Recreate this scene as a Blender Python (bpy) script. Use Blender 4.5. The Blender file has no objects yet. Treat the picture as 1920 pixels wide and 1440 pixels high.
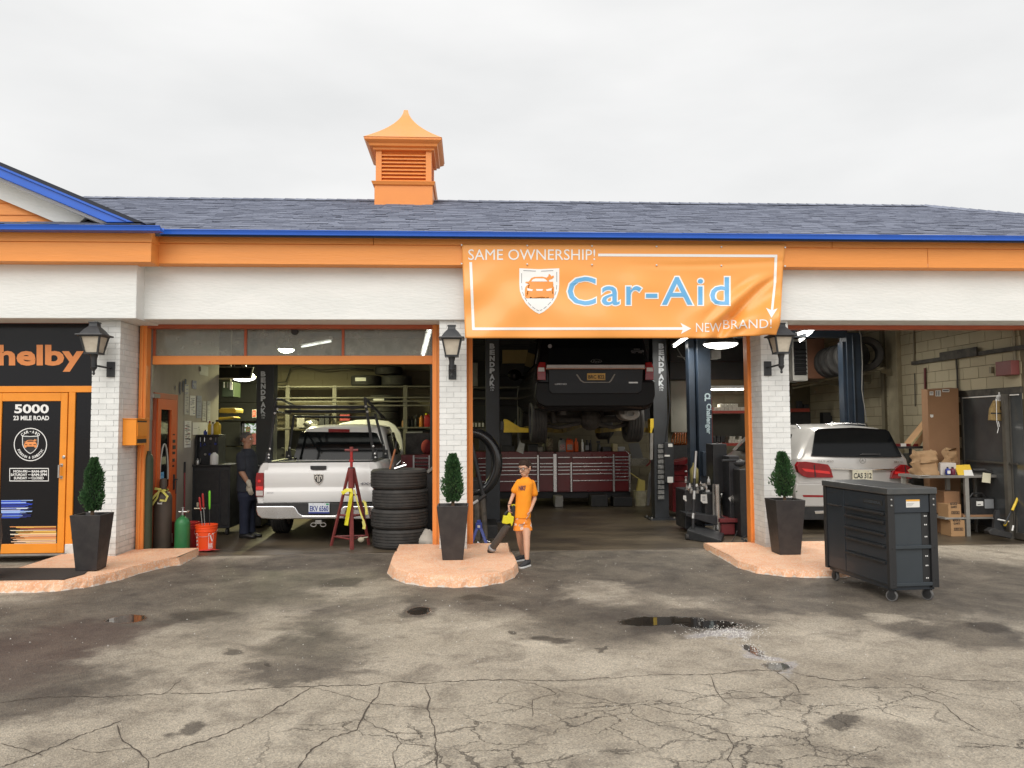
import bpy, bmesh, math, random
from mathutils import Vector, Matrix, noise
random.seed(7)
R = math.radians
SC = bpy.context.scene
COL = SC.collection
# ------------------------------------------------------------------ camera
YAW, PITCH, ROLL, DIST, HCAM, FPX = 0.0547, 0.0565, -0.0060, 11.43, 1.81, 1442.0
_f = Vector((math.sin(YAW)*math.cos(PITCH), math.cos(YAW)*math.cos(PITCH), math.sin(PITCH)))
_r0 = Vector((math.cos(YAW), -math.sin(YAW), 0)); _u0 = _r0.cross(_f)
_r = math.cos(ROLL)*_r0 + math.sin(ROLL)*_u0; _u = -math.sin(ROLL)*_r0 + math.cos(ROLL)*_u0
CAM = Vector((0, -DIST, HCAM))
cd = bpy.data.cameras.new('camera'); cam = bpy.data.objects.new('camera', cd); COL.objects.link(cam)
cd.sensor_width = 36; cd.lens = FPX/1920*36; cd.clip_start = .1; cd.clip_end = 2000
m = Matrix.Identity(4)
for i, v in enumerate((_r, _u, -_f)):
    for j in range(3): m[j][i] = v[j]
m.translation = CAM
cam.matrix_world = m; SC.camera = cam
def ray(px, py): return (_f + _r*((px-960)/FPX) - _u*((py-720)/FPX))
def U(px, py, Y):            # point of the plane y = Y measured in the photograph
    d = ray(px, py); return CAM + d*((Y+DIST)/d.y)
def G(px, py, z=0.0):        # point at height z
    d = ray(px, py); return CAM + d*((z-HCAM)/d.z)
def WX(px, py, X):           # point on plane x = X
    d = ray(px, py); return CAM + d*(X/d.x)
# ------------------------------------------------------------------ sky, sun, exposure
W = bpy.data.worlds.new('World'); SC.world = W; W.use_nodes = True
nt = W.node_tree; nt.nodes.clear()
def _n(t, ty, **k):
    n = t.nodes.new(ty)
    for a, b in k.items(): setattr(n, a, b)
    return n
wo = _n(nt, 'ShaderNodeOutputWorld'); bg = _n(nt, 'ShaderNodeBackground')
sky = _n(nt, 'ShaderNodeTexSky', sky_type='NISHITA', sun_disc=False, sun_elevation=R(44), sun_rotation=R(194), dust_density=6.0)
sc_ = _n(nt, 'ShaderNodeVectorMath', operation='SCALE'); sc_.inputs['Scale'].default_value = 0.10
tc = _n(nt, 'ShaderNodeTexCoord'); mp = _n(nt, 'ShaderNodeMapping'); mp.inputs['Scale'].default_value = (1.2, 1.2, 3.5)
nz = _n(nt, 'ShaderNodeTexNoise'); nz.inputs['Scale'].default_value = 1.6; nz.inputs['Detail'].default_value = 5; nz.inputs['Roughness'].default_value = .5
cr = _n(nt, 'ShaderNodeValToRGB'); cr.color_ramp.elements[0].position = .36; cr.color_ramp.elements[1].position = .66
cr.color_ramp.elements[0].color = (.675, .676, .670, 1); cr.color_ramp.elements[1].color = (.80, .795, .785, 1)
mx = _n(nt, 'ShaderNodeMix', data_type='RGBA'); mx.inputs[0].default_value = .93
nt.links.new(sky.outputs[0], sc_.inputs[0]); nt.links.new(sc_.outputs[0], mx.inputs[6])
nt.links.new(tc.outputs['Generated'], mp.inputs[0]); nt.links.new(mp.outputs[0], nz.inputs[0])
nt.links.new(nz.outputs[0], cr.inputs[0]); nt.links.new(cr.outputs[0], mx.inputs[7])
nt.links.new(mx.outputs[2], bg.inputs[0]); bg.inputs[1].default_value = 1.0
nt.links.new(bg.outputs[0], wo.inputs[0])
sl = bpy.data.lights.new('sun', 'SUN'); sun = bpy.data.objects.new('sun', sl); COL.objects.link(sun)
sl.energy = 1.5; sl.angle = R(50); sl.color = (1, .97, .92)
sun.rotation_euler = (R(46), 0, R(-14))
SC.view_settings.view_transform = 'Standard'; SC.view_settings.look = 'None'
SC.view_settings.exposure = 0.36; SC.view_settings.gamma = 1.0; SC.view_settings.use_curve_mapping = False
SC.cycles.max_bounces = 7; SC.cycles.diffuse_bounces = 4; SC.cycles.transparent_max_bounces = 12
try: SC.cycles.use_denoising = True
except Exception: pass
# ------------------------------------------------------------------ mesh helpers
class MB:
    def __init__(s): s.v = []; s.f = []; s.m = []; s.k = 0
    def mat(s, k): s.k = k; return s
    def add(s, vs, fs):
        b = len(s.v); s.v += [tuple(v) for v in vs]
        s.f += [tuple(b+i for i in f) for f in fs]; s.m += [s.k]*len(fs); return s
    def box(s, x0, x1, y0, y1, z0, z1, M=None):
        vs = [Vector(p) for p in ((x0,y0,z0),(x1,y0,z0),(x1,y1,z0),(x0,y1,z0),(x0,y0,z1),(x1,y0,z1),(x1,y1,z1),(x0,y1,z1))]
        if M: vs = [M @ v for v in vs]
        return s.add(vs, ((0,3,2,1),(4,5,6,7),(0,1,5,4),(1,2,6,5),(2,3,7,6),(3,0,4,7)))
    def hexa(s, b, t):        # four bottom points, four top points
        return s.add(list(b)+list(t), ((0,3,2,1),(4,5,6,7),(0,1,5,4),(1,2,6,5),(2,3,7,6),(3,0,4,7)))
    def tube(s, pts, r, n=8, cap=True):
        pts = [Vector(p) for p in pts]; rs = r if isinstance(r, (list, tuple)) else [r]*len(pts)
        rings = []; up = None
        for i, p in enumerate(pts):
            a = pts[max(i-1, 0)]; b = pts[min(i+1, len(pts)-1)]; t = (b-a).normalized()
            if up is None: up = Vector((0,0,1)) if abs(t.z) < .9 else Vector((1,0,0))
            e = t.cross(up); 
            if e.length < 1e-4: e = t.orthogonal()
            e.normalize(); g = e.cross(t).normalized(); up = g
            rings.append([p + (e*math.cos(2*math.pi*k/n)+g*math.sin(2*math.pi*k/n))*rs[i] for k in range(n)])
        vs = [v for q in rings for v in q]; fs = []
        for i in range(len(rings)-1):
            for k in range(n):
                fs.append((i*n+k, i*n+(k+1)%n, (i+1)*n+(k+1)%n, (i+1)*n+k))
        if cap: fs.append(tuple(range(n-1, -1, -1))); fs.append(tuple((len(rings)-1)*n+k for k in range(n)))
        return s.add(vs, fs)
    def lathe(s, prof, n=24, M=None, cap=True):   # prof of (r, z)
        vs = []; fs = []
        for r, z in prof:
            for k in range(n):
                v = Vector((r*math.cos(2*math.pi*k/n), r*math.sin(2*math.pi*k/n), z)); vs.append(M @ v if M else v)
        for i in range(len(prof)-1):
            for k in range(n): fs.append((i*n+k, i*n+(k+1)%n, (i+1)*n+(k+1)%n, (i+1)*n+k))
        if cap: fs.append(tuple(range(n-1, -1, -1))); fs.append(tuple((len(prof)-1)*n+k for k in range(n)))
        return s.add(vs, fs)
    def prism(s, poly, a, b, ax='y'):      # closed polygon (u,v) pushed along an axis from a to b
        def q(u, v, w): return (u, w, v) if ax == 'y' else ((w, u, v) if ax == 'x' else (u, v, w))
        n = len(poly)
        vs = [q(u, v, a) for u, v in poly]+[q(u, v, b) for u, v in poly]
        fs = [tuple(range(n)), tuple(range(2*n-1, n-1, -1))]+[(i, i+n, (i+1)%n+n, (i+1)%n) for i in range(n)]
        return s.add(vs, fs)
    def loft(s, rings, cap=True, closed=True):
        n = len(rings[0]); vs = [v for q in rings for v in q]; fs = []
        for i in range(len(rings)-1):
            for k in range(n if closed else n-1):
                fs.append((i*n+k, i*n+(k+1)%n, (i+1)*n+(k+1)%n, (i+1)*n+k))
        if cap and closed: fs.append(tuple(range(n-1, -1, -1))); fs.append(tuple((len(rings)-1)*n+k for k in range(n)))
        return s.add(vs, fs)
    def ball(s, c, r, n=12, m_=8, M=None):
        c = Vector(c); rr = r if isinstance(r, (list, tuple)) else (r, r, r)
        rings = []
        for i in range(m_+1):
            a = math.pi*(i/m_)*.998+.003
            q = [Vector((math.sin(a)*math.cos(2*math.pi*k/n)*rr[0], math.sin(a)*math.sin(2*math.pi*k/n)*rr[1], -math.cos(a)*rr[2])) for k in range(n)]
            rings.append([(M @ v if M else v)+c for v in q])
        return s.loft(rings)
    def mesh(s, name, mats, smooth=False):
        me = bpy.data.meshes.new(name); me.from_pydata(s.v, [], s.f)
        for q in (mats if isinstance(mats, (list, tuple)) else [mats]): me.materials.append(q)
        me.polygons.foreach_set('material_index', s.m)
        bm = bmesh.new(); bm.from_mesh(me); bmesh.ops.recalc_face_normals(bm, faces=bm.faces); bm.to_mesh(me); bm.free()
        if smooth: me.polygons.foreach_set('use_smooth', [True]*len(me.polygons))
        me.update(); return me
def link(name, data, parent=None):
    o = bpy.data.objects.new(name, data); COL.objects.link(o)
    if parent is not None: o.parent = parent
    return o
def tag(o, label=None, cat=None, group=None, kind=None):
    if label: o['label'] = label
    if cat: o['category'] = cat
    if group: o['group'] = group
    if kind: o['kind'] = kind
    return o
def obj(name, mb, mats, parent=None, bevel=0, smooth=False, sub=0, seg=2, auto=None):
    """one mesh object; given in world coordinates, re-based on its parent's location"""
    me = mb.mesh(name, mats, smooth or sub > 0)
    o = link(name, me, parent)
    if parent is not None:
        base = Vector((0,0,0)); p = parent; loc = False
        while p is not None: base += p.location; loc = loc or bool(p.get('localspace')); p = p.parent
        if not loc: me.transform(Matrix.Translation(-base))
    if sub:
        q = o.modifiers.new('sub', 'SUBSURF'); q.levels = sub; q.render_levels = sub
    if bevel:
        b = o.modifiers.new('bevel', 'BEVEL'); b.width = bevel; b.segments = seg; b.limit_method = 'ANGLE'; b.angle_limit = R(35)
        me.polygons.foreach_set('use_smooth', [True]*len(me.polygons)); b.harden_normals = True
    elif auto:
        me.polygons.foreach_set('use_smooth', [True]*len(me.polygons))
        bm = bmesh.new(); bm.from_mesh(me)
        for e in bm.edges:
            if len(e.link_faces) == 2 and e.calc_face_angle(0) > R(auto): e.smooth = False
        bm.to_mesh(me); bm.free()
    return o
def thing(name, label, cat, loc=(0,0,0), group=None, rotz=0):
    o = link(name, None); o.location = loc; o.rotation_euler = (0, 0, rotz); o.empty_display_size = .1
    return tag(o, label, cat, group)
def local(name, label, cat, loc, rotz=0, group=None):   # a thing whose parts are written in its own coordinates
    o = thing(name, label, cat, loc, group, rotz); o['localspace'] = 1; return o
def solo(name, mb, mats, label, cat, group=None, **k):
    """a thing that is one mesh; its origin goes to the middle of its base"""
    xs = [v[0] for v in mb.v]; ys = [v[1] for v in mb.v]; zs = [v[2] for v in mb.v]
    b = Vector(((min(xs)+max(xs))/2, (min(ys)+max(ys))/2, min(zs)))
    o = obj(name, mb, mats, None, **k); o.data.transform(Matrix.Translation(-b)); o.location = b
    return tag(o, label, cat, group)
def copy_tree(o, parent=None):
    c = o.copy(); COL.objects.link(c)
    if parent is not None: c.parent = parent; c.matrix_parent_inverse = o.matrix_parent_inverse.copy()
    for ch in list(o.children): copy_tree(ch, c)
    return c
# ------------------------------------------------------------------ materials
def col(c): return (c[0], c[1], c[2], 1)
def mat(name, c, rough=.5, metal=0, c2=None, scale=4, amt=.5, bump=0, bscale=60, rvar=.1, spec=.5, stretch=(1,1,1), coat=0, detail=5, emit=None, trans=0, rand=0, contrast=(.35,.65)):
    m = bpy.data.materials.new(name); m.use_nodes = True; t = m.node_tree
    b = t.nodes['Principled BSDF']; L = t.links.new
    geo = _n(t, 'ShaderNodeNewGeometry'); mp = _n(t, 'ShaderNodeMapping'); mp.inputs['Scale'].default_value = stretch
    L(geo.outputs['Position'], mp.inputs[0])
    nz = _n(t, 'ShaderNodeTexNoise'); nz.inputs['Scale'].default_value = scale; nz.inputs['Detail'].default_value = detail; nz.inputs['Roughness'].default_value = .6
    L(mp.outputs[0], nz.inputs[0])
    if c2 is None: c2 = tuple(x*.78 for x in c)
    rp = _n(t, 'ShaderNodeValToRGB'); rp.color_ramp.elements[0].position = contrast[0]; rp.color_ramp.elements[1].position = contrast[1]
    cm = tuple(a*(1-amt)+q*amt for a, q in zip(c, c2))
    rp.color_ramp.elements[0].color = col(cm); rp.color_ramp.elements[1].color = col(c)
    L(nz.outputs[0], rp.inputs[0]); out = rp.outputs[0]
    if rand:
        oi = _n(t, 'ShaderNodeObjectInfo'); hs = _n(t, 'ShaderNodeHueSaturation')
        mr = _n(t, 'ShaderNodeMapRange'); mr.inputs['To Min'].default_value = 1-rand; mr.inputs['To Max'].default_value = 1+rand
        L(oi.outputs['Random'], mr.inputs[0]); L(mr.outputs[0], hs.inputs['Value']); L(out, hs.inputs['Color']); out = hs.outputs[0]
    L(out, b.inputs['Base Color'])
    mr = _n(t, 'ShaderNodeMapRange'); mr.inputs['To Min'].default_value = max(.02, rough-rvar); mr.inputs['To Max'].default_value = min(1, rough+rvar)
    L(nz.outputs[0], mr.inputs[0]); L(mr.outputs[0], b.inputs['Roughness'])
    b.inputs['Metallic'].default_value = metal; b.inputs['Specular IOR Level'].default_value = spec
    b.inputs['Coat Weight'].default_value = coat; b.inputs['Coat Roughness'].default_value = .05
    if trans: b.inputs['Transmission Weight'].default_value = trans
    if emit: b.inputs['Emission Color'].default_value = col(emit[0]); b.inputs['Emission Strength'].default_value = emit[1]
    if bump:
        n2 = _n(t, 'ShaderNodeTexNoise'); n2.inputs['Scale'].default_value = bscale; n2.inputs['Detail'].default_value = 6
        L(mp.outputs[0], n2.inputs[0])
        bp = _n(t, 'ShaderNodeBump'); bp.inputs['Strength'].default_value = 1; bp.inputs['Distance'].default_value = bump
        L(n2.outputs[0], bp.inputs['Height']); L(bp.outputs[0], b.inputs['Normal'])
    return m
def glow(name, c, s):
    m = bpy.data.materials.new(name); m.use_nodes = True; t = m.node_tree; t.nodes.clear()
    e = _n(t, 'ShaderNodeEmission'); e.inputs[0].default_value = col(c); e.inputs[1].default_value = s
    o = _n(t, 'ShaderNodeOutputMaterial'); t.links.new(e.outputs[0], o.inputs[0]); return m
def glassy(name, tint, alpha, dirt=0.0, rough=.03, dcol=(.5,.5,.47)):
    """flat pane: see-through part + reflection + a film of dust"""
    m = bpy.data.materials.new(name); m.use_nodes = True; t = m.node_tree; t.nodes.clear(); L = t.links.new
    o = _n(t, 'ShaderNodeOutputMaterial'); tr = _n(t, 'ShaderNodeBsdfTransparent'); tr.inputs[0].default_value = col(tint)
    gl = _n(t, 'ShaderNodeBsdfGlossy'); gl.inputs['Roughness'].default_value = rough
    fr = _n(t, 'ShaderNodeFresnel'); fr.inputs[0].default_value = 1.5
    m1 = _n(t, 'ShaderNodeMixShader'); L(fr.outputs[0], m1.inputs[0]); L(tr.outputs[0], m1.inputs[1]); L(gl.outputs[0], m1.inputs[2])
    df = _n(t, 'ShaderNodeBsdfDiffuse'); df.inputs[0].default_value = col(dcol)
    geo = _n(t, 'ShaderNodeNewGeometry'); nz = _n(t, 'ShaderNodeTexNoise'); nz.inputs['Scale'].default_value = 7; nz.inputs['Detail'].default_value = 8
    L(geo.outputs['Position'], nz.inputs[0])
    mr = _n(t, 'ShaderNodeMapRange'); mr.inputs['From Min'].default_value = .3; mr.inputs['From Max'].default_value = .75
    mr.inputs['To Min'].default_value = dirt*.5; mr.inputs['To Max'].default_value = dirt*1.5; L(nz.outputs[0], mr.inputs[0])
    m2 = _n(t, 'ShaderNodeMixShader'); L(mr.outputs[0], m2.inputs[0]); L(m1.outputs[0], m2.inputs[1]); L(df.outputs[0], m2.inputs[2])
    L(m2.outputs[0], o.inputs[0]); return m
ORANGE = (.86, .30, .065)
orange = mat('orange_paint', ORANGE, .45, bump=.002, bscale=40, amt=.35, scale=2.2, c2=(.76,.24,.05))
orange_board = mat('orange_board', (.90,.335,.075), .5, bump=.004, bscale=26, stretch=(.25,1,3), amt=.4, scale=3)
orange_frame = mat('orange_frame', (.90,.31,.025), .35, amt=.4, scale=3)
bluep = mat('blue_gutter_paint', (.015,.12,.62), .35, amt=.4, scale=2, coat=.3)
white_wall = mat('white_stucco', (.84,.85,.83), .8, c2=(.72,.74,.72), scale=1.6, amt=.6, bump=.006, bscale=16, stretch=(.6,1,2.2))
white_brick = mat('white_painted_brick', (.83,.84,.82), .7, c2=(.70,.71,.69), scale=5, amt=.6, bump=.004, bscale=70, rand=.05)
mortar = mat('painted_mortar', (.66,.67,.66), .85, bump=.003, bscale=80)
white = mat('white_plastic', (.78,.78,.76), .45, amt=.15)
blackmetal = mat('black_metal', (.022,.024,.028), .42, c2=(.05,.05,.05), amt=.5, scale=8)
blackplas = mat('black_plastic', (.018,.018,.019), .5, c2=(.04,.038,.036), amt=.5, scale=12, bump=.001)
rubber = mat('tyre_rubber', (.028,.027,.026), .75, c2=(.055,.05,.045), amt=.7, scale=6, bump=.002, bscale=90)
steel = mat('brushed_steel', (.55,.55,.54), .35, metal=.9, c2=(.35,.34,.32), scale=9)
chrome = mat('chrome', (.78,.78,.79), .12, metal=1, c2=(.6,.58,.56), scale=3, rvar=.06)
galv = mat('dull_steel', (.30,.29,.27), .55, metal=.4, c2=(.16,.14,.12), scale=6)
postgrey = mat('charcoal_lift_paint', (.040,.044,.050), .45, c2=(.025,.026,.028), amt=.6, scale=4)
postblue = mat('navy_lift_paint', (.022,.035,.055), .38, c2=(.012,.018,.028), amt=.6, scale=4)
redp = mat('red_tool_paint', (.15,.011,.014), .3, c2=(.12,.01,.012), scale=3, coat=.2)
redbright = mat('bright_red', (.38,.022,.02), .4, amt=.3)
yellow = mat('yellow_paint', (.75,.52,.03), .45, c2=(.45,.28,.02), scale=7)
yel2 = mat('yellow_plastic', (.70,.62,.02), .35, amt=.15)
greencyl = mat('green_cylinder_paint', (.035,.20,.065), .4, c2=(.02,.12,.04), scale=6, amt=.6)
dkgreen = mat('dark_green_paint', (.045,.065,.035), .5, c2=(.03,.04,.025), scale=5)
browncyl = mat('brown_cylinder_paint', (.085,.062,.048), .55, c2=(.05,.04,.033), scale=5)
bucketor = mat('orange_bucket_plastic', (.90,.085,.015), .4, amt=.15)
bluepl = mat('blue_plastic', (.04,.07,.35), .4, amt=.4)
card = mat('brown_cardboard', (.30,.165,.085), .85, c2=(.24,.13,.065), scale=3, bump=.001)
card2 = mat('pale_cardboard', (.42,.25,.12), .85, c2=(.32,.18,.09), scale=5)
kraft = mat('kraft_paper', (.40,.25,.13), .8, bump=.004, bscale=22)
paper = mat('white_paper', (.74,.73,.69), .8, amt=.15)
paperdim = mat('aged_paper', (.52,.51,.47), .8, c2=(.40,.39,.37), scale=6)
wood = mat('wood', (.38,.22,.10), .6, stretch=(1,1,8), scale=6)
ink = mat('black_ink', (.02,.02,.022), .6, amt=.1)
inkblue = mat('blue_ink', (.03,.05,.28), .6, amt=.2)
inkgrey = mat('grey_ink', (.25,.25,.27), .7, amt=.2)
lettergrey = mat('silver_letters', (.60,.63,.66), .5, amt=.25)
whitelet = mat('white_letters', (.85,.85,.83), .5, amt=.05)
redlens = mat('red_lens', (.32,.005,.010), .15, c2=(.15,.003,.006), scale=14, coat=.3)
redhot = mat('bright_red_lens', (.85,.03,.03), .15, amt=.2, coat=.6)
clearlens = mat('clear_lens', (.62,.58,.55), .15, c2=(.4,.35,.33), scale=22, coat=.6)
carglass = mat('tinted_glass', (.005,.006,.007), .06, amt=.1, spec=.22, rvar=.02)
def splash(m, c, z0, z1, amt):      # road dirt thrown up on the foot of a wall
    t = m.node_tree; L = t.links.new; b = t.nodes['Principled BSDF']; src = b.inputs['Base Color'].links[0].from_socket
    g = _n(t, 'ShaderNodeNewGeometry'); s = _n(t, 'ShaderNodeSeparateXYZ'); L(g.outputs['Position'], s.inputs[0]); n = _n(t, 'ShaderNodeTexNoise'); n.inputs['Scale'].default_value = 6; n.inputs['Detail'].default_value = 8; L(g.outputs['Position'], n.inputs[0])
    a = _n(t, 'ShaderNodeMath', operation='MULTIPLY_ADD'); L(n.outputs[0], a.inputs[0]); a.inputs[1].default_value = 1.3*(z1-z0); L(s.outputs[2], a.inputs[2])
    r = _n(t, 'ShaderNodeMapRange'); r.inputs['From Min'].default_value = z1+.5*(z1-z0); r.inputs['From Max'].default_value = z0+.5*(z1-z0); r.inputs['To Max'].default_value = amt; L(a.outputs[0], r.inputs[0])
    x = _n(t, 'ShaderNodeMix', data_type='RGBA'); L(r.outputs[0], x.inputs[0]); L(src, x.inputs[6]); x.inputs[7].default_value = col(c); L(x.outputs[2], b.inputs['Base Color'])
splash(white_brick, (.30,.25,.20), .05, .45, .6); splash(mortar, (.28,.23,.18), .05, .45, .6); splash(orange, (.30,.13,.06), .0, .30, .6)
# ------------------------------------------------------------------ lettering
_tc = {}
def glyphs(s, bold=.0, space=1.0):
    k = (s, bold, space)
    if k in _tc: return _tc[k]
    cu = bpy.data.curves.new('lettering', 'FONT'); cu.body = s; cu.offset = bold; cu.space_character = space; cu.resolution_u = 3
    o = bpy.data.objects.new('lettering', cu); COL.objects.link(o)
    dg = bpy.context.evaluated_depsgraph_get(); dg.update()
    me = bpy.data.meshes.new_from_object(o.evaluated_get(dg))
    vs = [v.co.copy() for v in me.vertices]; fs = [tuple(p.vertices) for p in me.polygons]
    bpy.data.objects.remove(o); bpy.data.curves.remove(cu); bpy.data.meshes.remove(me)
    x0 = min(v.x for v in vs); x1 = max(v.x for v in vs); y0 = min(v.y for v in vs); y1 = max(v.y for v in vs)
    vs = [((v.x-x0)/(x1-x0), (v.y-y0)/(y1-y0)) for v in vs]
    _tc[k] = (vs, fs); return _tc[k]
def put_text(mb, s, rect, fn, bold=.01, space=1.0, italic=0):
    """lettering filling rect (u0,u1,v0,v1), fn maps (u,v) to the world"""
    vs, fs = glyphs(s, bold, space); u0, u1, v0, v1 = rect
    mb.add([fn(u0+(u1-u0)*a+italic*b*(v1-v0), v0+(v1-v0)*b) for a, b in vs], fs)
def put_poly(mb, pts, fn): mb.add([fn(u, v) for u, v in pts], [tuple(range(len(pts)))])
def front(Y): return lambda u, v: (u, Y, v)
def put_rect(mb, u0, u1, v0, v1, fn): put_poly(mb, [(u0,v0),(u1,v0),(u1,v1),(u0,v1)], fn)
def put_ring(mb, cu, cv, r0, r1, fn, n=40, sy=1):
    for k in range(n):
        a, b = 2*math.pi*k/n, 2*math.pi*(k+1)/n
        mb.add([fn(cu+r0*math.cos(a), cv+r0*sy*math.sin(a)), fn(cu+r1*math.cos(a), cv+r1*sy*math.sin(a)),
                fn(cu+r1*math.cos(b), cv+r1*sy*math.sin(b)), fn(cu+r0*math.cos(b), cv+r0*sy*math.sin(b))], [(0,1,2,3)])
# ================================================================== GROUND
def blob_mask(t, P, blobs, soft=.45):
    """1 inside the listed ellipses (photo px centre + radii on the ground), ragged edges"""
    L = t.links.new; acc = None
    for px, py, rx, ry in blobs:
        c = G(px, py); ax = abs(G(px+rx, py).x-c.x); ay = abs(G(px, py+ry).y-G(px, py-ry).y)/2
        s = _n(t, 'ShaderNodeVectorMath', operation='SUBTRACT'); L(P, s.inputs[0]); s.inputs[1].default_value = (c.x, c.y, 0)
        q = _n(t, 'ShaderNodeVectorMath', operation='MULTIPLY'); L(s.outputs[0], q.inputs[0]); q.inputs[1].default_value = (1/ax, 1/ay, 0)
        l = _n(t, 'ShaderNodeVectorMath', operation='LENGTH'); L(q.outputs[0], l.inputs[0])
        r = _n(t, 'ShaderNodeMapRange'); r.interpolation_type = 'SMOOTHSTEP'
        r.inputs['From Min'].default_value = 1+soft*.5; r.inputs['From Max'].default_value = 1-soft*.5
        L(l.outputs['Value'], r.inputs[0])
        if acc is None: acc = r.outputs[0]
        else:
            m_ = _n(t, 'ShaderNodeMath', operation='MAXIMUM'); L(acc, m_.inputs[0]); L(r.outputs[0], m_.inputs[1]); acc = m_.outputs[0]
    return acc
def asphalt_mat():
    m = bpy.data.materials.new('worn_asphalt'); m.use_nodes = True; t = m.node_tree; L = t.links.new; b = t.nodes['Principled BSDF']
    geo = _n(t, 'ShaderNodeNewGeometry'); P0 = geo.outputs['Position']
    def noi(scale, det=5, rough=.6, src=P0, dist=0):
        n = _n(t, 'ShaderNodeTexNoise'); n.inputs['Scale'].default_value = scale; n.inputs['Detail'].default_value = det
        n.inputs['Roughness'].default_value = rough; n.inputs['Distortion'].default_value = dist; L(src, n.inputs[0]); return n
    def ramp(src, p0, p1, c0=(0,0,0), c1=(1,1,1)):
        r = _n(t, 'ShaderNodeValToRGB'); r.color_ramp.elements[0].position = p0; r.color_ramp.elements[1].position = p1
        r.color_ramp.elements[0].color = col(c0); r.color_ramp.elements[1].color = col(c1); L(src, r.inputs[0]); return r.outputs[0]
    def mix(f, a, c, mode='MIX'):
        x = _n(t, 'ShaderNodeMix', data_type='RGBA', blend_type=mode)
        if isinstance(f, (int, float)): x.inputs[0].default_value = f
        else: L(f, x.inputs[0])
        for k, q in ((6, a), (7, c)):
            if isinstance(q, tuple): x.inputs[k].default_value = col(q)
            else: L(q, x.inputs[k])
        return x.outputs[2]
    def mth(op, a, c=0.0):
        x = _n(t, 'ShaderNodeMath', operation=op); x.use_clamp = op in ('MULTIPLY_ADD',)
        for k, q in ((0, a), (1, c)):
            if isinstance(q, (int, float)): x.inputs[k].default_value = q
            else: L(q, x.inputs[k])
        return x.outputs[0]
    # distorted position for ragged stain edges
    dn = noi(1.3, 6, .65); sb = _n(t, 'ShaderNodeVectorMath', operation='SUBTRACT'); L(dn.outputs['Color'], sb.inputs[0]); sb.inputs[1].default_value = (.5,.5,.5)
    s2 = _n(t, 'ShaderNodeVectorMath', operation='SCALE'); L(sb.outputs[0], s2.inputs[0]); s2.inputs['Scale'].default_value = 1.5
    ad = _n(t, 'ShaderNodeVectorMath', operation='ADD'); L(P0, ad.inputs[0]); L(s2.outputs[0], ad.inputs[1]); P = ad.outputs[0]
    s3 = _n(t, 'ShaderNodeVectorMath', operation='SCALE'); L(sb.outputs[0], s3.inputs[0]); s3.inputs['Scale'].default_value = .35
    ad3 = _n(t, 'ShaderNodeVectorMath', operation='ADD'); L(P0, ad3.inputs[0]); L(s3.outputs[0], ad3.inputs[1]); Pf = ad3.outputs[0]
    # pale sun-bleached base with patches
    base = ramp(noi(.8, 6, .6).outputs[0], .3, .72, (.33,.283,.222), (.60,.535,.44))
    base = mix(ramp(noi(2.6, 7, .65, dist=.6).outputs[0], .48, .70), base, (.245,.21,.168))
    # damp dark stretch in front of the doors and down the left
    damp = blob_mask(t, P, [(120,1170,330,75), (60,1290,190,60), (330,1100,250,60), (620,1075,300,50), (640,1180,110,60), (880,1110,140,40), (1100,1060,360,45),
                            (1080,1130,150,60), (1270,1160,160,26), (1560,1120,260,45), (1820,1090,260,70), (1800,1180,150,34), (1330,1085,200,30), (560,1260,120,22)], .6)
    pale = blob_mask(t, P, [(800,1105,0.1,0.1), (760,1170,150,40), (1120,1110,70,22), (690,1105,90,16), (300,1210,90,40), (1490,1160,110,16), (1680,1160,60,10)], .7)
    dmp = mth('MULTIPLY', damp, mth('SUBTRACT', 1.0, mth('MULTIPLY', pale, .75)))
    dc = ramp(noi(1.9, 6, .7, dist=.4).outputs[0], .35, .68, (.062,.051,.042), (.205,.175,.138))
    c = mix(mth('MULTIPLY', dmp, .93), base, dc)
    red = blob_mask(t, P, [(60,1220,150,60), (170,1185,110,20)], .9)
    c = mix(mth('MULTIPLY', red, .55), c, (.085,.048,.040))
    # oil spots
    s4 = _n(t, 'ShaderNodeVectorMath', operation='SCALE'); L(sb.outputs[0], s4.inputs[0]); s4.inputs['Scale'].default_value = .85
    ad4 = _n(t, 'ShaderNodeVectorMath', operation='ADD'); L(P0, ad4.inputs[0]); L(s4.outputs[0], ad4.inputs[1])
    oil = blob_mask(t, ad4.outputs[0], [(1040,1200,28,7), (1117,1215,7,8), (965,1190,12,5), (330,1372,32,16), (780,1143,32,13), (515,1248,10,4), (640,1092,40,8), (900,1118,45,6), (1580,1345,60,10),
                            (370,1150,45,10), (1850,1170,60,9), (440,1215,30,7), (1300,1170,150,14)], .6)
    c = mix(mth('MULTIPLY', oil, .72), c, (.035,.026,.02))
    # aggregate
    vo = _n(t, 'ShaderNodeTexVoronoi'); vo.inputs['Scale'].default_value = 95; L(P0, vo.inputs[0])
    sp = ramp(vo.outputs['Color'], .12, .9, (.62,.62,.62), (1.28,1.26,1.2)); c = mix(.8, c, sp, 'MULTIPLY')
    wn = _n(t, 'ShaderNodeTexVoronoi'); wn.inputs['Scale'].default_value = 26; L(P0, wn.inputs[0])
    gr = ramp(wn.outputs['Distance'], .045, .075, (1,1,1), (0,0,0)); gsel = ramp(noi(9, 2).outputs[0], .52, .6)
    c = mix(mth('MULTIPLY', mth('MULTIPLY', gr, gsel), .75), c, (.52,.49,.44))
    # alligator cracking to the lower right
    e = []
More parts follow.
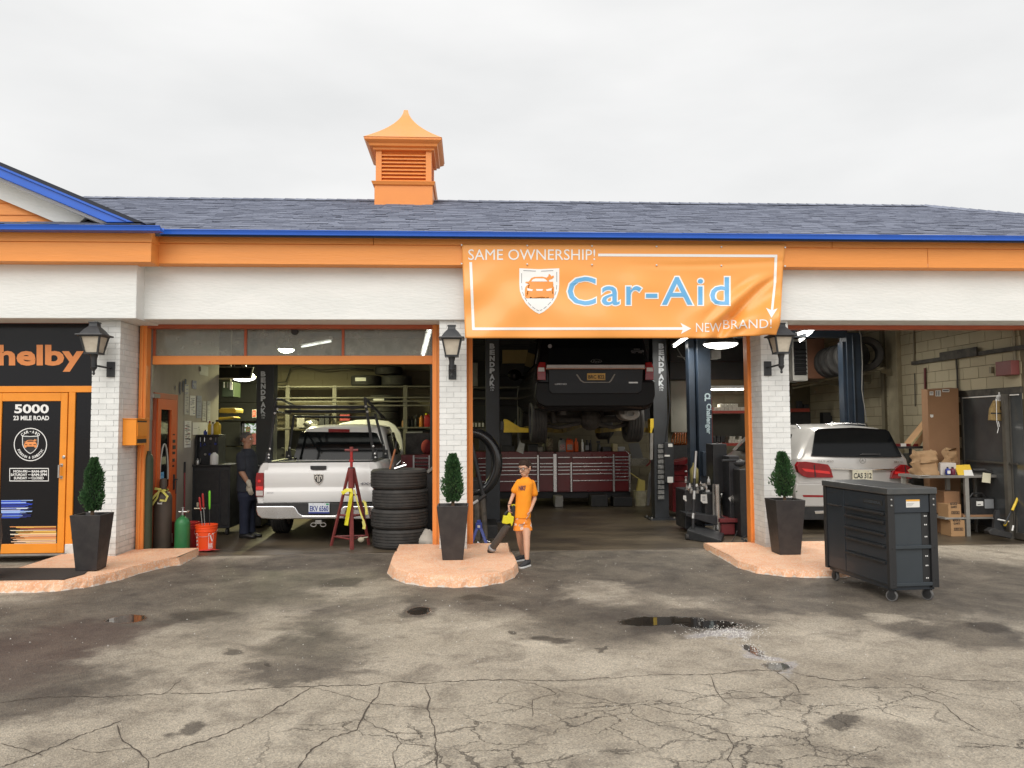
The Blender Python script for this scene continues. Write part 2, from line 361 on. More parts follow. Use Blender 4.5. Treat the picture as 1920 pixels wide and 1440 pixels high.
    for sc, wd, seed in ((2.5, .011, 0), (1.5, .008, 3.7)):
        v = _n(t, 'ShaderNodeTexVoronoi', feature='DISTANCE_TO_EDGE'); v.inputs['Scale'].default_value = sc
        o_ = _n(t, 'ShaderNodeVectorMath', operation='ADD'); L(Pf, o_.inputs[0]); o_.inputs[1].default_value = (seed, seed*2, 0)
        nn = noi(7, 4, .7, o_.outputs[0]); q = _n(t, 'ShaderNodeVectorMath', operation='SCALE'); L(nn.outputs['Color'], q.inputs[0]); q.inputs['Scale'].default_value = .16
        a_ = _n(t, 'ShaderNodeVectorMath', operation='ADD'); L(o_.outputs[0], a_.inputs[0]); L(q.outputs[0], a_.inputs[1])
        fl = _n(t, 'ShaderNodeVectorMath', operation='MULTIPLY'); L(a_.outputs[0], fl.inputs[0]); fl.inputs[1].default_value = (.8, 1.25, 0)
        L(fl.outputs[0], v.inputs[0]); e.append(ramp(v.outputs['Distance'], wd*.35, wd, (1,1,1), (0,0,0)))
    cr1 = mth('MULTIPLY', e[0], blob_mask(t, P, [(1150,1400,420,110), (1480,1330,380,50)], .5))
    cr2 = mth('MULTIPLY', e[1], blob_mask(t, P, [(1450,1380,900,120)], .4))
    brk = ramp(noi(1.4, 3).outputs[0], .38, .5)
    crack = mth('MULTIPLY', mth('MAXIMUM', cr1, cr2), brk)
    c = mix(mth('MULTIPLY', crack, .62), c, (.060,.048,.038))
    wet_sheen = blob_mask(t, P, [(1375,1187,60,7), (1420,1215,22,12), (1447,1243,42,10)], .8)  # wet trail by the puddle, its sky sheen painted as pale grey
    c = mix(mth('MULTIPLY', wet_sheen, .7), c, (.48,.46,.47))
    # puddles
    pud = blob_mask(t, Pf, [(1240,1162,85,9), (1335,1170,60,8), (235,1158,42,8), (785,1143,24,8), (1445,1245,30,9), (1415,1215,16,12)], .4)
    c = mix(mth('MULTIPLY', pud, .8), c, (.018,.015,.013))
    L(c, b.inputs['Base Color'])
    rg = ramp(noi(3.1, 5).outputs[0], .3, .7, (.62,.62,.62), (.85,.85,.85)); rg = mix(mth('MULTIPLY', dmp, .45), rg, (.42,.42,.42)); rg = mix(mth('MULTIPLY', wet_sheen, .85), rg, (.16,.16,.16)); rg = mix(pud, rg, (.025,.025,.025))
    L(rg, b.inputs['Roughness'])
    hb = noi(70, 6, .7); vb = mth('MULTIPLY', vo.outputs['Distance'], .7)
    h = mth('ADD', mth('ADD', mth('MULTIPLY', hb.outputs[0], .8), vb), mth('MULTIPLY', noi(6, 4).outputs[0], 1.6)); h = mth('SUBTRACT', h, mth('MULTIPLY', crack, 2.6))
    bp = _n(t, 'ShaderNodeBump'); bp.inputs['Distance'].default_value = .012
    L(mth('SUBTRACT', 1.0, pud), bp.inputs['Strength']); L(h, bp.inputs['Height']); L(bp.outputs[0], b.inputs['Normal'])
    return m
asph = asphalt_mat()
ZG = -.012
g = MB(); g.add([(-400,-400,ZG), (400,-400,ZG), (400,400,ZG), (-400,400,ZG)], [(0,1,2,3)])
tag(obj('ground', g, asph), kind='structure')
# painted-in cracks: narrow open seams traced along the lot
crk = [[(0,1318),(60,1310),(110,1306),(200,1307),(310,1301),(400,1300),(480,1292),(545,1289),(583,1288),(600,1287),(680,1285),(740,1279),(765,1279),(790,1283),(830,1278),(900,1276),(960,1275),(1040,1277),(1140,1272),(1220,1266),(1330,1265),(1420,1256),(1480,1260),(1530,1270),(1570,1277),(1632,1273)],
 [(0,1439),(60,1418),(130,1388),(215,1357),(231,1350)], [(220,1358),(230,1390),(262,1410),(277,1430),(282,1450)], [(280,1422),(350,1400),(420,1378),(490,1345),(550,1310),(583,1288)],
 [(556,1445),(585,1405),(620,1385),(670,1368),(680,1345),(693,1320),(712,1300),(712,1288)], [(583,1288),(640,1302),(700,1320),(800,1328)], [(795,1285),(805,1310),(802,1330),(815,1370),(820,1445)],
 [(0,1395),(45,1405),(80,1418)], [(125,1402),(180,1412),(250,1403)], [(680,1345),(705,1363),(740,1376),(800,1374)], [(740,1376),(752,1395),(738,1412),(740,1445)], [(745,1394),(810,1400)],
 [(955,1275),(1010,1285),(1045,1300),(1000,1312),(998,1345)], [(1330,1262),(1345,1300),(1370,1325)], [(1455,1258),(1490,1285),(1500,1300)], [(1240,1290),(1300,1300),(1370,1310),(1440,1308),(1520,1302)], [(1690,1295),(1770,1320),(1800,1350),(1840,1372)],
 [(1660,1270),(1720,1290),(1800,1312)], [(1700,1265),(1780,1275),(1918,1278)], [(310,1300),(330,1282),(340,1276)], [(1360,1375),(1375,1400),(1365,1425),(1380,1445)]]
cm_ = MB(); rnd = random.Random(3)
def seam(pts, w):
    P = []
    for a, b in zip(pts, pts[1:]):
        n = max(2, int(math.hypot(b[0]-a[0], b[1]-a[1])/7))
        for i in range(n):
            k = i/n; P.append(G(a[0]+(b[0]-a[0])*k+rnd.uniform(-2,2), a[1]+(b[1]-a[1])*k+rnd.uniform(-1.3,1.3), ZG))
    P.append(G(*pts[-1], ZG)); L_, R_ = [], []
    for i, p in enumerate(P):
        t = (P[min(i+1,len(P)-1)]-P[max(i-1,0)]); n = Vector((-t.y, t.x, 0)).normalized()
        ww = w*rnd.uniform(.35, 1.3)*(.35 if i in (0, len(P)-1) else 1)
        L_.append(p+n*ww+Vector((0,0,.003))); R_.append(p-n*ww+Vector((0,0,.003)))
    n = len(P); cm_.add(L_+R_, [(i, i+1, n+i+1, n+i) for i in range(n-1)])
for i, c in enumerate(crk): seam(c, .0048 if i in (0, 1, 2, 3, 4, 6) else .003)
crackm = mat('crack_dirt', (.075,.060,.047), .9, c2=(.075,.06,.045), scale=8, amt=.8)
tag(obj('asphalt_cracks', cm_, crackm), kind='stuff')
# loose grit and chips of pale stone, plus white specks standing in for puddle glitter
gm = MB(); rnd = random.Random(11)
for k in range(1500):
    if k < 500: x, y = rnd.uniform(-7, 8), rnd.uniform(-7.5, -.2)
    elif k < 950: p = G(rnd.gauss(1365, 36), rnd.gauss(1183, 6)); x, y = p.x, p.y
    elif k < 1120: u_ = rnd.random(); p = G(1395+u_*55+rnd.gauss(0, 5), 1195+u_*45+rnd.gauss(0, 4)); x, y = p.x, p.y
    else: x, y = rnd.gauss(0, 4), rnd.uniform(-5.5, -.2)
    r = rnd.uniform(.0025, .007)*(1.4 if k < 60 else 1)
    gm.add([(x+r*math.cos(a+k)*rnd.uniform(.6,1.3), y+r*math.sin(a+k)*rnd.uniform(.6,1.3), ZG) for a in (0, 2.1, 4.2)]+[(x, y, ZG+r*1.1)], [(0,1,3),(1,2,3),(2,0,3)])
grit_glint_m = mat('pale_grit_glint', (.78,.76,.72), .8, c2=(.3,.27,.23), scale=30, amt=.8)
tag(obj('grit_and_glints', gm, grit_glint_m), kind='stuff')
# garage floor
def floor_mat():
    m = mat('oily_concrete', (.135,.105,.068), .42, c2=(.04,.032,.025), scale=1.1, amt=.9, bump=.003, bscale=30, stretch=(.7,1.5,1), rvar=.2, detail=9)
    return m
XL, XR, YB = -4.735, 8.6, 7.6
fl = MB(); fl.box(-10, 11.55, -.05, YB+.3, -.12, 0)
tag(obj('garage_floor', fl, floor_mat(), bevel=.01), kind='structure')
# painted concrete islands
def island_mat():
    m = mat('salmon_painted_concrete', (.88,.53,.33), .75, c2=(.80,.38,.20), scale=3.5, amt=.75, bump=.008, bscale=38, detail=8)
    t = m.node_tree; b = t.nodes['Principled BSDF']; L = t.links.new
    src = b.inputs['Base Color'].links[0].from_socket
    geo = _n(t, 'ShaderNodeNewGeometry'); v = _n(t, 'ShaderNodeTexVoronoi'); v.inputs['Scale'].default_value = 75; L(geo.outputs['Position'], v.inputs[0])
    r = _n(t, 'ShaderNodeValToRGB'); r.color_ramp.elements[0].position = .62; r.color_ramp.elements[1].position = .66; L(v.outputs['Color'], r.inputs[0])
    x = _n(t, 'ShaderNodeMix', data_type='RGBA'); L(src, x.inputs[6]); x.inputs[7].default_value = (.86,.70,.56,1)
    q = _n(t, 'ShaderNodeMath', operation='MULTIPLY'); q.inputs[1].default_value = .6; L(r.outputs[0], q.inputs[0]); L(q.outputs[0], x.inputs[0])
    sx = _n(t, 'ShaderNodeSeparateXYZ'); L(geo.outputs['Position'], sx.inputs[0]); n3 = _n(t, 'ShaderNodeTexNoise'); n3.inputs['Scale'].default_value = 14; n3.inputs['Detail'].default_value = 6; L(geo.outputs['Position'], n3.inputs[0])
    ma = _n(t, 'ShaderNodeMath', operation='MULTIPLY_ADD'); L(n3.outputs[0], ma.inputs[0]); ma.inputs[1].default_value = .11; L(sx.outputs[2], ma.inputs[2])
    r2 = _n(t, 'ShaderNodeMapRange'); r2.inputs['From Min'].default_value = .055; r2.inputs['From Max'].default_value = .045; L(ma.outputs[0], r2.inputs[0])
    n4 = _n(t, 'ShaderNodeTexNoise'); n4.inputs['Scale'].default_value = 1.7; n4.inputs['Detail'].default_value = 9; n4.inputs['Roughness'].default_value = .7; L(geo.outputs['Position'], n4.inputs[0])
    r4 = _n(t, 'ShaderNodeMapRange'); r4.inputs['From Min'].default_value = .58; r4.inputs['From Max'].default_value = .72; r4.inputs['To Max'].default_value = .55; L(n4.outputs[0], r4.inputs[0])
    x4 = _n(t, 'ShaderNodeMix', data_type='RGBA'); L(r4.outputs[0], x4.inputs[0]); L(x.outputs[2], x4.inputs[6]); x4.inputs[7].default_value = (.42,.27,.17,1)
    x3 = _n(t, 'ShaderNodeMix', data_type='RGBA'); L(r2.outputs[0], x3.inputs[0]); L(x4.outputs[2], x3.inputs[6]); x3.inputs[7].default_value = (.74,.66,.58,1)
    L(x3.outputs[2], b.inputs['Base Color']); return m
islm = island_mat()
def island(name, pts, z, back, label):
    """pts: photo outline of the top's front edge, left to right"""
    top = []
    for a, b in zip(pts, pts[1:]):
        n = max(1, int(math.hypot(b[0]-a[0], b[1]-a[1])/9))
        for i in range(n): top.append(G(a[0]+(b[0]-a[0])*i/n, a[1]+(b[1]-a[1])*i/n, z))
    top.append(G(*pts[-1], z)); rr = random.Random(len(name))
    cen = sum(top, Vector())/len(top); cen.y += .4
    low = []; mid = []
    for p in top:
        d = (p-cen); d.z = 0; d.normalize()
        low.append(Vector((p.x, p.y, ZG-.02))+d*rr.uniform(.015, .055)); mid.append(p+d*.012+Vector((0,0,-.035)))
    mb = MB(); n = len(top); bk = [Vector((p.x, back, z)) for p in top]
    inn = [p-(p-cen).normalized()*.03+Vector((0,0,.004)) for p in top]
    bk = [Vector((min(max(p.x, top[0].x), top[-1].x), max(back, p.y+.01), z+.004)) for p in top]
    mb.add(low+mid+top+inn+bk, [(i+r*n, i+1+r*n, i+1+(r+1)*n, i+(r+1)*n) for r in range(4) for i in range(n-1)])
    mb.add([low[0], mid[0], top[0], bk[0], Vector((bk[0].x, bk[0].y, -.03))], [(0,1,2,3,4)])
    mb.add([low[-1], mid[-1], top[-1], bk[-1], Vector((bk[-1].x, bk[-1].y, -.03))], [(0,1,2,3,4)])
    o = obj(name, mb, islm, smooth=False); tag(o, label, 'kerb island', 'painted kerb islands'); return o
island('kerb_island', [(-60,1094),(0,1092),(60,1092),(120,1088),(175,1081),(215,1072),(255,1060),(290,1052),(318,1046),(334,1045)], .10, -.0, 'long salmon painted kerb island in front of the shop entrance door')
island('kerb_island', [(741,1034),(736,1044),(732,1056),(741,1066),(765,1074),(800,1079),(850,1081),(900,1079),(940,1073),(962,1064),(969,1054),(964,1042),(957,1033)], .11, -.0, 'rounded salmon painted kerb island under the middle brick column')
island('kerb_island', [(1341,1029),(1365,1040),(1385,1052),(1420,1062),(1470,1068),(1530,1070),(1580,1070),(1610,1064),(1625,1048),(1610,1030),(1590,1022)], .07, -.0, 'salmon painted kerb island behind the dark rolling tool cart')
# door mat
dm = MB(); q = [G(-30,1089,.106), G(120,1087,.106), G(158,1077,.106), G(170,1066,.106), G(-30,1066,.106)]
dm.add(q+[v+Vector((0,0,.008)) for v in q], [(0,1,2,3,4),(5,6,7,8,9),(0,1,6,5),(1,2,7,6),(2,3,8,7)])
solo('door_mat', dm, mat('mat_pile', (.045,.036,.03), .95, bump=.004, bscale=90), 'dark brown mat lying outside the orange entrance door', 'door mat')

# ================================================================== BUILDING EXTERIOR
def rnd_mat(name, c0, c1, rough, scale=12, bump=.002, bscale=60, hue=None):
    """alike pieces, each with a shade of its own"""
    m = mat(name, c1, rough, c2=c0, scale=scale, amt=.5, bump=bump, bscale=bscale); t = m.node_tree; L = t.links.new
    b = t.nodes['Principled BSDF']; src = b.inputs['Base Color'].links[0].from_socket
    oi = _n(t, 'ShaderNodeObjectInfo'); ge = _n(t, 'ShaderNodeNewGeometry')
    ad = _n(t, 'ShaderNodeMath', operation='ADD'); L(oi.outputs['Random'], ad.inputs[0]); L(ge.outputs['Random Per Island'], ad.inputs[1])
    fr = _n(t, 'ShaderNodeMath', operation='FRACT'); L(ad.outputs[0], fr.inputs[0])
    r = _n(t, 'ShaderNodeValToRGB'); r.color_ramp.elements[0].color = col(c0); r.color_ramp.elements[1].color = col(c1); L(fr.outputs[0], r.inputs[0])
    x = _n(t, 'ShaderNodeMix', data_type='RGBA'); x.inputs[0].default_value = .65; L(src, x.inputs[6]); L(r.outputs[0], x.inputs[7]); L(x.outputs[2], b.inputs['Base Color'])
    return m
BLD = thing('garage_building', 'long single storey garage with white header, orange fascia, blue gutter and grey shingle roof', 'building', (0,0,0))
zh = U(900,600,-.55).z; zo = U(900,497.5,-.75).z; zl = U(900,460,-.76).z; zg = U(900,448,-.80).z
xj = U(262,599,-.55).x; XE = 11.6
zhl = U(120,597,-.80).z; xjl = U(255,597,-.80).x
b = MB(); b.box(xj-.02, XE, -.55, .10, zh, zo+.1); obj('header', b, white_wall, BLD, bevel=.012)
b = MB(); b.box(-18, xjl, -.80, .10, zhl, zo+.1); obj('header', b, white_wall, BLD, bevel=.012)
zol = U(120,490.5,-1.0).z; xo = U(289,494,-.75).x; xol = U(283,490,-1.0).x
zll = U(120,453,-1.01).z; zgl = U(120,436,-1.05).z
# fascia boards, joints at the photo's places
def boards(xs, y0, y1, z0, z1):
    for a, c in zip(xs, xs[1:]):
        q = MB(); q.box(a+.003, c-.003, y0, y1, z0, z1); obj('fascia_board', q, orange_board, BLD, bevel=.006)
boards([xo, U(1100,490,-.75).x, U(1740,490,-.75).x, XE], -.75, -.50, zo, zl-.002)
boards([xo, U(700,455,-.76).x, U(1560,455,-.76).x, XE], -.765, -.50, zl, zg+.05)
boards([-18, -8.6, xol], -1.0, -.70, zol, zll-.002)
boards([-18, -7.4, xol+.012], -1.015, -.70, zll, zgl+.05)
for (a, c, y, z) in ((xol, xo+.02, -.99, zol),):   # short return boards at the jog
    q = MB(); q.box(a-.02, a, -1.0+.002, -.74, zol+.01, zl-.01); obj('fascia_board', q, orange_board, BLD, bevel=.004)
b = MB(); b.box(xj, XE, -.74, -.50, zo+.02, zo+.06); obj('soffit', b, white_wall, BLD)
# K-profile gutter
def gutter(x0, x1, yb, z0, h=.135):
    pr = [(yb, z0), (yb-.128, z0), (yb-.134, z0+h*.10), (yb-.134, z0+h*.42), (yb-.139, z0+h*.55), (yb-.142, z0+h*.80), (yb-.15, z0+h*.86), (yb-.15, z0+h), (yb-.138, z0+h), (yb-.12, z0+h*.85), (yb-.02, z0+.03), (yb, z0+h)]
    q = MB(); q.prism(pr, x0, x1, 'x'); return obj('gutter', q, bluep, BLD, auto=40)
zgt = U(900,434,-.95).z
xg = U(299,430,-.95).x
gutter(xg, XE+.15, -.80, zg, zgt-zg)
gutter(-18, xg+.10, -1.05, zgl, zgt-zg)
# roof planes
YE, ZE = -.90, zgt+.01; YR = 3.55; ZR = U(1000,378.5,YR).z; PIT = math.atan2(ZR-ZE, YR-YE)
xr1 = U(1735,381,YR).x
slope = lambda y: ZE+(y-YE)*math.tan(PIT)
b = MB(); xe = XE+.2
b.add([(-20,YE,ZE-.03),(xe,YE,ZE-.03),(xr1,YR,ZR-.03),(-20,YR,ZR-.03),(-20,2*YR-YE,ZE-.03),(xe,2*YR-YE,ZE-.03),
       (-20,YE,ZE-.10),(xe,YE,ZE-.10),(-20,2*YR-YE,ZE-.10),(xe,2*YR-YE,ZE-.10)],
      [(0,1,2,3),(3,2,5,4),(1,5,2),(6,7,1,0),(7,9,5,1),(9,8,4,5),(8,6,0,4)])
felt = mat('roof_felt', (.035,.04,.055), .9)
ROOF = obj('roof', b, felt, BLD)
shm = rnd_mat('shingle_granules', (.080,.092,.135), (.27,.295,.375), .92, scale=40, bump=.004, bscale=160)
sv = MB(); sv.box(-.5,.5,0,.19,0,.010); shingle_me = sv.mesh('shingle', shm)
st = MB(); rr = random.Random(5); ex = .115; rows = int((YR-YE)/math.cos(PIT)/ex); count = 0
for i in range(rows+1):
    y = YE-.03+i*ex*math.cos(PIT); z = slope(y)
    if y > YR-.02: break
    xl, xm = -7.6, xe-(xe-xr1)*(y-YE)/(YR-YE)
    x = xl+rr.uniform(-.3, 0)
    while x < xm-.05:
        w = min(rr.choice((.16,.2,.26,.33,.38)), xm-x); lift = rr.choice((.0,.002,.005,.008))
        M = Matrix.Translation((x+w/2, y+rr.choice((0,0,.012)), z-.02+lift)) @ Matrix.Rotation(PIT-.05, 4, 'X') @ Matrix.Diagonal((w*.985, 1, 1, 1))
        if count < 300 and i < 9 and -6.6 < x < 8 and rr.random() < .62:
            o = link('shingle', shingle_me, ROOF); o.matrix_local = M; count += 1
        else: st.box(-.5,.5,0,.19,0,.010, M)
        x += w
o = obj('shingle', st, shm, ROOF); tag(o, kind='stuff')
# ridge and hip caps
rc = MB(); x = -8.0
while x < xr1:
    l = .33; rc.add([(x,YR-.16,ZR-.055),(x+l,YR-.16,ZR-.06),(x+l,YR,ZR+.012),(x,YR,ZR+.026),(x,YR+.16,ZR-.055),(x+l,YR+.16,ZR-.06)], [(0,1,2,3),(3,2,5,4)]); x += .2+rr.uniform(-.01,.01)
rv = (xr1-U(1700,380,YR).x)
n = 30
for k in range(n):
    a = k/n; p = Vector((xr1, YR, ZR+.02)).lerp(Vector((xe, YE, ZE+.02)), a); q = Vector((xr1, YR, ZR+.02)).lerp(Vector((xe, YE, ZE+.02)), a+1.3/n)
    d = (q-p).normalized(); s_ = Vector((d.y, -d.x, 0)).normalized()*.14
    rc.add([p+s_-Vector((0,0,.05)), q+s_-Vector((0,0,.055)), q, p+Vector((0,0,.014)), p-s_-Vector((0,0,.05)), q-s_-Vector((0,0,.055))], [(0,1,2,3),(3,2,5,4)])
tag(obj('ridge_cap', rc, shm, ROOF), kind='stuff')
# ---- gable wing on the left
A = U(0,304,-1.15); B = U(268,417,-1.15); dx = Vector((B.x-A.x, 0, B.z-A.z)); sl_ = dx.z/dx.x
apx = A.x-5.5
def rk(x): return A.z+sl_*(x-A.x)
GB = thing('gable_wing', 'orange sided gable with blue rake boards above the entrance', 'gable', (B.x-5, -1.0, ZE))
zmn = U(240,417,-1.15).z
def rake(mb, o0, o1, y0, y1, x0=apx, x1=B.x):
    """board following the slope, o0..o1 below the roof line, both sides of the apex"""
    for s in (1, -1):
        X = lambda x: x if s == 1 else 2*apx-x
        xa1 = min(x1, A.x+(zmn+o0-A.z)/sl_); xb1 = min(x1, A.x+(zmn+o1-A.z)/sl_)
        P = [(X(x0), rk(x0)-o0), (X(xa1), rk(xa1)-o0), (X(xb1), rk(xb1)-o1), (X(x0), rk(x0)-o1)]
        mb.prism(P, y0, y1, 'y')
q = MB(); rake(q, .0, .05, -1.18, 3.0, x1=B.x+.05); obj('roof', q, felt, GB)
q = MB(); rake(q, .05, .20, -1.15, -1.02, x1=B.x-.02); obj('rake_board', q, bluep, GB, bevel=.01)
q = MB(); rake(q, .03, .085, -1.175, -1.15, x1=B.x-.02); obj('rake_board', q, bluep, GB, bevel=.006)
q = MB(); rake(q, .20, .24, -1.02, -.72, x1=B.x-.4); obj('soffit', q, white_wall, GB)
zs = U(60,412,-.9).z
q = MB(); rake(q, .24, .47, -.80, -.72, x1=A.x+(zs+.3-A.z)/sl_); obj('frieze_board', q, white_wall, GB)
# siding boards
z = zs-.05; k = 0
while z < rk(apx)-.3:
    xr = A.x+(z+.3-A.z)/sl_; xr = min(xr, B.x); xt = A.x+(z+.17+.3-A.z)/sl_
    q = MB(); l0 = 2*apx-xr; l1 = 2*apx-xt
    q.add([(l0,-.72,z),(xr,-.72,z),(xt,-.70,z+.175),(l1,-.70,z+.175),(l0,-.64,z),(xr,-.64,z),(xt,-.64,z+.175),(l1,-.64,z+.175)], [(0,1,2,3),(4,7,6,5),(0,4,5,1),(2,6,7,3),(1,5,6,2),(0,3,7,4)])
    obj('siding_board', q, orange_board, GB); z += .165; k += 1
    if k > 14: break
# skirt roof strip under the gable
q = MB(); ys0, ys1 = -1.15, -.70; z0 = U(60,420,-1.15).z; z1 = zs+.02
q.add([(-18,ys0,z0),(B.x-.02,ys0,z0),(B.x-.02,ys1,z1),(-18,ys1,z1),(-18,ys0,z0-.06),(B.x-.02,ys0,z0-.06),(B.x-.02,ys1,z0-.06),(-18,ys1,z0-.06)], [(0,1,2,3),(0,4,5,1),(1,5,6,2)])
SK = obj('skirt_roof', q, felt, GB)
sm2 = MB(); y = ys0
for i in range(4):
    y = ys0-.02+i*.12; x = -7.6; zz = z0+(z1-z0)*(y-ys0)/(ys1-ys0)
    while x < B.x-.05:
        w = min(rr.choice((.16,.2,.26,.33)), B.x-.02-x)
        M = Matrix.Translation((x+w/2, y, zz+rr.choice((0,.006)))) @ Matrix.Rotation(math.atan2(z1-z0, ys1-ys0)-.05, 4, 'X') @ Matrix.Diagonal((w*.985, .8, 1, 1))
        o = link('shingle', shingle_me, SK); o.matrix_local = Matrix.Translation(-Vector(GB.location)) @ M; x += w
# ---- cupola
CY = YR-.05; cc = U(760,300,CY); 
def cup():
    yf = CY-.62
    zb = U(760,383,yf).z; sc = 1
    xw0 = U(702,360,yf).x; xw1 = U(811,360,yf).x; hw = (xw1-xw0)/2; cx = (xw0+xw1)/2; cy = yf+hw
    T = thing('roof_cupola', 'orange louvred cupola with flared roof sitting on the ridge', 'cupola', (cx, cy, zb))
    ZZ = lambda py, y=yf: U(760, py, y).z
    def sq(mb, prof, mats=0):
        rings = [[Vector((cx-r, cy-r, z)), Vector((cx+r, cy-r, z)), Vector((cx+r, cy+r, z)), Vector((cx-r, cy+r, z))] for r, z in prof]
        mb.loft(rings)
    z1 = ZZ(348); z2 = ZZ(341); q = MB(); sq(q, [(hw, zb-.5), (hw, z1), (hw+.03, z1+.01), (hw+.05, z2-.01), (hw+.055, z2), (hw-.01, z2+.02)]); obj('base', q, orange, T, bevel=.005)
    z3 = ZZ(282)
    pw = .11
    for sx in (-1, 1):
        for sy in (-1, 1):
            q = MB(); x = cx+sx*(hw-.02-pw/2); y = cy+sy*(hw-.02-pw/2); q.box(x-pw/2, x+pw/2, y-pw/2, y+pw/2, z2+.015, z3+.02); obj('corner_post', q, orange, T, bevel=.006)
    q = MB(); q.box(cx-hw+.09, cx+hw-.09, cy-hw+.09, cy+hw-.09, z2, z3); obj('inner_box', q, orange, T)
    n = 8; sh = (z3-z2-.04)/n
    for k in range(n):
        za = z2+.03+k*sh
        for s in range(4):
            M = Matrix.Translation((cx, cy, 0)) @ Matrix.Rotation(s*math.pi/2, 4, 'Z')
            q = MB(); w = hw-.02-pw
            q.add([M @ Vector(v) for v in ((-w,-hw+.025,za),(w,-hw+.025,za),(w,-hw+.09,za+sh*.75),(-w,-hw+.09,za+sh*.75),(-w,-hw+.025,za-.018),(w,-hw+.025,za-.018),(w,-hw+.09,za+sh*.75-.018),(-w,-hw+.09,za+sh*.75-.018))],
                  [(0,1,2,3),(4,7,6,5),(0,4,5,1),(1,5,6,2),(2,6,7,3),(3,7,4,0)])
            if s in (0, 1): obj('louvre_slat', q, orange, T)
    ew = hw+.175; z5 = z3+.12; z6 = z3+.22
    q = MB(); sq(q, [(hw-.03, z3), (hw+.03, z3), (hw+.035, z3+.04), (hw+.09, z3+.055), (hw+.10, z3+.10), (hw+.135, z5), (ew-.01, z5+.02), (ew, z5+.03), (ew, z6-.03), (ew-.02, z6-.03)]); obj('cornice', q, orange, T, bevel=.004)
    zt = U(760,208,cy).z; pr = []
    for k in range(15):
        a = k/14; r = .04+(ew+.01-.04)*((1-a)**1.6); pr.append((r, z6-.03+(zt-z6+.03)*a))
    q = MB(); sq(q, pr+[(.02, zt+.01)]); o = obj('flared_roof', q, mat('cupola_roof_paint', (.90,.37,.11), .4, amt=.2, bump=.001), T, auto=40)
    return T
cup()
# ================================================================== BRICK COLUMNS
bm_ = MB(); bm_.box(-.5,.5,-.5,.5,-.5,.5)
brick_me = []
for k in range(4):
    rr = random.Random(k); v = MB()
    v.box(-.5,.5,-.5,.5,-.5,.5); v.v = [tuple(c*(.5 if False else 1)+rr.uniform(-.012,.012) for c in q) for q in v.v]
    me = v.mesh('brick', white_brick); brick_me.append(me)
def put_brick(parent, x0, x1, y0, y1, z0, z1, rr):
    o = link('brick', rr.choice(brick_me), parent)
    o.location = Vector(((x0+x1)/2, (y0+y1)/2, (z0+z1)/2))-parent.location; o.scale = (x1-x0, y1-y0, z1-z0)
def column(x0, x1, y0, y1, zt, label, sides, z0=.05):
    T = thing('brick_column', label, 'column', ((x0+x1)/2, (y0+y1)/2, 0), 'white painted brick columns')
    q = MB(); q.box(x0+.007, x1-.007, y0+.007, y1, 0, zt+.02); obj('mortar_core', q, mortar, T)
    rr = random.Random(int(x0*100)); ch = .0757; j = .007; n = int((zt-z0)/ch)+1
    for i in range(n):
        za = z0+i*ch; zb = min(za+ch-j, zt-.001)
        if zb-za < .012: continue
        # front
        xs = [x0]; off = .203 if i % 2 else .1015; x = x0+off
        while x < x1-.06: xs.append(x); x += .203
        xs.append(x1)
        for a, c in zip(xs, xs[1:]): put_brick(T, a+(j/2 if a > x0 else 0), c-(j/2 if c < x1 else 0), y0+rr.uniform(-.002,.002), y0+.10, za, zb, rr)
        for s in sides:
            ys = [y0+.10+j]; y = y0+(.203 if i % 2 == 0 else .30)
            while y < y1-.05: ys.append(y); y += .203
            ys.append(y1)
            for a, c in zip(ys, ys[1:]):
                if c-a < .03: continue
                if s > 0: put_brick(T, x1-.10, x1+rr.uniform(-.002,.002), a, c-j, za, zb, rr)
                else: put_brick(T, x0+rr.uniform(-.002,.002), x0+.10, a, c-j, za, zb, rr)
    return T
xa, xb = U(170,800,-.62).x, U(222,800,-.62).x
CL = column(xa, xb, -.62, .0, zhl-.001 if False else min(zh, zhl)-.001, 'white painted brick column beside the entrance door and orange mailbox', (1,))
xm0, xm1 = U(822,800,-.10).x+.00, U(876,800,-.10).x
xm0, xm1 = U(824,800,-.5).x, U(875,800,-.5).x
CM = column(xm0, xm1, -.50, .02, zh-.001, 'middle white painted brick column between the two open garage bays', ())
xc0, xc1 = U(1430,800,-.5).x, U(1482,800,-.5).x
CR = column(xc0, xc1, -.50, .02, zh-.001, 'right white painted brick column behind the tool cart, by the silver car', (-1,))
# wall between left column and jamb (angled brick return)
# ================================================================== DOOR FRAMES
def frame_set(name, label, x0, x1, w, mats, group='orange garage door frames'):
    T = thing(name, label, 'door frame', (x0, 0, 0), group)
    for a, b in ((x0-w*.2, x0+w), (x1-w, x1+w*.2)):
        q = MB(); q.box(a, b, -.06, .10, .0, zh-.002); obj('jamb', q, mats, T, bevel=.006)
        q = MB(); m_ = (a+b)/2; q.box(m_-.012, m_+.012, -.085, -.06, .0, zh-.002); obj('stop_strip', q, mats, T)
    q = MB(); q.box(x0+w, x1-w, -.05, .10, zh-.055, zh-.002); obj('head', q, orange_dull, T, bevel=.004)
    return T
orange_dull = mat('weathered_orange', (.48,.11,.045), .6, c2=(.36,.08,.035), scale=4)
J = [U(264,800,0).x, U(822,800,0).x, U(877,800,0).x, U(1410,800,0).x]
frame_set('door_frame', 'orange frame around the left garage opening with the transom', J[0], J[1], .085, orange)
frame_set('door_frame', 'orange frame around the middle garage opening under the banner', J[2], J[3], .075, orange)
q = MB(); q.box(xc1+.01, XR+.3, -.05, .10, zh-.06, zh-.002); solo('lintel_trim', q, orange_dull, 'faded red door head trim above the right garage opening', 'trim', bevel=.004)
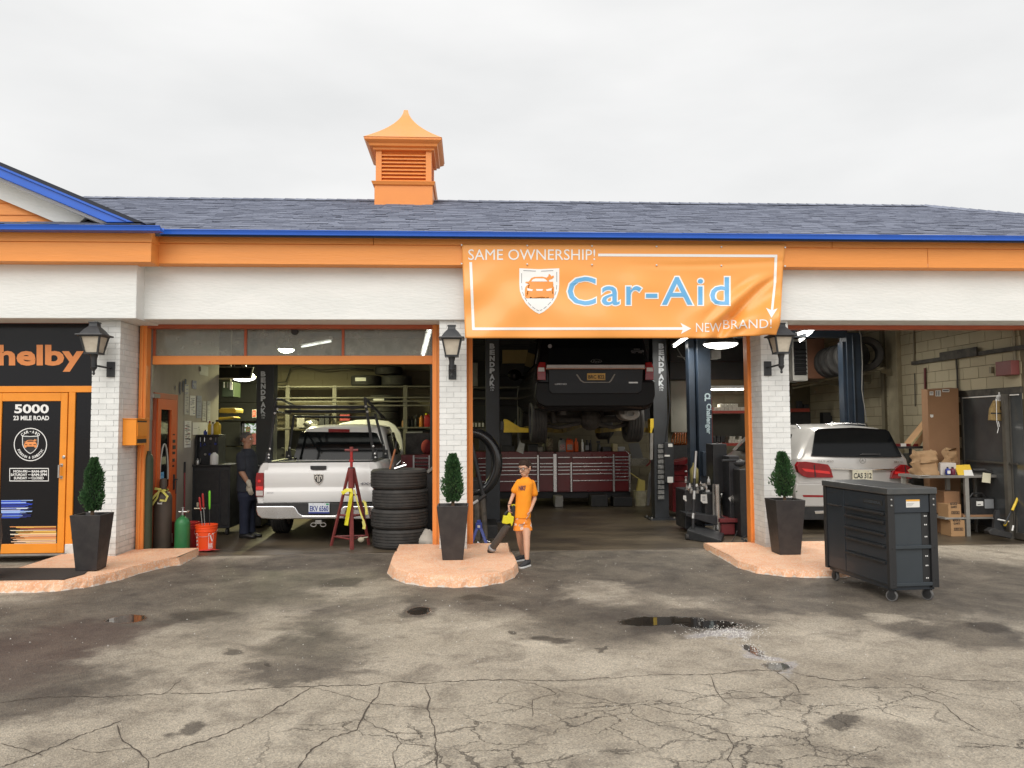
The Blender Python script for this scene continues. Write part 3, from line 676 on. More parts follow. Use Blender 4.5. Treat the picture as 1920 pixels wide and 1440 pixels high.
# side piers' back face
# transom of raised sectional door (left bay)
T = thing('raised_door', 'orange framed glass door section closing the top of the left bay', 'garage door', ((J[0]+J[1])/2, .12, 2.6))
ya, yb = .12, .18; xt0, xt1 = J[0]+.085, J[1]-.06
zt0, zt1 = U(540,683,ya).z, U(540,667,ya).z
q = MB(); q.box(xt0, xt1, ya, yb, zt0, zt1); obj('bottom_rail', q, orange, T, bevel=.006)
zt2 = U(540,612,ya).z; q = MB(); q.box(xt0, xt1, ya, yb, zt2, zt2+.05); obj('top_rail', q, orange_dull, T, bevel=.005)
mxs = [xt0+.03, U(460,640,ya).x, U(643,640,ya).x, xt1-.02]
for i, x in enumerate(mxs):
    q = MB(); w = .018; q.box(x-w, x+w, ya, yb, zt1, zt2); obj('mullion', q, orange_dull, T, bevel=.004)
dirty = glassy('dusty_glare_glass', (.93,.95,.93), 1, dirt=.32, rough=.04, dcol=(.50,.50,.44))  # dust film made heavier and paler to carry glare on the panes
for a, b in zip(mxs, mxs[1:]):
    q = MB(); q.box(a+.018, b-.018, ya+.025, ya+.031, zt1, zt2); obj('glass_pane', q, dirty, T)
q = MB(); p = U(552,621,ya-.01); q.lathe([(.052,0),(.052,.02),(.045,.03)], 24, Matrix.Translation((p.x, ya+.02, p.z)) @ Matrix.Rotation(R(90),4,'X')); obj('round_plug', q, blackplas, T)
# side lift track of the door
q = MB(); q.box(J[0]+.075, J[0]+.10, .1, .16, 1.95, zh-.06); q.box(J[0]+.06, J[0]+.13, .12, .35, 2.28, 2.34)
solo('door_track', q, galv, 'steel door track inside the left jamb', 'track')
# ================================================================== ENTRANCE
YS = -.30
PX = lambda Y: (lambda u, v: U(u, v, Y))
vinyl = mat('black_window_vinyl', (.007,.007,.009), .14, amt=.1, spec=.3, coat=.08)
ENT = thing('shop_front', 'black shop window wall with orange lettering above the entrance door', 'shop front', (U(80,1050,YS).x, YS, .1))
def pxbox(px0, px1, py0, py1, y0, y1):    # box whose front face fills the photo rectangle on plane y0
    a, b_, c = U(px0, (py0+py1)/2, y0), U(px1, (py0+py1)/2, y0), U((px0+px1)/2, py0, y0)
    d = U((px0+px1)/2, py1, y0); return (a.x, b_.x, y0, y1, d.z, c.z)
def pb(px0, px1, py0, py1, y0, y1): q = MB(); q.box(*pxbox(px0, px1, py0, py1, y0, y1)); return q
xr_ = xa-.002
z0f = .09; xd = U(124,900,YS).x
zA, zB, zC = U(80,606,YS).z, U(80,724,YS).z, U(80,736,YS).z
q = MB(); q.box(-9.5, xr_, YS, 0, zB, zA); obj('sign_panel', q, vinyl, ENT)
q = MB(); q.box(-9.5, xr_, YS-.03, 0, zA, zhl-.001); obj('top_trim', q, orange_dull, ENT)
q = MB(); q.box(-9.5, xr_, YS-.035, 0, zC, zB); obj('frame_rail', q, orange_frame, ENT, bevel=.006)
xj0, xj1 = U(127,900,YS).x, U(139.5,900,YS).x
q = MB(); q.box(xj0, xj1, YS-.035, 0, z0f, zC); obj('frame_post', q, orange_frame, ENT, bevel=.006)
q = MB(); q.box(xj1, xr_, YS-.01, 0, .30, zC); obj('side_panel', q, vinyl, ENT)
q = MB(); q.box(xj1, xr_, YS-.035, 0, .235, .30); obj('frame_sill', q, orange_frame, ENT, bevel=.005)
q = MB(); q.box(xj0+.01, xr_, YS-.06, 0, .05, .235); obj('base_block', q, white_brick, ENT, bevel=.01)
dl = U(-2,900,YS).x
q = MB(); q.box(-9.5, dl-.14, YS-.012, 0, z0f, zC); obj('side_panel', q, vinyl, ENT)
q = MB(); q.box(dl-.14, dl-.06, YS-.035, 0, z0f, zC); obj('frame_post', q, orange_frame, ENT, bevel=.006)
tm = MB(); put_text(tm, 'Shelby', (-41,157,697,646), PX(YS-.006), bold=.035); obj('lettering', tm, mat('orange_vinyl', (.80,.28,.08), .4, amt=.25, scale=9), ENT)
# the door
D = thing('entrance_door', 'orange framed entrance door with white lettering and light streak print', 'door', (U(60,1050,YS).x, YS, .1))
xs0, xs1 = dl-.055, xj0-.006; sw = .092; yf, yk = YS-.05, YS-.005
zt = zC-.008; zb_ = .115
q = MB(); q.box(xs1-sw, xs1, yf, yk, zb_, zt); obj('stile', q, orange_frame, D, bevel=.006)
q = MB(); q.box(xs0, xs0+sw, yf, yk, zb_, zt); obj('stile', q, orange_frame, D, bevel=.006)
q = MB(); q.box(xs0+sw, xs1-sw, yf, yk, zt-.115, zt); obj('top_rail', q, orange_frame, D, bevel=.006)
q = MB(); q.box(xs0+sw, xs1-sw, yf, yk, zb_, zb_+.13); obj('bottom_rail', q, orange_frame, D, bevel=.006)
q = MB(); q.box(xs0+sw, xs1-sw, yf+.02, yk, zb_+.13, zt-.115); PANE = obj('glass', q, vinyl, D)
q = MB(); q.box(xs0-.05, xs1+.05, YS-.10, YS, .085, .11); obj('threshold', q, galv, D, bevel=.005)
yt = yf+.014; F = PX(yt); t_ = MB()
put_text(t_, '5000', (27,91.5,775,758), F, bold=.03); put_text(t_, '23 MILE ROAD', (25,92,788,779.5), F, bold=.03)
c0, c1 = 57.0, 833.5; put_ring(t_, c0, c1, 29.6, 31.2, F)
def arc(mb, s, cx, cy, r, a0, a1, h, fn, flip=False, wide=.9):
    n = len(s); step = (a1-a0)/n
    for i, ch in enumerate(s):
        if ch == ' ': continue
        a = a0+(i+.5)*step; vs, fs = glyphs(ch, .03); w = abs(step)*r*wide*(.5 if ch in '-I' else 1); hh = h*(.25 if ch == '-' else 1); o = h*.4 if ch == '-' else 0
        P = []
        for x, y in vs:
            if not flip: rr_ = r+y*hh+o; an = a+(x-.5)*w/r*(1 if a1 > a0 else -1)
            else: rr_ = r+h-y*hh-o; an = a+(x-.5)*w/r*(1 if a1 > a0 else -1)
            P.append(fn(cx+rr_*math.sin(an), cy-rr_*math.cos(an)))
        mb.add(P, fs)
arc(t_, 'CAR-AID', c0, c1, 21.5, R(-46), R(46), 5.2, F)
arc(t_, 'FOREIGN & DOMESTIC', c0, c1, 21.8, R(248), R(112), 4.8, F, flip=True)
def shield(mb, x0, x1, y0, y1, fn, inset=0):
    sx, sy = (x1-x0), (y1-y0); P = []
    for u, v in ((0,0),(.5,.02),(1,0),(1,.35),(.985,.5),(.93,.64),(.84,.77),(.72,.88),(.6,.96),(.5,1),(.4,.96),(.28,.88),(.16,.77),(.07,.64),(.015,.5),(0,.35)):
        P.append((x0+sx*(.5+(u-.5)*(1-inset*2)), y0+sy*(.47+(v-.47)*(1-inset*2))))
    put_poly(mb, P, fn)
def caricon(mb, x0, x1, y0, y1, fn, bg, fn2):
    X = lambda u: x0+(x1-x0)*u; Y = lambda v: y0+(y1-y0)*v
    body = [(.0,.62),(.02,.52),(.08,.44),(.17,.40),(.02,.36),(.03,.31),(.14,.30),(.22,.17),(.32,.12),(.60,.11),(.72,.14),(.84,.31),(.96,.31),(.97,.36),(.88,.40),(.96,.45),(1,.54),(1,.88),(.97,.96),(.83,.96),(.80,.84),(.20,.84),(.17,.96),(.04,.96),(0,.88)]
    put_poly(mb, [(X(u), Y(v)) for u, v in body], fn)
    put_poly(mb, [(X(u), Y(v)) for u, v in ((.72,.16),(.80,.10),(.82,.0),(.88,.04),(.90,.10),(.97,.06),(1.0,.12),(.93,.20),(.85,.22),(.80,.28))], fn)
    for P in ([(.22,.30),(.28,.21),(.36,.18),(.64,.18),(.70,.21),(.78,.30)], [(.08,.56),(.28,.62),(.25,.68),(.09,.66)], [(.92,.56),(.72,.62),(.75,.68),(.91,.66)], [(.38,.60),(.62,.60),(.60,.67),(.40,.67)]):
        put_poly(bg, [(X(u), Y(v)) for u, v in P], fn2)
shield(t_, 41.5, 72, 817, 851, F); G1 = PX(yt-.002); G2 = PX(yt-.004); G3 = PX(yt-.006); k_ = MB(); shield(k_, 41.5, 72, 817, 851, G1, .045); obj('shield_print', k_, ink, D)
oo = MB(); k2 = MB(); caricon(oo, 45, 69, 823, 840, G2, k2, G3); obj('car_print', oo, mat('orange_print', (.85,.32,.10), .5, amt=.1), D); obj('car_print', k2, ink, D)
for a, c, e, h in ((17.6,91.5,877.5,879), (17.6,91.5,901,902.5), (17.6,18.9,877.5,902.5), (90.2,91.5,877.5,902.5)): put_rect(t_, a, c, e, h, F)
for s1, s2, y0, y1 in (('MON-FRI','8AM-6PM',886.2,881.4), ('SATURDAY','8AM-3PM',892.4,887.6), ('SUNDAY','CLOSED',898.8,893.8)):
    w1 = {'MON-FRI':26,'SATURDAY':31,'SUNDAY':25}[s1]; w2 = {'8AM-6PM':29,'8AM-3PM':29,'CLOSED':23}[s2]
    put_text(t_, s1, (51-w1,51,y0,y1), F, bold=.03); put_text(t_, s2, (59,59+w2,y0,y1), F, bold=.03); put_rect(t_, 52.3, 57.7, (y0+y1)/2-.4, (y0+y1)/2+.5, F)
obj('lettering', t_, whitelet, D)
# light streak print: pieces of flat colour
def streaks(name, rows, cols, x0, x1, y0, y1, seed, left, dirs):
    rr = random.Random(seed)
    mats = [mat('%s_print' % c[0], c[1], .4, amt=.05) for c in cols]
    q = MB(); n = 34
    for i in range(n):
        v = y0+(y1-y0)*i/n; h = (y1-y0)/n*rr.choice((1,1.5,2)); L_ = rr.random()
        ed = .55*abs(math.sin(i*.9))*(x1-x0)*rr.uniform(.25, 1)
        a, b_ = (x0, x1-ed) if left else (x0+ed, x1)
        k = min(len(cols)-1, int(rr.random()*len(cols))); q.k = k; yy = yt-.001-.00012*i
        fn = PX(yy); sk = -(b_-a)*.025
        q.add([fn(a, v+sk*0), fn(b_, v-.6), fn(b_-rr.uniform(1,5), v+h), fn(a+rr.uniform(0,2), v+h)], [(0,1,2,3)])
    return obj(name, q, mats, D)
streaks('streak_print', 0, [('navy',(.005,.008,.06)),('blue',(.02,.06,.55)),('pale_blue',(.35,.5,.85)),('ice',(.75,.82,.9)),('blue',(.03,.09,.6)),('navy',(.01,.02,.15))], 2, 62, 938, 971, 4, True, 1)
streaks('streak_print', 0, [('rust',(.35,.06,.02)),('amber',(.75,.30,.10)),('peach',(.85,.55,.35)),('yellow_streak',(.85,.55,.10)),('cream',(.9,.78,.6)),('rust',(.3,.07,.03))], 18, 106, 987, 1021, 9, False, 1)
hd = MB(); p = U(115.5,872,yf); z1, z2 = U(115.5,872,yf).z, U(115.5,895,yf).z
hd.tube([(p.x,yf,z1),(p.x-.012,yf-.05,z1),(p.x-.012,yf-.05,z2),(p.x,yf,z2)], .012, 8); hd.box(p.x-.018,p.x+.02,yf-.004,yf,z1-.02,z1+.02); hd.box(p.x-.018,p.x+.02,yf-.004,yf,z2-.02,z2+.02); obj('handle', hd, steel, D)
p = U(120,857,yf); q = MB(); q.lathe([(.022,0),(.022,.01),(.014,.014)], 16, Matrix.Translation((p.x,yf,p.z)) @ Matrix.Rotation(R(90),4,'X')); obj('lock', q, steel, D)
# ---- mailbox
x0, x1 = U(231,800,-.48).x, U(257,800,-.48).x; z0, z1 = U(245,835,-.48).z, U(245,786,-.48).z; y0, y1 = -.50, -.14
MBX = thing('mailbox', 'orange metal mailbox fixed to the side of the left brick column', 'mailbox', ((x0+x1)/2, (y0+y1)/2, z0))
q = MB(); q.prism([(y0,z0),(y1,z0),(y1,z1),(y0,z1-.0)], x0, x1, 'x'); obj('box', q, orange_frame, MBX, bevel=.005)
q = MB(); q.box(x1, x1+.012, y0+.02, y1-.02, z0+.12, z1-.06); obj('flap_door', q, orange_frame, MBX, bevel=.004)
q = MB(); q.box(x1, x1+.004, y0+.03, y1-.03, z1-.04, z1-.02); q.box(x1, x1+.004, y0+.03, y1-.03, z0+.03, z0+.085); obj('slot', q, ink, MBX)
q = MB(); q.box(x0-.02, x1+.015, y0-.01, y1, z1, z1+.012); obj('lid', q, orange_frame, MBX, bevel=.003)
# ---- lanterns
pane = mat('frosted_pane', (.60,.54,.44), .5, c2=(.42,.36,.28), scale=9, amt=.6)
def lantern(cx, cy, zt, plate_x, yw, label):
    T = thing('wall_lantern', label, 'wall lamp', (cx, yw, zt-.4), 'black wall lanterns on the brick columns')
    S = lambda r, z: [Vector((cx-r,cy-r,z)), Vector((cx+r,cy-r,z)), Vector((cx+r,cy+r,z)), Vector((cx-r,cy+r,z))]
    q = MB(); q.loft([S(.168,zt-.195), S(.175,zt-.185), S(.17,zt-.172), S(.135,zt-.165), S(.10,zt-.11), S(.055,zt-.06), S(.05,zt-.02), S(.06,zt-.012), S(.058,zt), S(.02,zt+.008)]); obj('roof', q, blackmetal, T, auto=30)
    tb, bb = .128, .080; z1, z0 = zt-.185, zt-.425
    q = MB()
    for sx in (-1, 1):
        for sy in (-1, 1):
            a = Vector((cx+sx*bb, cy+sy*bb, z0)); b_ = Vector((cx+sx*tb, cy+sy*tb, z1)); w = .011
            q.hexa([a+Vector((i*w,j*w,0)) for i, j in ((-1,-1),(1,-1),(1,1),(-1,1))], [b_+Vector((i*w,j*w,0)) for i, j in ((-1,-1),(1,-1),(1,1),(-1,1))])
    q.loft([S(bb+.014,z0-.012), S(bb+.016,z0+.012)]); q.loft([S(tb+.012,z1-.02), S(tb+.014,z1+.002)]); obj('frame', q, blackmetal, T)
    for k in range(4):
        M = Matrix.Translation((cx,cy,0)) @ Matrix.Rotation(k*math.pi/2,4,'Z'); i = .006
        q = MB(); q.add([M @ Vector(v) for v in ((-bb,-bb+i,z0+.01),(bb,-bb+i,z0+.01),(tb,-tb+i,z1-.01),(-tb,-tb+i,z1-.01),(-bb,-bb+i+.004,z0+.01),(bb,-bb+i+.004,z0+.01),(tb,-tb+i+.004,z1-.01),(-tb,-tb+i+.004,z1-.01))],
            [(0,1,2,3),(7,6,5,4),(0,4,5,1),(1,5,6,2),(2,6,7,3),(3,7,4,0)]); obj('pane', q, pane, T)
    M = Matrix.Translation((cx,cy,0))
    q = MB(); q.lathe([(.008,zt-.71),(.016,zt-.70),(.018,zt-.685),(.012,zt-.67),(.016,zt-.65),(.038,zt-.62),(.042,zt-.60),(.034,zt-.59),(.038,zt-.57),(.036,zt-.50),(.048,zt-.45),(.05,zt-.435)], 16, M); obj('stem', q, blackmetal, T, auto=40)
    q = MB(); q.tube([(cx,cy,zt-.58),(plate_x,(cy+yw)/2,zt-.60),(plate_x,yw-.015,zt-.60)], .014, 8); q.box(plate_x-.055, plate_x+.055, yw-.02, yw-.001, zt-.72, zt-.51); obj('wall_plate', q, blackmetal, T, bevel=.004)
yl = -.52
p = U(178,604,-.62-.42+.14); lantern(p.x, -.62-.42+.14, p.z, p.x+.10, -.622, 'black square wall lantern on the left column near the shop sign')
p = U(847,610,-.90); lantern(p.x, -.90, p.z, p.x, -.502, 'black square wall lantern on the middle column, left of the banner')
p = U(1463,606,-.86); lantern(p.x, -.86, p.z, p.x-.06, -.502, 'black square wall lantern partly under the banner corner')
# ---- planters with cypress
leafm = rnd_mat('cypress_leaf', (.012,.045,.016), (.055,.135,.042), .6, scale=20, bump=0)
potm = mat('charcoal_planter', (.024,.021,.022), .5, c2=(.05,.045,.042), scale=7, amt=.6, bump=.0015, bscale=120)
soil = mat('soil', (.14,.10,.06), .95, bump=.01, bscale=60)
def planter(px, py, z, h, wt, wb, th, tw, label, tlabel, seed, lean=0):
    p = G(px, py, z); cx, cy = p.x, p.y+wb/2
    T = thing('planter', label, 'planter', (cx, cy, z), 'tall tapered black planters')
    S = lambda r, zz: [Vector((cx-r,cy-r,zz)), Vector((cx+r,cy-r,zz)), Vector((cx+r,cy+r,zz)), Vector((cx-r,cy+r,zz))]
    q = MB(); q.loft([S(wb/2,z+.004), S(wt/2,z+h), S(wt/2-.018,z+h), S(wt/2-.03,z+h-.05)]); obj('pot', q, potm, T, bevel=.006)
    q = MB(); q.loft([S(wt/2-.03,z+h-.06), S(wt/2-.03,z+h-.035), S(.02,z+h-.02)]); obj('soil', q, soil, T)
    C = thing('cypress_shrub', tlabel, 'shrub', (cx, cy, z+h-.02), 'small cypress shrubs in planters')
    q = MB(); q.tube([(cx,cy,z+h-.05),(cx,cy,z+h+.1),(cx+lean*.5,cy,z+h+.35)], [.025,.018,.008], 8); obj('trunk', q, mat('bark', (.10,.06,.035), .9), C)
    rr = random.Random(seed); q = MB(); zb = z+h+.03
    prof = lambda t: tw*(.55+1.15*t-.2*t*t)*.62 if t < .35 else tw*.5*(1.0-((t-.35)/.68)**1.7*.82)
    for k in range(3300):
        t = rr.random()**.9; a = rr.uniform(0, 2*math.pi); rmax = min(prof(t), tw*.52)*(1.22 if rr.random() < .05 else 1)*(1+.10*math.sin(seed*5+t*13)+.14*math.sin(a*3+t*9+seed)+.10*math.sin(a*7-t*17))
        r = rmax*math.sqrt(rr.uniform(.25, 1)); c = Vector((cx+lean*t+r*math.cos(a), cy+r*math.sin(a), zb+t*th))
        out = Vector((math.cos(a)*.75, math.sin(a)*.75, rr.uniform(.5, 1.5))).normalized(); s_ = out.cross(Vector((rr.uniform(-1,1), rr.uniform(-1,1), rr.uniform(-1,1)))).normalized()
        l = rr.uniform(.018, .042); w = rr.uniform(.004, .009)
        q.add([c-s_*w, c+s_*w, c+out*l+s_*w*.3, c+out*l*.6-s_*w*1.8], [(0,1,2,3)])
    obj('foliage', q, leafm, C); tag(C.children[-1], kind='stuff')
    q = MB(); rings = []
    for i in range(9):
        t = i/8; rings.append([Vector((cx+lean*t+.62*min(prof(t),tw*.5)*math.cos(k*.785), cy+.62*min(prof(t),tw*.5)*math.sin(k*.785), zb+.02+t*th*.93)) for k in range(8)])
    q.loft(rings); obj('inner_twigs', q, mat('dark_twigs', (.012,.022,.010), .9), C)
planter(161, 1071, .11, .675, .365, .25, .64, .225, 'tall tapered black planter with a pale scuff beside the shop entrance', 'cypress shrub in the planter next to the entrance door', 1, .01)
planter(849, 1051, .11, .70, .405, .265, .62, .245, 'tall tapered black planter in front of the middle brick column', 'cypress shrub in front of the middle brick column', 2, -.0)
planter(1482, 1041, .07, .74, .41, .29, .60, .27, 'tall tapered black planter in front of the right brick column', 'cypress shrub beside the tool cart', 3, -.02)
# pot edge at the far left of the picture
p = G(-45, 1088, .11); q = MB(); q.lathe([(.16,.11),(.22,.35),(.24,.6),(.22,.8),(.235,.84)], 28, Matrix.Translation((p.x,p.y,0))); solo('round_urn', q, potm, 'dark rounded urn cut off by the left edge of the photo', 'urn', auto=40)
# ================================================================== BANNER
def sst(a, b, x): x = max(0, min(1, (x-a)/(b-a))); return x*x*(3-2*x)
def yban(px, py):
    s = (px-866)/607; t = (py-457)/177
    y = -.785-.10*sst(.15, 1, t)
    y -= .26*sst(.84, 1, s)*sst(.3, .9, t)
    k = sst(.22, .5, t)
    # slack folds fanning down from the right-hand screws
    d = (px-1470)*.78+(py-500)*1.0
    f = math.sin(d/17+.4*math.sin(py/23))*sst(.62, .95, s)
    y += .052*f*sst(.28, .6, t)
    y += .032*math.sin((px-866)/26+(py-457)/19)*sst(.30, 0, s)*sst(.1, .5, t)
    y += .012*math.sin(px/33+py/41)*k+.007*math.sin(px/13-py/29)*k+.010*math.sin(px/57-py/15)*k
    y += .030*math.exp(-((py-493-5*math.sin(px/90))/5)**2)*sst(.45, .75, s)*.5
    d1 = ((px-1470)*.70+(py-505)*.71)-.0009*(px-1400)*(py-500)*.0+6*math.sin((py-505)/34); m1 = sst(.30,.45,t)*sst(.66,.78,s)
    y += m1*(.055*math.exp(-(d1/6)**2)-.040*math.exp(-((d1+15)/8)**2)+.020*math.exp(-((d1+34)/7)**2))
    # crumple near the right-hand lettering
    c = math.exp(-(((px-1372)/46)**2+((py-606)/20)**2)); y += -.06*c*math.sin((px-1372)*.10+(py-606)*.13)
    return y
def lx(t): return 866+6*t
def rx(t): return 1473-3*sst(0,.25,t)*.7-9*t-(6*sst(.85,1,t))
def by(s): return 634-4*sst(.82,.9,s)*(1-sst(.95,1,s))-6*sst(.93,1,s)
BAN = thing('banner', 'wrinkled orange vinyl banner with blue and white lettering over the middle bay', 'banner', (U(1168,457,-.79).x, -.8, zo))
NX, NY = 150, 48; vs = []; q = MB()
for j in range(NY+1):
    for i in range(NX+1):
        s, t = i/NX, j/NY; px = lx(t)+(rx(t)-lx(t))*s; py = 457.5+(by(s)-457.5)*t; vs.append(U(px, py, yban(px, py)))
q.add(vs, [(j*(NX+1)+i, j*(NX+1)+i+1, (j+1)*(NX+1)+i+1, (j+1)*(NX+1)+i) for j in range(NY) for i in range(NX)])
sheetm = mat('banner_vinyl', (.90,.37,.08), .38, amt=.1, scale=3, rvar=.05, coat=.1)
sh = obj('vinyl_sheet', q, sheetm, BAN, smooth=True); sm = sh.modifiers.new('thickness', 'SOLIDIFY'); sm.thickness = .002; sm.offset = -1
def ban_print(name, draw, material, lift):
    q = MB(); draw(q, lambda u, v: Vector((u, 0, v)))
    bm = bmesh.new(); vs = [bm.verts.new(v) for v in q.v]
    for f in q.f:
        try: bm.faces.new([vs[i] for i in f])
        except ValueError: pass
    bmesh.ops.triangulate(bm, faces=bm.faces)
    for _ in range(6):
        es = [e for e in bm.edges if e.calc_length() > 9]
        if not es: break
        bmesh.ops.subdivide_edges(bm, edges=es, cuts=1)
        bmesh.ops.triangulate(bm, faces=[f for f in bm.faces if len(f.verts) > 3])
    for v in bm.verts: v.co = U(v.co.x, v.co.z, yban(v.co.x, v.co.z)-lift)-BAN.location
    me = bpy.data.meshes.new(name); bm.to_mesh(me); bm.free(); me.materials.append(material)
    me.polygons.foreach_set('use_smooth', [True]*len(me.polygons)); return link(name, me, BAN)
def lines(q, fn):
    def seg(ax, ay, bx, by_, w):
        dx, dy = bx-ax, by_-ay; l = math.hypot(dx, dy); nx, ny = -dy/l*w/2, dx/l*w/2; n = max(1, int(l/12))
        for i in range(n):
            a, b_ = i/n, (i+1)/n
            q.add([fn(ax+dx*a+nx, ay+dy*a+ny), fn(ax+dx*b_+nx, ay+dy*b_+ny), fn(ax+dx*b_-nx, ay+dy*b_-ny), fn(ax+dx*a-nx, ay+dy*a-ny)], [(0,1,2,3)])
    seg(1121.5,478,1457.5,480,5); seg(1455,480,1453,530,5); seg(1453,530,1447.5,582,4.5)
    put_poly(q, [(1436,577),(1447.5,582),(1458,578),(1446.5,596)], fn)
    seg(882.5,491.5,887.7,618,5); seg(886,616.5,1282,616,5); put_poly(q, [(1276,605.5),(1281,616),(1277,626),(1296,616)], fn)
    put_text(q, 'SAME OWNERSHIP!', (878,1116,487.5,467.5), fn, bold=0)
    put_text(q, 'NEW', (1305,1353,622.5,605.5), fn, bold=0); put_text(q, 'BRAND!', (1356,1447,617,600), lambda u, v: fn(u, v-(u-1356)*.02), bold=0)
ban_print('white_print', lines, whitelet, .004)
ban_print('white_print', lambda q, fn: shield(q, 973.7, 1048.6, 503, 588.5, fn), whitelet, .004)
def dashes(q, fn):
    rr = random.Random(1); pts = [(u*66+978, v*76+507) for u, v in ((.0,0),(.5,.02),(1,0),(1,.35),(.985,.5),(.93,.64),(.84,.77),(.72,.88),(.6,.96),(.5,1),(.4,.96),(.28,.88),(.16,.77),(.07,.64),(.015,.5),(0,.35),(0,0))]
    for a, b_ in zip(pts, pts[1:]):
        l = math.hypot(b_[0]-a[0], b_[1]-a[1]); nx, ny = -(b_[1]-a[1])/l*.5, (b_[0]-a[0])/l*.5
        put_poly(q, [(a[0]+(b_[0]-a[0])*.1+nx, a[1]+(b_[1]-a[1])*.1+ny), (a[0]+(b_[0]-a[0])*.8+nx, a[1]+(b_[1]-a[1])*.8+ny), (a[0]+(b_[0]-a[0])*.8-nx, a[1]+(b_[1]-a[1])*.8-ny), (a[0]+(b_[0]-a[0])*.1-nx, a[1]+(b_[1]-a[1])*.1-ny)], fn)
ban_print('shield_print', dashes, inkgrey, .007)
_h = []
def car_(q, fn):
    h = MB(); caricon(q, 984, 1039, 513.5, 561, fn, h, fn); _h.append(h)
ban_print('car_print', car_, mat('banner_orange_print', (.86,.30,.05), .4, amt=.05), .008)
def car_h(q, fn): q.v, q.f, q.m = list(_h[0].v), list(_h[0].f), list(_h[0].m)
ban_print('car_print', car_h, whitelet, .011)
ban_print('white_print', lambda q, fn: put_text(q, 'Car-Aid', (1061.5,1370,574.5,516.5), fn, bold=.032, space=1.14), whitelet, .004)
ban_print('blue_print', lambda q, fn: put_text(q, 'Car-Aid', (1064.5,1367,572,519), fn, bold=.004, space=1.14), mat('sky_blue_print', (.125,.40,.70), .4, amt=.05), .008)
scm = mat('screw_head', (.8,.8,.78), .3, metal=.3)
for row in (459.5, 494.5):
    for k, px in enumerate((865.5, 988.5, 1110, 1231, 1352.5, 1472)):
        py = row+k*.9; c = U(px, py, yban(px, py)-.012); q = MB(); q.lathe([(.013,0),(.012,.008),(.005,.012)], 12, Matrix.Translation(c) @ Matrix.Rotation(R(90),4,'X')); obj('screw', q, scm, BAN)
# ================================================================== GARAGE INTERIOR SHELL
plaster = mat('stained_plaster', (.40,.365,.31), .85, c2=(.27,.235,.19), scale=1.3, amt=.8, bump=.004, bscale=20, stretch=(1,1,.5))
blockd = rnd_mat('shaded_block', (.13,.11,.07), (.18,.155,.10), .8, scale=3, bump=.004, bscale=35)  # darker copy of the wall blocks, gloom of the deep bays mixed in
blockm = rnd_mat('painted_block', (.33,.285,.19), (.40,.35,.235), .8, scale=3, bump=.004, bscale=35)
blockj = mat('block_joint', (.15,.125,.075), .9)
ceilm = mat('dark_ceiling', (.045,.042,.038), .85, c2=(.03,.027,.025), scale=2)
H0 = 4.2
q = MB(); q.box(-10.2, 11.5, .06, YB+.3, H0, H0+.1); tag(obj('ceiling', q, ceilm), kind='structure')
q = MB(); q.box(-10.2, XL, .02, 3.35, 0, H0); tag(obj('wall_left', q, plaster), kind='structure')
q = MB(); q.box(-10.3, -10.2, -.02, YB+.3, 0, H0); tag(obj('wall_side', q, blockj), kind='structure')
for k in range(6):
    q = MB(); y = .9+k*1.25; q.box(-10, 11.4, y, y+.12, H0-.22, H0-.002); tag(obj('ceiling_beam', q, ceilm), kind='structure')
q = MB(); q.box(XR+.3, 11.5, -.5, .0, 0, zh-.002); q.box(11.25, 11.5, .0, YB, 0, H0); tag(obj('wall_front', q, white_brick), kind='structure')
blk = MB(); blk.box(-.5,.5,-.5,.5,-.5,.5); blk_me = blk.mesh('block', blockm); blk_back = blk.mesh('block', blockd)
bw, bh, bj = .40, .20, .010
# back wall with a small window
w0, w1 = U(452,810,YB).x, U(486,810,YB).x; wz0, wz1 = U(460,836,YB).z, U(460,792,YB).z
q = MB(); T0 = .012
q.box(-10.2, w0, YB+T0, YB+.3, 0, H0); q.box(w1, 11.5, YB+T0, YB+.3, 0, H0); q.box(w0, w1, YB+T0, YB+.3, 0, wz0); q.box(w0, w1, YB+T0, YB+.3, wz1, H0)
WB = obj('wall_back', q, blockj); tag(WB, kind='structure')
def lay(parent, cells, fnM, cap, me=None, m_=None):
    st = MB(); n = 0
    for c in cells:
        M = fnM(*c)
        if n < cap and c[-1]: o = link('block', me or blk_me, parent); o.matrix_local = M; n += 1
        else: st.box(-.5,.5,-.5,.5,-.5,.5,M)
    if st.v: tag(obj('block', st, m_ or blockm, parent), kind='stuff')
cells = []
for i in range(int(H0/bh)):
    x = -5.2-(bw/2 if i % 2 else 0)
    while x < 8:
        if not (x < w1 and x+bw > w0 and i*bh < wz1 and (i+1)*bh > wz0):
            cells.append((x, i*bh, x+bw, (i+1)*bh, -4 < x < 4.6 and i > 5 and i < 17))
        x += bw
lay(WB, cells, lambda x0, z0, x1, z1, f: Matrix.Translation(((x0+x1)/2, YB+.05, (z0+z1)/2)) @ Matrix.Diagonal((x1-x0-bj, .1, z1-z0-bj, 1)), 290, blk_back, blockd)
q = MB(); q.box(XR+T0, XR+.25, .0, YB+.3, 0, H0); WR = obj('wall_right', q, blockj); tag(WR, kind='structure')
dy0, dy1, dzt = WX(1925,760,XR-.05).y, WX(1806,745,XR-.05).y, WX(1806,744,XR-.05).z
cells = []
for i in range(int(H0/bh)):
    y = .12-(bw/2 if i % 2 else 0)
    while y < YB-.01:
        a, b_ = max(y, .1), min(y+bw, YB)
        if b_-a > .05 and not (a < dy1 and i*bh < dzt-.1): cells.append((a, i*bh, b_, (i+1)*bh, i > 2))
        y += bw
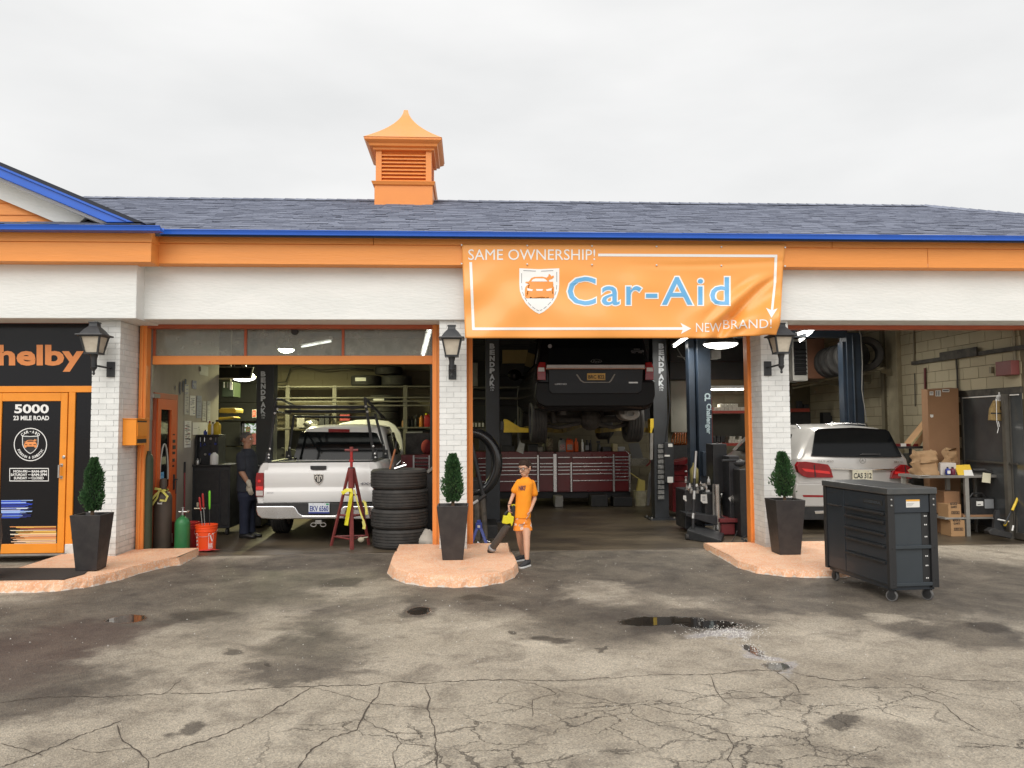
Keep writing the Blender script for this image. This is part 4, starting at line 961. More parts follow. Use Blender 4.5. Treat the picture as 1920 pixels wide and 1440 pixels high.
lay(WR, cells, lambda y0, z0, y1, z1, f: Matrix.Translation((XR+.05, (y0+y1)/2, (z0+z1)/2)) @ Matrix.Diagonal((.1, y1-y0-bj, z1-z0-bj, 1)), 299)
# outdoors seen through the little back window
WT = thing('back_window', 'small back window showing a green tree and a red roof outside', 'window', ((w0+w1)/2, YB, wz0))
q = MB()
for a in ((w0, w0+.03, wz0, wz1), (w1-.03, w1, wz0, wz1), (w0, w1, wz0, wz0+.03), (w0, w1, wz1-.03, wz1)): q.box(a[0], a[1], YB-.01, YB+.08, a[2], a[3])
obj('window_frame', q, blackmetal, WT); q = MB(); q.box(w0, w1, YB+.05, YB+.054, wz0, wz1); obj('pane', q, glassy('clear_pane', (.95,.97,.96), 1, .02), WT)
q = MB(); rr = random.Random(2); c = U(465,800,16)
for k in range(1500):
    v = Vector((rr.gauss(0,1), rr.gauss(0,.8), rr.gauss(0,1))); v = v.normalized()*rr.random()**.4*1.5; p = c+v+Vector((0,0,.8)); s_ = .07
    q.add([p, p+Vector((rr.uniform(-s_,s_),rr.uniform(-s_,s_),s_)), p+Vector((rr.uniform(-s_,s_)*2,0,rr.uniform(-s_,s_)))], [(0,1,2)])
TR = thing('tree', 'green tree outside, seen through the small back window', 'tree', (c.x, 16, 0)); obj('crown', q, rnd_mat('tree_leaf', (.05,.16,.03), (.16,.34,.08), .6), TR)
q = MB(); q.tube([(c.x,16,0),(c.x,16,c.z)], [.15,.08], 8); obj('trunk', q, wood, TR)
q = MB(); a = U(470,826,13); q.add([(a.x-.15,13,a.z+.12),(a.x+3,13,a.z+.25),(a.x+3,15,a.z-.9+1.6),(a.x+.3,15,a.z+.6)], [(0,1,2,3)]); a0 = a
HS = thing('red_roofed_house', 'small house with a red roof beyond the back window', 'house', (a.x+1, 13, 0))
q = MB(); q.prism([(a.x-.2,a.z-.2),(a.x+4,a.z-.2),(a.x+3.4,a.z+.22),(a.x+.15,a.z+.22)], 12.6, 13.4); obj('roof', q, mat('red_roof', (.55,.16,.11), .7), HS)
q = MB(); q.box(a.x, a.x+3.6, 12.8, 13.3, 0, a.z-.2); obj('wall', q, white_wall, HS)
# rear door, and dark panels added to stand for shade on the back wall
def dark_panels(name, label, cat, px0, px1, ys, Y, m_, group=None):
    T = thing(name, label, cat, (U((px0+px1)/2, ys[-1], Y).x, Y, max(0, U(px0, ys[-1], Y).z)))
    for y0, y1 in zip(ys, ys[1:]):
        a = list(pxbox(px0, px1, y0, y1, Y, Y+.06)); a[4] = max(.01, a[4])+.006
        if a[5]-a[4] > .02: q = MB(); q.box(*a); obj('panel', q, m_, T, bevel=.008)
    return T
dkp = mat('dark_grey_panel', (.030,.030,.031), .6, c2=(.018,.018,.019), scale=3, amt=.8)
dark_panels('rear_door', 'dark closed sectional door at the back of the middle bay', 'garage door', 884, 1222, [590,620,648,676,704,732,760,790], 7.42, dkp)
dark_panels('shade_panels_post', 'dark panels added for the shade above the pale panel right of the lift post', 'wall panels', 1256, 1404, [600,640,678,712], 7.40, dkp)
dark_panels('shade_panels_rack', 'row of dark panels added for the shade under the rack behind the truck', 'lockers', 512, 812, [806,860,950], 7.36, dkp)
dark_panels('shade_panels_upper', 'dark panels added for the shade above the small back window in the left bay', 'partition', 330, 512, [600,640,680,720,755,790], 7.40, dkp)
dark_panels('shade_panels_lower', 'dark panels added for the shade under the small back window', 'counter', 330, 512, [838,880,945], 7.36, dkp)
dark_panels('shade_panel_side', 'dark panel added for the shade left of the small back window', 'board', 330, 450, [791,837], 7.38, dkp)
# ================================================================== LAMPS
lampglow = glow('lamp_glow', (1,.97,.88), 7); tubeglow = glow('tube_glow', (1,.97,.9), 7); yg = glow('highbay_glow', (.96,1,.72), 28)
def lamp_light(T, loc, e, c, size=.4, typ='AREA', rot=(0,0,0)):
    l = bpy.data.lights.new('lamp_light', typ); l.energy = e; l.color = c
    if typ == 'AREA': l.size = size; l.shape = 'DISK'
    else: l.shadow_soft_size = size
    o = bpy.data.objects.new('lamp_light', l); COL.objects.link(o); o.parent = T; o.location = Vector(loc)-T.location; o.rotation_euler = rot; return o
def dome_lamp(px, py, Y, w, e, c, g_, label):
    p = U(px, py, Y); T = thing('ceiling_lamp', label, 'ceiling lamp', p, 'round garage ceiling lamps')
    M = Matrix.Translation(p)
    q = MB(); q.lathe([(w*.02,.30),(w*.10,.29),(w*.12,.16),(w*.30,.12),(w*.47,.03),(w*.5,0),(w*.485,-.004),(w*.44,.02)], 32, M); obj('shade', q, steel, T, auto=40)
    q = MB(); q.lathe([(w*.48,.012),(w*.46,-.015),(w*.36,-.05),(w*.18,-.075),(.004,-.08)], 32, M); obj('lens', q, g_, T, smooth=True)
    q = MB(); q.tube([p+Vector((0,0,.29)), Vector((p.x,p.y,H0))], .012, 6); obj('rod', q, galv, T)
    lamp_light(T, p+Vector((0,0,-.12)), e, c, w*.9)
dome_lamp(1351, 645, 1.4, .60, 15, (1,.96,.86), lampglow, 'big bright round lamp hanging below the banner corner')
dome_lamp(457, 708, 4.6, .50, 10, (1,.96,.86), lampglow, 'round white lamp partly behind the wall screen')
dome_lamp(537, 655, 5.3, .36, 120, (1,.97,.50), yg, 'glaring yellow green lamp behind the middle transom pane')
def tube_lamp(pts, label, e=14, r=.018, g_=None, d=(0,0,0)):
    a, b_ = pts; T = thing('tube_light', label, 'tube light', (a+b_)/2, 'fluorescent tube lights'); d_ = (b_-a)
    q = MB(); q.tube([a,b_], r, 8); obj('tube', q, g_ or tubeglow, T)
    up = Vector((0,0,1)); s_ = d_.cross(up).normalized()*.05
    q = MB(); q.hexa([a-s_+up*.03, b_-s_+up*.03, b_+s_+up*.03, a+s_+up*.03], [a-s_*.6+up*.09, b_-s_*.6+up*.09, b_+s_*.6+up*.09, a+s_*.6+up*.09]); obj('fixture', q, white, T)
    lamp_light(T, (a+b_)/2-up*.06, e, (1,.97,.9), .5)
tube_lamp((U(1293,731,6.6), U(1394,730,6.6)), 'long horizontal tube light above the red parts shelf')
tube_lamp((U(1496,627,3.2), U(1545,612,1.2)), 'tube light running under the ceiling behind the right lantern', 34)
tube_lamp((U(1500,640,4.6), U(1522,622,2.6)), 'short bright tube light over the wall heater', 18)
tube_lamp((U(1264,650,3.2), U(1290,632,1.6)), 'angled tube light right of the raised black vehicle', 20)
tube_lamp((U(793,668,2.6), U(808,612,1.0)), 'tube light glimpsed through the right transom pane', 12)
tube_lamp((U(566,650,2.9), U(620,640,2.2)), 'dim tube light glimpsed through the middle transom pane', 6, g_=glow('dim_tube', (1,1,.9), 2.2))
tube_lamp((U(1750,590,4.8), U(1850,560,2.0)), 'tube light over the right bay near the block wall', 60)
# ================================================================== LIFT POSTS
def post(px0, px1, Y, label, m_, letters=None, lx0=None, lx1=None, ly=None, ztop=4.05, py_base=None, group='two post vehicle lifts'):
    a, b_ = U(px0,800,Y).x, U(px1,800,Y).x; T = thing('lift_post', label, 'lift post', ((a+b_)/2, Y, 0), group)
    q = MB(); q.box(a, b_, Y, Y+.05, .02, ztop); q.box(a, a+.04, Y+.05, Y+.3, .02, ztop); q.box(b_-.04, b_, Y+.05, Y+.3, .02, ztop); q.box(a-.004, b_+.004, Y-.006, Y+.30, ztop-.1, ztop); obj('column', q, m_, T, bevel=.008)
    q = MB(); q.box(a-.12, b_+.12, Y-.12, Y+.42, 0, .022); obj('base_plate', q, m_, T)
    q = MB()
    for x in (a-.08, b_+.08):
        for y in (Y-.07, Y+.36): q.lathe([(.018,.022),(.018,.05),(.012,.055)], 6, Matrix.Translation((x,y,0)))
    obj('anchor_bolt', q, galv, T)
    if letters:
        q = MB(); f = PX(Y-.003)
        for i, ch in enumerate(letters):
            y = ly+i*11.55; put_text(q, ch, (lx0, lx1, y+10, y), f, bold=.06)
        put_text(q, 'XPR', (lx0+.5, lx1-.5, ly+7*11.55+3.6, ly+7*11.55), f, bold=.03); put_text(q, '10', (lx0+2, lx1-2, ly+7*11.55+8, ly+7*11.55+5), f)
        obj('lettering', q, lettergrey, T)
    return T, a, b_
post(480, 512.5, 3.5, 'charcoal lift post with vertical silver lettering beside the man', postgrey, 'BENDPAK', 489, 498, 696)
post(806.5, 824, 3.5, 'charcoal lift post mostly hidden by the orange jamb right of the tyre stack', postgrey, 'BENDPAK', 812, 820, 695)
TL, a, b_ = post(911, 937, 3.5, 'charcoal lift post with vertical lettering left of the raised black vehicle', postgrey, 'BENDPAK', 918, 927.6, 644)
TRt, a2, b2 = post(1225.5, 1252, 3.5, 'charcoal lift post with tool holders right of the red tool chests', postgrey, 'BENDPAK', 1235, 1245, 644)
# sockets on a magnetic strip down the right post
q = MB()
for i in range(11):
    y = 833+i*9.6; x0, x1, y0, y1, z0, z1 = pxbox(1234, 1245.5, y, y+7.2, 3.46, 3.5); q.k = 0; q.box(x0, x1, y0, y1, z0, z1)
obj('adapter_holder', q, mat('adapter_grey', (.28,.28,.27), .5, c2=(.1,.1,.1), scale=30, amt=.8), TRt)
q = MB(); q.box(*pxbox(1246, 1264, 830, 905, 3.40, 3.55)); obj('control_box', q, blackmetal, TRt, bevel=.01)
q = MB(); q.box(*pxbox(1253, 1261, 832, 838, 3.39, 3.40)); q.box(*pxbox(1251.5, 1262, 894, 905, 3.39, 3.40)); q.box(*pxbox(1246, 1256, 853, 856, 3.385, 3.40)); obj('paper_label', q, paper, TRt)
q = MB(); q.tube([U(1245,640,3.45), U(1252,700,3.5), U(1256,760,3.48), U(1248,830,3.45)], .012, 6); obj('power_cable', q, ink, TRt)
dully = mat('dull_olive_yellow', (.22,.15,.02), .6, c2=(.08,.06,.02), scale=9, amt=.8)  # dull olive variant of the yellow, for the long arms
# lift arms (yellow pads) under the raised vehicle
def arm(T, pts, m_, w=.07, h=.09):
    q = MB()
    for a_, c_ in zip(pts, pts[1:]):
        d = (c_-a_); s_ = d.cross(Vector((0,0,1))).normalized()*w; u = Vector((0,0,h)); q.hexa([a_-s_, c_-s_, c_+s_, a_+s_], [a_-s_+u, c_-s_+u, c_+s_+u, a_+s_+u])
    obj('arm', q, m_, T, bevel=.006)
q = MB(); p0 = [(944,807),(991,806),(991,797),(974,795),(950,783),(944,783)]
def pxprism(mb, pts, Y0, Y1):
    P = [U(x, y, Y0) for x, y in pts]; n = len(P); Q = [Vector((p.x, Y1, p.z)) for p in P]
    mb.add(P+Q, [tuple(range(n)), tuple(range(2*n-1, n-1, -1))]+[(i, i+n, (i+1)%n+n, (i+1)%n) for i in range(n)]); return mb
pxprism(q, [(945,811),(991,811),(991,803),(975,801),(950,786),(945,786)], 3.2, 3.4); obj('arm', q, yellow, TL, bevel=.005)
q = MB(); pxprism(q, [(939,790),(946,790),(946,806),(939,806)], 3.25, 3.6); obj('carriage', q, blackmetal, TL)
arm(TL, [U(985,808,3.3), U(1050,812,3.6), U(1090,800,4.3)], dully); 
q = MB(); pxprism(q, [(1219,785),(1226,785),(1226,800),(1222,812),(1219,812)], 3.3, 3.5); obj('arm', q, yellow, TRt, bevel=.004)
arm(TRt, [U(1220,812,3.6), U(1176,806,3.5), U(1120,812,3.0)], dully)
q = MB(); pxprism(q, [(1219,812),(1225,812),(1224,862),(1219,862)], 3.35, 3.42); obj('guard_strip', q, galv, TRt)
# navy lift of the right-hand bays
TC, a, b_ = post(1310, 1335, 2.6, 'navy blue lift post with lettering reading downwards, right of the middle bay', postblue, ztop=4.0)
def rot_text(mb, s, px0, px1, py0, py1, Y, bold=.03):   # reads downwards
    vs, fs = glyphs(s, bold); mb.add([U(px1-(px1-px0)*(1-v) if False else px0+(px1-px0)*v, py0+(py1-py0)*u, Y) for u, v in vs], fs)
q = MB(); rot_text(q, 'Challenger', 1322, 1334, 757, 814, 2.595); rot_text(q, 'CL', 1321, 1332, 737, 752, 2.595, .05); obj('lettering', q, mat('pale_blue_letters', (.38,.48,.52), .5), TC)
q = MB(); q.box(a-.14, a-.02, 2.7, 2.9, .3, 4.0); q.box(a+.02, b_-.1, 2.45, 2.6, .9, 1.35); obj('carriage', q, postblue, TC, bevel=.01)
TC2, a, b_ = post(1592, 1622, 3.3, 'tall navy lift post behind the silver car', postblue, ztop=U(1600,624,3.3).z)
q = MB(); q.box(a-.06, a+.05, 3.35, 3.55, 0, U(1600,640,3.3).z); q.tube([(a+.12,3.28,0),(a+.12,3.28,3.6)], .022, 8); obj('carriage', q, postblue, TC2, bevel=.006)
q = MB(); q.tube([U(1614,628,3.28), U(1617,680,3.26), U(1616,730,3.26), U(1625,790,3.26)], .011, 6); q.tube([U(1590,620,3.3), U(1610,618,3.28), U(1615,632,3.28)], .011, 6); obj('hose', q, galv, TC2)
z = U(1560,630,3.3).z; q = MB(); q.box(U(1470,630,3.3).x-2.4, a+.03, 3.32, 3.50, z-.02, z+.14); obj('crossbeam', q, postblue, TC2, bevel=.006)

# ================================================================== CARS
def surf(Yr, zb, lean, eps=0):
    def f(px, py):
        Y = Yr
        for _ in range(4): p = U(px, py, Y); Y = Yr+lean*max(0, p.z-zb)-eps
        return U(px, py, Y)
    return f
def slab(mb, pts, f, d):
    """polygon standing on a car's rear surface, d thick"""
    P = [f(x, y) for x, y in pts]; n = len(P); Q = [p+Vector((0, d, 0)) for p in P]
    return mb.add(P+Q, [tuple(range(n)), tuple(range(2*n-1, n-1, -1))]+[(i, i+n, (i+1)%n+n, (i+1)%n) for i in range(n)])
def shell(cx, st, lean, zbr):
    """loft of cross sections (Y, w, z0, zb, wr, zr); the tail leans forward above zbr; closed with strips"""
    q = MB(); H = []
    for Y, w, z0, zb, wr, zr in st:
        h = [(0,z0),(w*.80,z0),(w*.95,z0+.05),(w*.995,z0+.18),(w,(z0+zb)/2),(w*.995,zb-.14),(w*.975,zb-.04),(w*.95,zb+.0),(wr+(w*.95-wr)*.62,zb+(zr-zb)*.35),(wr+(w*.95-wr)*.25,zb+(zr-zb)*.7),(wr,zr-.10),(wr*.96,zr-.045),(wr*.86,zr-.012),(wr*.5,zr+.012),(0,zr+.018)]
        H.append([(x, Y, z) for x, z in h])
    n = len(H[0]); rings = []
    for k, h in enumerate(H):
        ring = []
        for x, y, z in h: ring.append(Vector((cx+x, y+(lean*max(0, z-zbr)*(1 if k < 3 else 0)), z)))
        for x, y, z in reversed(h[1:-1]): ring.append(Vector((cx-x, y+(lean*max(0, z-zbr)*(1 if k < 3 else 0)), z)))
        rings.append(ring)
    m_ = len(rings[0]); q.loft(rings, cap=False)
    for k in (0, len(rings)-1):
        b0 = k*m_
        for i in range(n-1):
            l0 = (m_-i) % m_; l1 = m_-i-1
            f = (b0+i, b0+i+1, b0+l1, b0+l0)
            f = tuple(dict.fromkeys(f)); q.f.append(f if k == 0 else f[::-1]); q.m.append(q.k)
    return q
def wheel(T, cx, cy, cz, r, w, side, rimm=None):
    M = Matrix.Translation((cx, cy, cz)) @ Matrix.Rotation(R(90)*side, 4, 'Y')
    W_ = obj('wheel', MB().lathe([(.03,w*.42),(r*.25,w*.42),(r*.30,w*.30),(r*.60,w*.28),(r*.64,w*.46),(r*.66,w*.46),(r*.66,-w*.4),(.03,-w*.4)], 28, M), rimm or steel, T, auto=30)
    pr = [(r*.64,-w*.42),(r*.72,-w*.5),(r*.90,-w*.5),(r*.97,-w*.44),(r,-w*.36)]
    for k in range(5):
        a = -.36+.72*k/4; pr += [(r, w*(a+.02)), (r-.012, w*(a+.035)), (r-.012, w*(a+.075)), (r, w*(a+.09))] if k < 4 else []
    pr += [(r,w*.36),(r*.97,w*.44),(r*.90,w*.5),(r*.72,w*.5),(r*.64,w*.42)]
    q = MB(); q.lathe(pr, 36, M, cap=False); obj('tyre', q, rubber, W_, auto=30)
    return W_
def plate(T, f, x0, x1, y0, y1, bgm, txt, m_, extra=None):
    q = MB(); slab(q, [(x0,y1),(x1,y1),(x1,y0),(x0,y0)], f, .006); P = obj('licence_plate', q, bgm, T, bevel=.001)
    g_ = lambda u, v: f(u, v)+Vector((0,-.003,0)); q = MB()
    put_text(q, txt, (x0+(x1-x0)*.06, x1-(x1-x0)*.05, y1-(y1-y0)*.20, y0+(y1-y0)*.27), g_, bold=.025); 
    for u in (.22, .78):
        for v in (.1,): put_rect(q, x0+(x1-x0)*u-.5, x0+(x1-x0)*u+.5, y0+(y1-y0)*v-.4, y0+(y1-y0)*v+.6, g_)
    obj('plate_lettering', q, m_, P)
    if extra:
        for (u0, u1, v0, v1), mm in extra:
            q = MB(); put_rect(q, x0+(x1-x0)*u0, x0+(x1-x0)*u1, y0+(y1-y0)*v1, y0+(y1-y0)*v0, g_); obj('plate_band', q, mm, P)
    return P
carwhite = mat('white_car_paint', (.80,.79,.77), .22, amt=.08, coat=.6, scale=1, rvar=.03)
carblack = mat('black_car_paint', (.006,.005,.006), .22, amt=.3, coat=.12, spec=.2)
carsilver = mat('silver_car_paint', (.56,.545,.52), .28, metal=.3, amt=.08, coat=.5, scale=1, rvar=.02)
# ---------------------------------------------------------------- white pickup
Yt = 1.20; ctr = U(597.5,900,Yt).x; PT = thing('pickup_truck', 'white pickup truck with raised bonnet and black ladder rack in the left bay', 'pickup truck', (ctr, Yt, 0))
F0 = surf(Yt, 9, 0); F1 = surf(Yt-.012, 9, 0); F2 = surf(Yt-.02, 9, 0)
zt_ = U(597,867,Yt).z; hw = U(716,900,Yt).x-ctr; zf = U(597,943,Yt).z
# bed sides with fender profile
for s in (-1, 1):
    q = MB(); rings = []
    for Y, k in ((Yt+.02,.965),(Yt+.06,.99),(Yt+.4,1.0),(Yt+1.0,1.02),(Yt+1.6,1.0),(Yt+1.98,.985)):
        w = hw*k; rings.append([Vector((ctr+s*x, Y, z)) for x, z in ((w-.10,zf-.02),(w-.02,zf-.02),(w+.0,zf+.10),(w,zt_-.28),(w-.012,zt_-.18),(w-.05,zt_-.06),(w-.095,zt_-.005),(w-.16,zt_),(w-.17,zt_-.05),(w-.10,zf+.1))])
    q.loft(rings); obj('bed_side', q, carwhite, PT, auto=50)
    q = MB(); q.box(ctr+s*(hw-.16)-.05, ctr+s*(hw-.16)+.05, Yt+.03, Yt+1.97, zt_-.004, zt_+.012); obj('rail_cap', q, blackplas, PT)
q = MB(); q.box(ctr-hw+.1, ctr+hw-.1, Yt+.1, Yt+1.95, zf, zf+.06); obj('bed_floor', q, blackplas, PT)
# tailgate: stepped panel
q = MB(); tz = lambda py: U(597,py,Yt).z; X0, X1 = U(494.5,900,Yt).x, ctr*2-U(494.5,900,Yt).x
pf = [(Yt+.06,tz(942)),(Yt,tz(942)),(Yt-.012,tz(939)),(Yt-.010,tz(919)),(Yt+.012,tz(914.5)),(Yt+.012,tz(912)),(Yt+.004,tz(908)),(Yt,tz(886)),(Yt+.02,tz(881)),(Yt+.03,tz(872)),(Yt+.035,tz(867.5)),(Yt+.07,tz(867)),(Yt+.10,tz(867)),(Yt+.10,tz(942))]
q.prism(pf, X0+.004, X1-.004, 'x'); TG = obj('tailgate', q, carwhite, PT, bevel=.006, seg=3)
q = MB(); q.box(X0, X1, Yt+.03, Yt+.10, tz(867)+.001, tz(864.5)); obj('tailgate_cap', q, blackplas, PT, bevel=.004)
q = MB(); slab(q, [(581.5,873.5),(611.5,873.5),(611,879.5),(607,881),(586,881),(582,879.5)], F1, .03); obj('handle', q, blackplas, TG, bevel=.003)
# ram-style shield emblem
q = MB(); sh_ = [(588,889),(597.3,888),(606.7,889),(606.4,898),(604,904),(597.3,909.2),(590.5,904),(588.2,898)]; slab(q, sh_, F1, .012); EM = obj('emblem', q, chrome, TG, bevel=.002)
q = MB(); slab(q, [(589.6,890.5),(605,890.5),(604.8,897.6),(602.8,902.6),(597.3,907),(591.8,902.6),(589.8,897.6)], F2, .004); obj('emblem_field', q, ink, EM)
q = MB(); F3 = surf(Yt-.026, 9, 0)
for s in (-1, 1): slab(q, [(597.3+s*a, b_) for a, b_ in ((.4,893),(2.5,891.2),(5.5,891.8),(6.8,894),(6.4,897),(4.8,898.6),(4.2,897),(5,895),(4,893.8),(2.6,895),(2.6,898),(3.2,900),(2,903),(.9,904.5),(.4,904.5))], F3, .003)
obj('ram_head', q, chrome, EM)
q = MB(); put_text(q, '4X4', (675,697,909,904.5), surf(Yt-.012,9,0), bold=.03, italic=-.2); put_text(q, 'HEAVY DUTY', (500.5,513,925.6,923.2), surf(Yt-.013,9,0), bold=.0); put_text(q, 'dealer', (502,512,928.4,926.4), surf(Yt-.013,9,0)) if False else None; obj('lettering', q, inkgrey, TG)
# taillights
for s in (-1, 1):
    X = lambda p: p if s < 0 else 2*597.5-p
    Tl = obj('taillight', slab(MB(), [(X(479.2),931),(X(494.2),931),(X(494.2),886.5),(X(481),886.5),(X(479),895)], surf(Yt-.016,9,0), .10), redlens, PT, bevel=.008)
    q = MB(); slab(q, [(X(480),929.5),(X(493),929.5),(X(493),920),(X(479.8),920)], surf(Yt-.021,9,0), .01); obj('reversing_lamp', q, clearlens, Tl, bevel=.002)
    q = MB(); slab(q, [(X(480),919),(X(493),919),(X(493),912),(X(479.8),912)], surf(Yt-.020,9,0), .01); obj('brake_lamp', q, redhot, Tl, bevel=.002)
    p = surf(Yt-.02,9,0)(X(486),902.5); q = MB(); q.lathe([(.028,0),(.02,.006),(.004,.008)], 16, Matrix.Translation(p) @ Matrix.Rotation(R(90),4,'X')); obj('bulb', q, redhot, Tl)
# bumper
Yb = Yt-.14; S_ = lambda pts: pts+[(2*597.5-x, y) for x, y in reversed(pts)]
q = MB(); slab(q, S_([(479,948),(549,948),(554,951),(560,961),(566,965.5)])+S_([(566,965.5),(572,972.5),(520,974.2),(490,972),(482,966)])[::-1] if False else [(479.5,948.5),(549,948.5),(554,951),(560,961),(567,966),(628,966),(635,961),(641,951),(646,948.5),(715.5,948.5),(716,957),(712.5,967),(705,972.5),(675,974),(635,973),(560,973),(520,974),(490,972.5),(482.5,967),(479,957)], surf(Yb,9,0), .14); obj('bumper', q, chrome, PT, bevel=.02, seg=3)
q = MB(); slab(q, [(480,944.5),(715,944.5),(715,948.5),(645,949),(635,965.5),(560,965.5),(550,949),(480,948.5)], surf(Yb+.03,9,0), .12); obj('bumper_step', q, blackplas, PT, bevel=.004)
plate(PT, surf(Yb+.0,9,0), 578.6, 617.6, 943, 962.6, mat('white_plate', (.72,.76,.80), .4, amt=.1), 'EKV 6560', inkblue, extra=[((0,1,.86,1), inkblue), ((.84,.97,.05,.2), mat('green_sticker', (.02,.35,.15), .5))])
q = MB(); a = U(588,984,Yb); c = U(606,984,Yb)
for p in (a, c): q.tube([p+Vector((.045*math.cos(t*.7), -.0, .03*math.sin(t*.7))) for t in range(10)], .010, 6)
p = U(597,979,Yb); q.box(p.x-.05, p.x+.05, Yb, Yb+.3, p.z-.03, p.z+.03); obj('tow_hitch', q, galv, PT, bevel=.004)
# chassis things under the bed
q = MB(); q.box(ctr-.42, ctr-.34, Yt+.1, Yt+5, .42, .58); q.box(ctr+.34, ctr+.42, Yt+.1, Yt+5, .42, .58); q.tube([(ctr-.85,2.35,.40),(ctr+.85,2.35,.40)], .05, 10); q.ball((ctr,2.35,.40), .16); q.tube([(ctr+.55,1.2,.45),(ctr+.55,2.6,.45)], .035, 8); obj('chassis', q, blackmetal, PT)
for s in (-1, 1): wheel(PT, ctr+s*(hw-.17), 2.35, .40, .40, .26, s); wheel(PT, ctr+s*(hw-.17), 5.7, .40, .40, .26, s)
# cab
Yc = 3.2; cab = PX(Yc); cl, crr = U(546,860,Yc).x, U(737,862,Yc).x; cc = (cl+crr)/2; w = (crr-cl)/2; zr = U(640,799,Yc).z; zbelt = U(640,863,Yc).z
wr = (U(712,806,Yc).x-U(561,806,Yc).x)/2
q = shell(cc, [(Yc,w*.96,.55,zbelt,wr*.97,zr-.03),(Yc+.05,w*.99,.5,zbelt,wr*.99,zr),(Yc+.3,w,.5,zbelt,wr,zr+.02),(Yc+1.6,w,.5,zbelt,wr,zr+.03),(Yc+2.1,w,.5,zbelt,wr*.95,zr-.10),(Yc+2.9,w*.99,.5,zbelt,w*.9,zbelt+.08),(Yc+3.6,w*.97,.5,zbelt-.04,w*.85,zbelt+.0),(Yc+3.75,w*.93,.55,zbelt-.10,w*.8,zbelt-.06)], .22, zbelt)
obj('cab', q, carwhite, PT, auto=38)
fc = surf(Yc-.006, zbelt, .22)
q = MB(); slab(q, [(549.5,862),(563.5,811.5),(570,809.5),(700,810.5),(707,812.5),(728,862)], fc, .012); obj('rear_window', q, carglass, PT, bevel=.004)
q = MB(); slab(q, [(615.5,803.8),(655.5,804.5),(655.5,811),(615.5,810.3)], surf(Yc-.02,zbelt,.22), .03); o = obj('brake_light', q, mat('dim_red_lens', (.22,.01,.012), .2, coat=.5), PT, bevel=.006)
for s in (1, -1):
    x = cc+s*(w*.93); xr = cc+s*(wr+.04); sx = s*.012
    for y0, y1 in ((Yc+.25,Yc+1.0),(Yc+1.08,Yc+2.2)):
        k = 0 if y1 < Yc+1.5 else .55; q = MB()
        q.add([(x+sx,y0,zbelt+.06),(x+sx,y1,zbelt+.06),(xr+sx,y1-k,zr-.13),(xr+sx,y0+.05,zr-.13)], [(0,1,2,3)]); obj('side_window', q, carglass, PT)
# raised bonnet
hd_ = [(620,801),(640,793.5),(668,787.5),(700,786.5),(728,789.5),(741,797),(751,811),(755,826),(757,851),(753,851),(748,833),(744,826),(728,812),(700,806),(640,806)]
q = MB(); slab(q, hd_, PX(5.9), .07); obj('bonnet', q, carwhite, PT, bevel=.02)
# ladder rack
RK = thing('ladder_rack', 'black tube ladder rack standing on the white pickup bed', 'ladder rack', (ctr, Yt+.8, zt_))
q1, q2 = 1.42, 2.75
def bar(name, pts, r=.024): q = MB(); q.tube(pts, r, 8); return obj(name, q, blackmetal, RK)
bar('upright', [U(504,862,q1), U(507,835,q1), U(516,762,q1)]); bar('upright', [U(540,858,q2), U(543,838,q2), U(551,779,q2)])
bar('upright', [U(703,862,q1), U(698,835,q1), U(684,748,q1)]); bar('upright', [U(724,858,q2), U(719,836,q2), U(703,776,q2)])
bar('crossbar', [U(517,763,q1), U(683,763.5,q1)], .028); bar('crossbar', [U(534,771.5,q1+.55), U(690,771.5,q1+.55)], .028); bar('crossbar', [U(551,781,q2), U(704,783,q2)], .022)
bar('side_rail', [U(513,764,q1), U(518,748,q1), U(528,749,q1+.2), U(558,764,q2+.3), U(566,773,q2+.6)], .02); bar('side_rail', [U(684,747,q1), U(688,750,q1+.2), U(712,776,q2+.2), U(721,784,q2+.7)], .024)
bar('side_rail', [U(690,762,q1+.1), U(706,768,q2), U(716,784,q2+.4)], .018); bar('side_rail', [U(520,772,q1+.1), U(545,776,q2)], .018)
q = MB()
for (x, y, Y) in ((506,842,q1),(504,853,q1),(504,859,q1),(543,840,q2),(541,855,q2),(515,775,q1),(520,767,q1),(700,837,q1),(703,851,q1),(704,858,q1),(720,834,q2),(723,851,q2),(686,762,q1),(689,772,q1)):
    p = U(x,y,Y-.03); q.lathe([(.020,0),(.018,.008),(.006,.012)], 10, Matrix.Translation(p) @ Matrix.Rotation(R(90),4,'X'))
obj('bolt', q, steel, RK)
for (x, y, Y) in ((703,853,q1),(723,851,q2),(504,856,q1),(541,853,q2)):
    q = MB(); slab(q, [(x-5,y-8),(x+4,y-8),(x+6,y+9),(x-7,y+9)], PX(Y), .02); obj('foot_bracket', q, blackmetal, RK, bevel=.004)
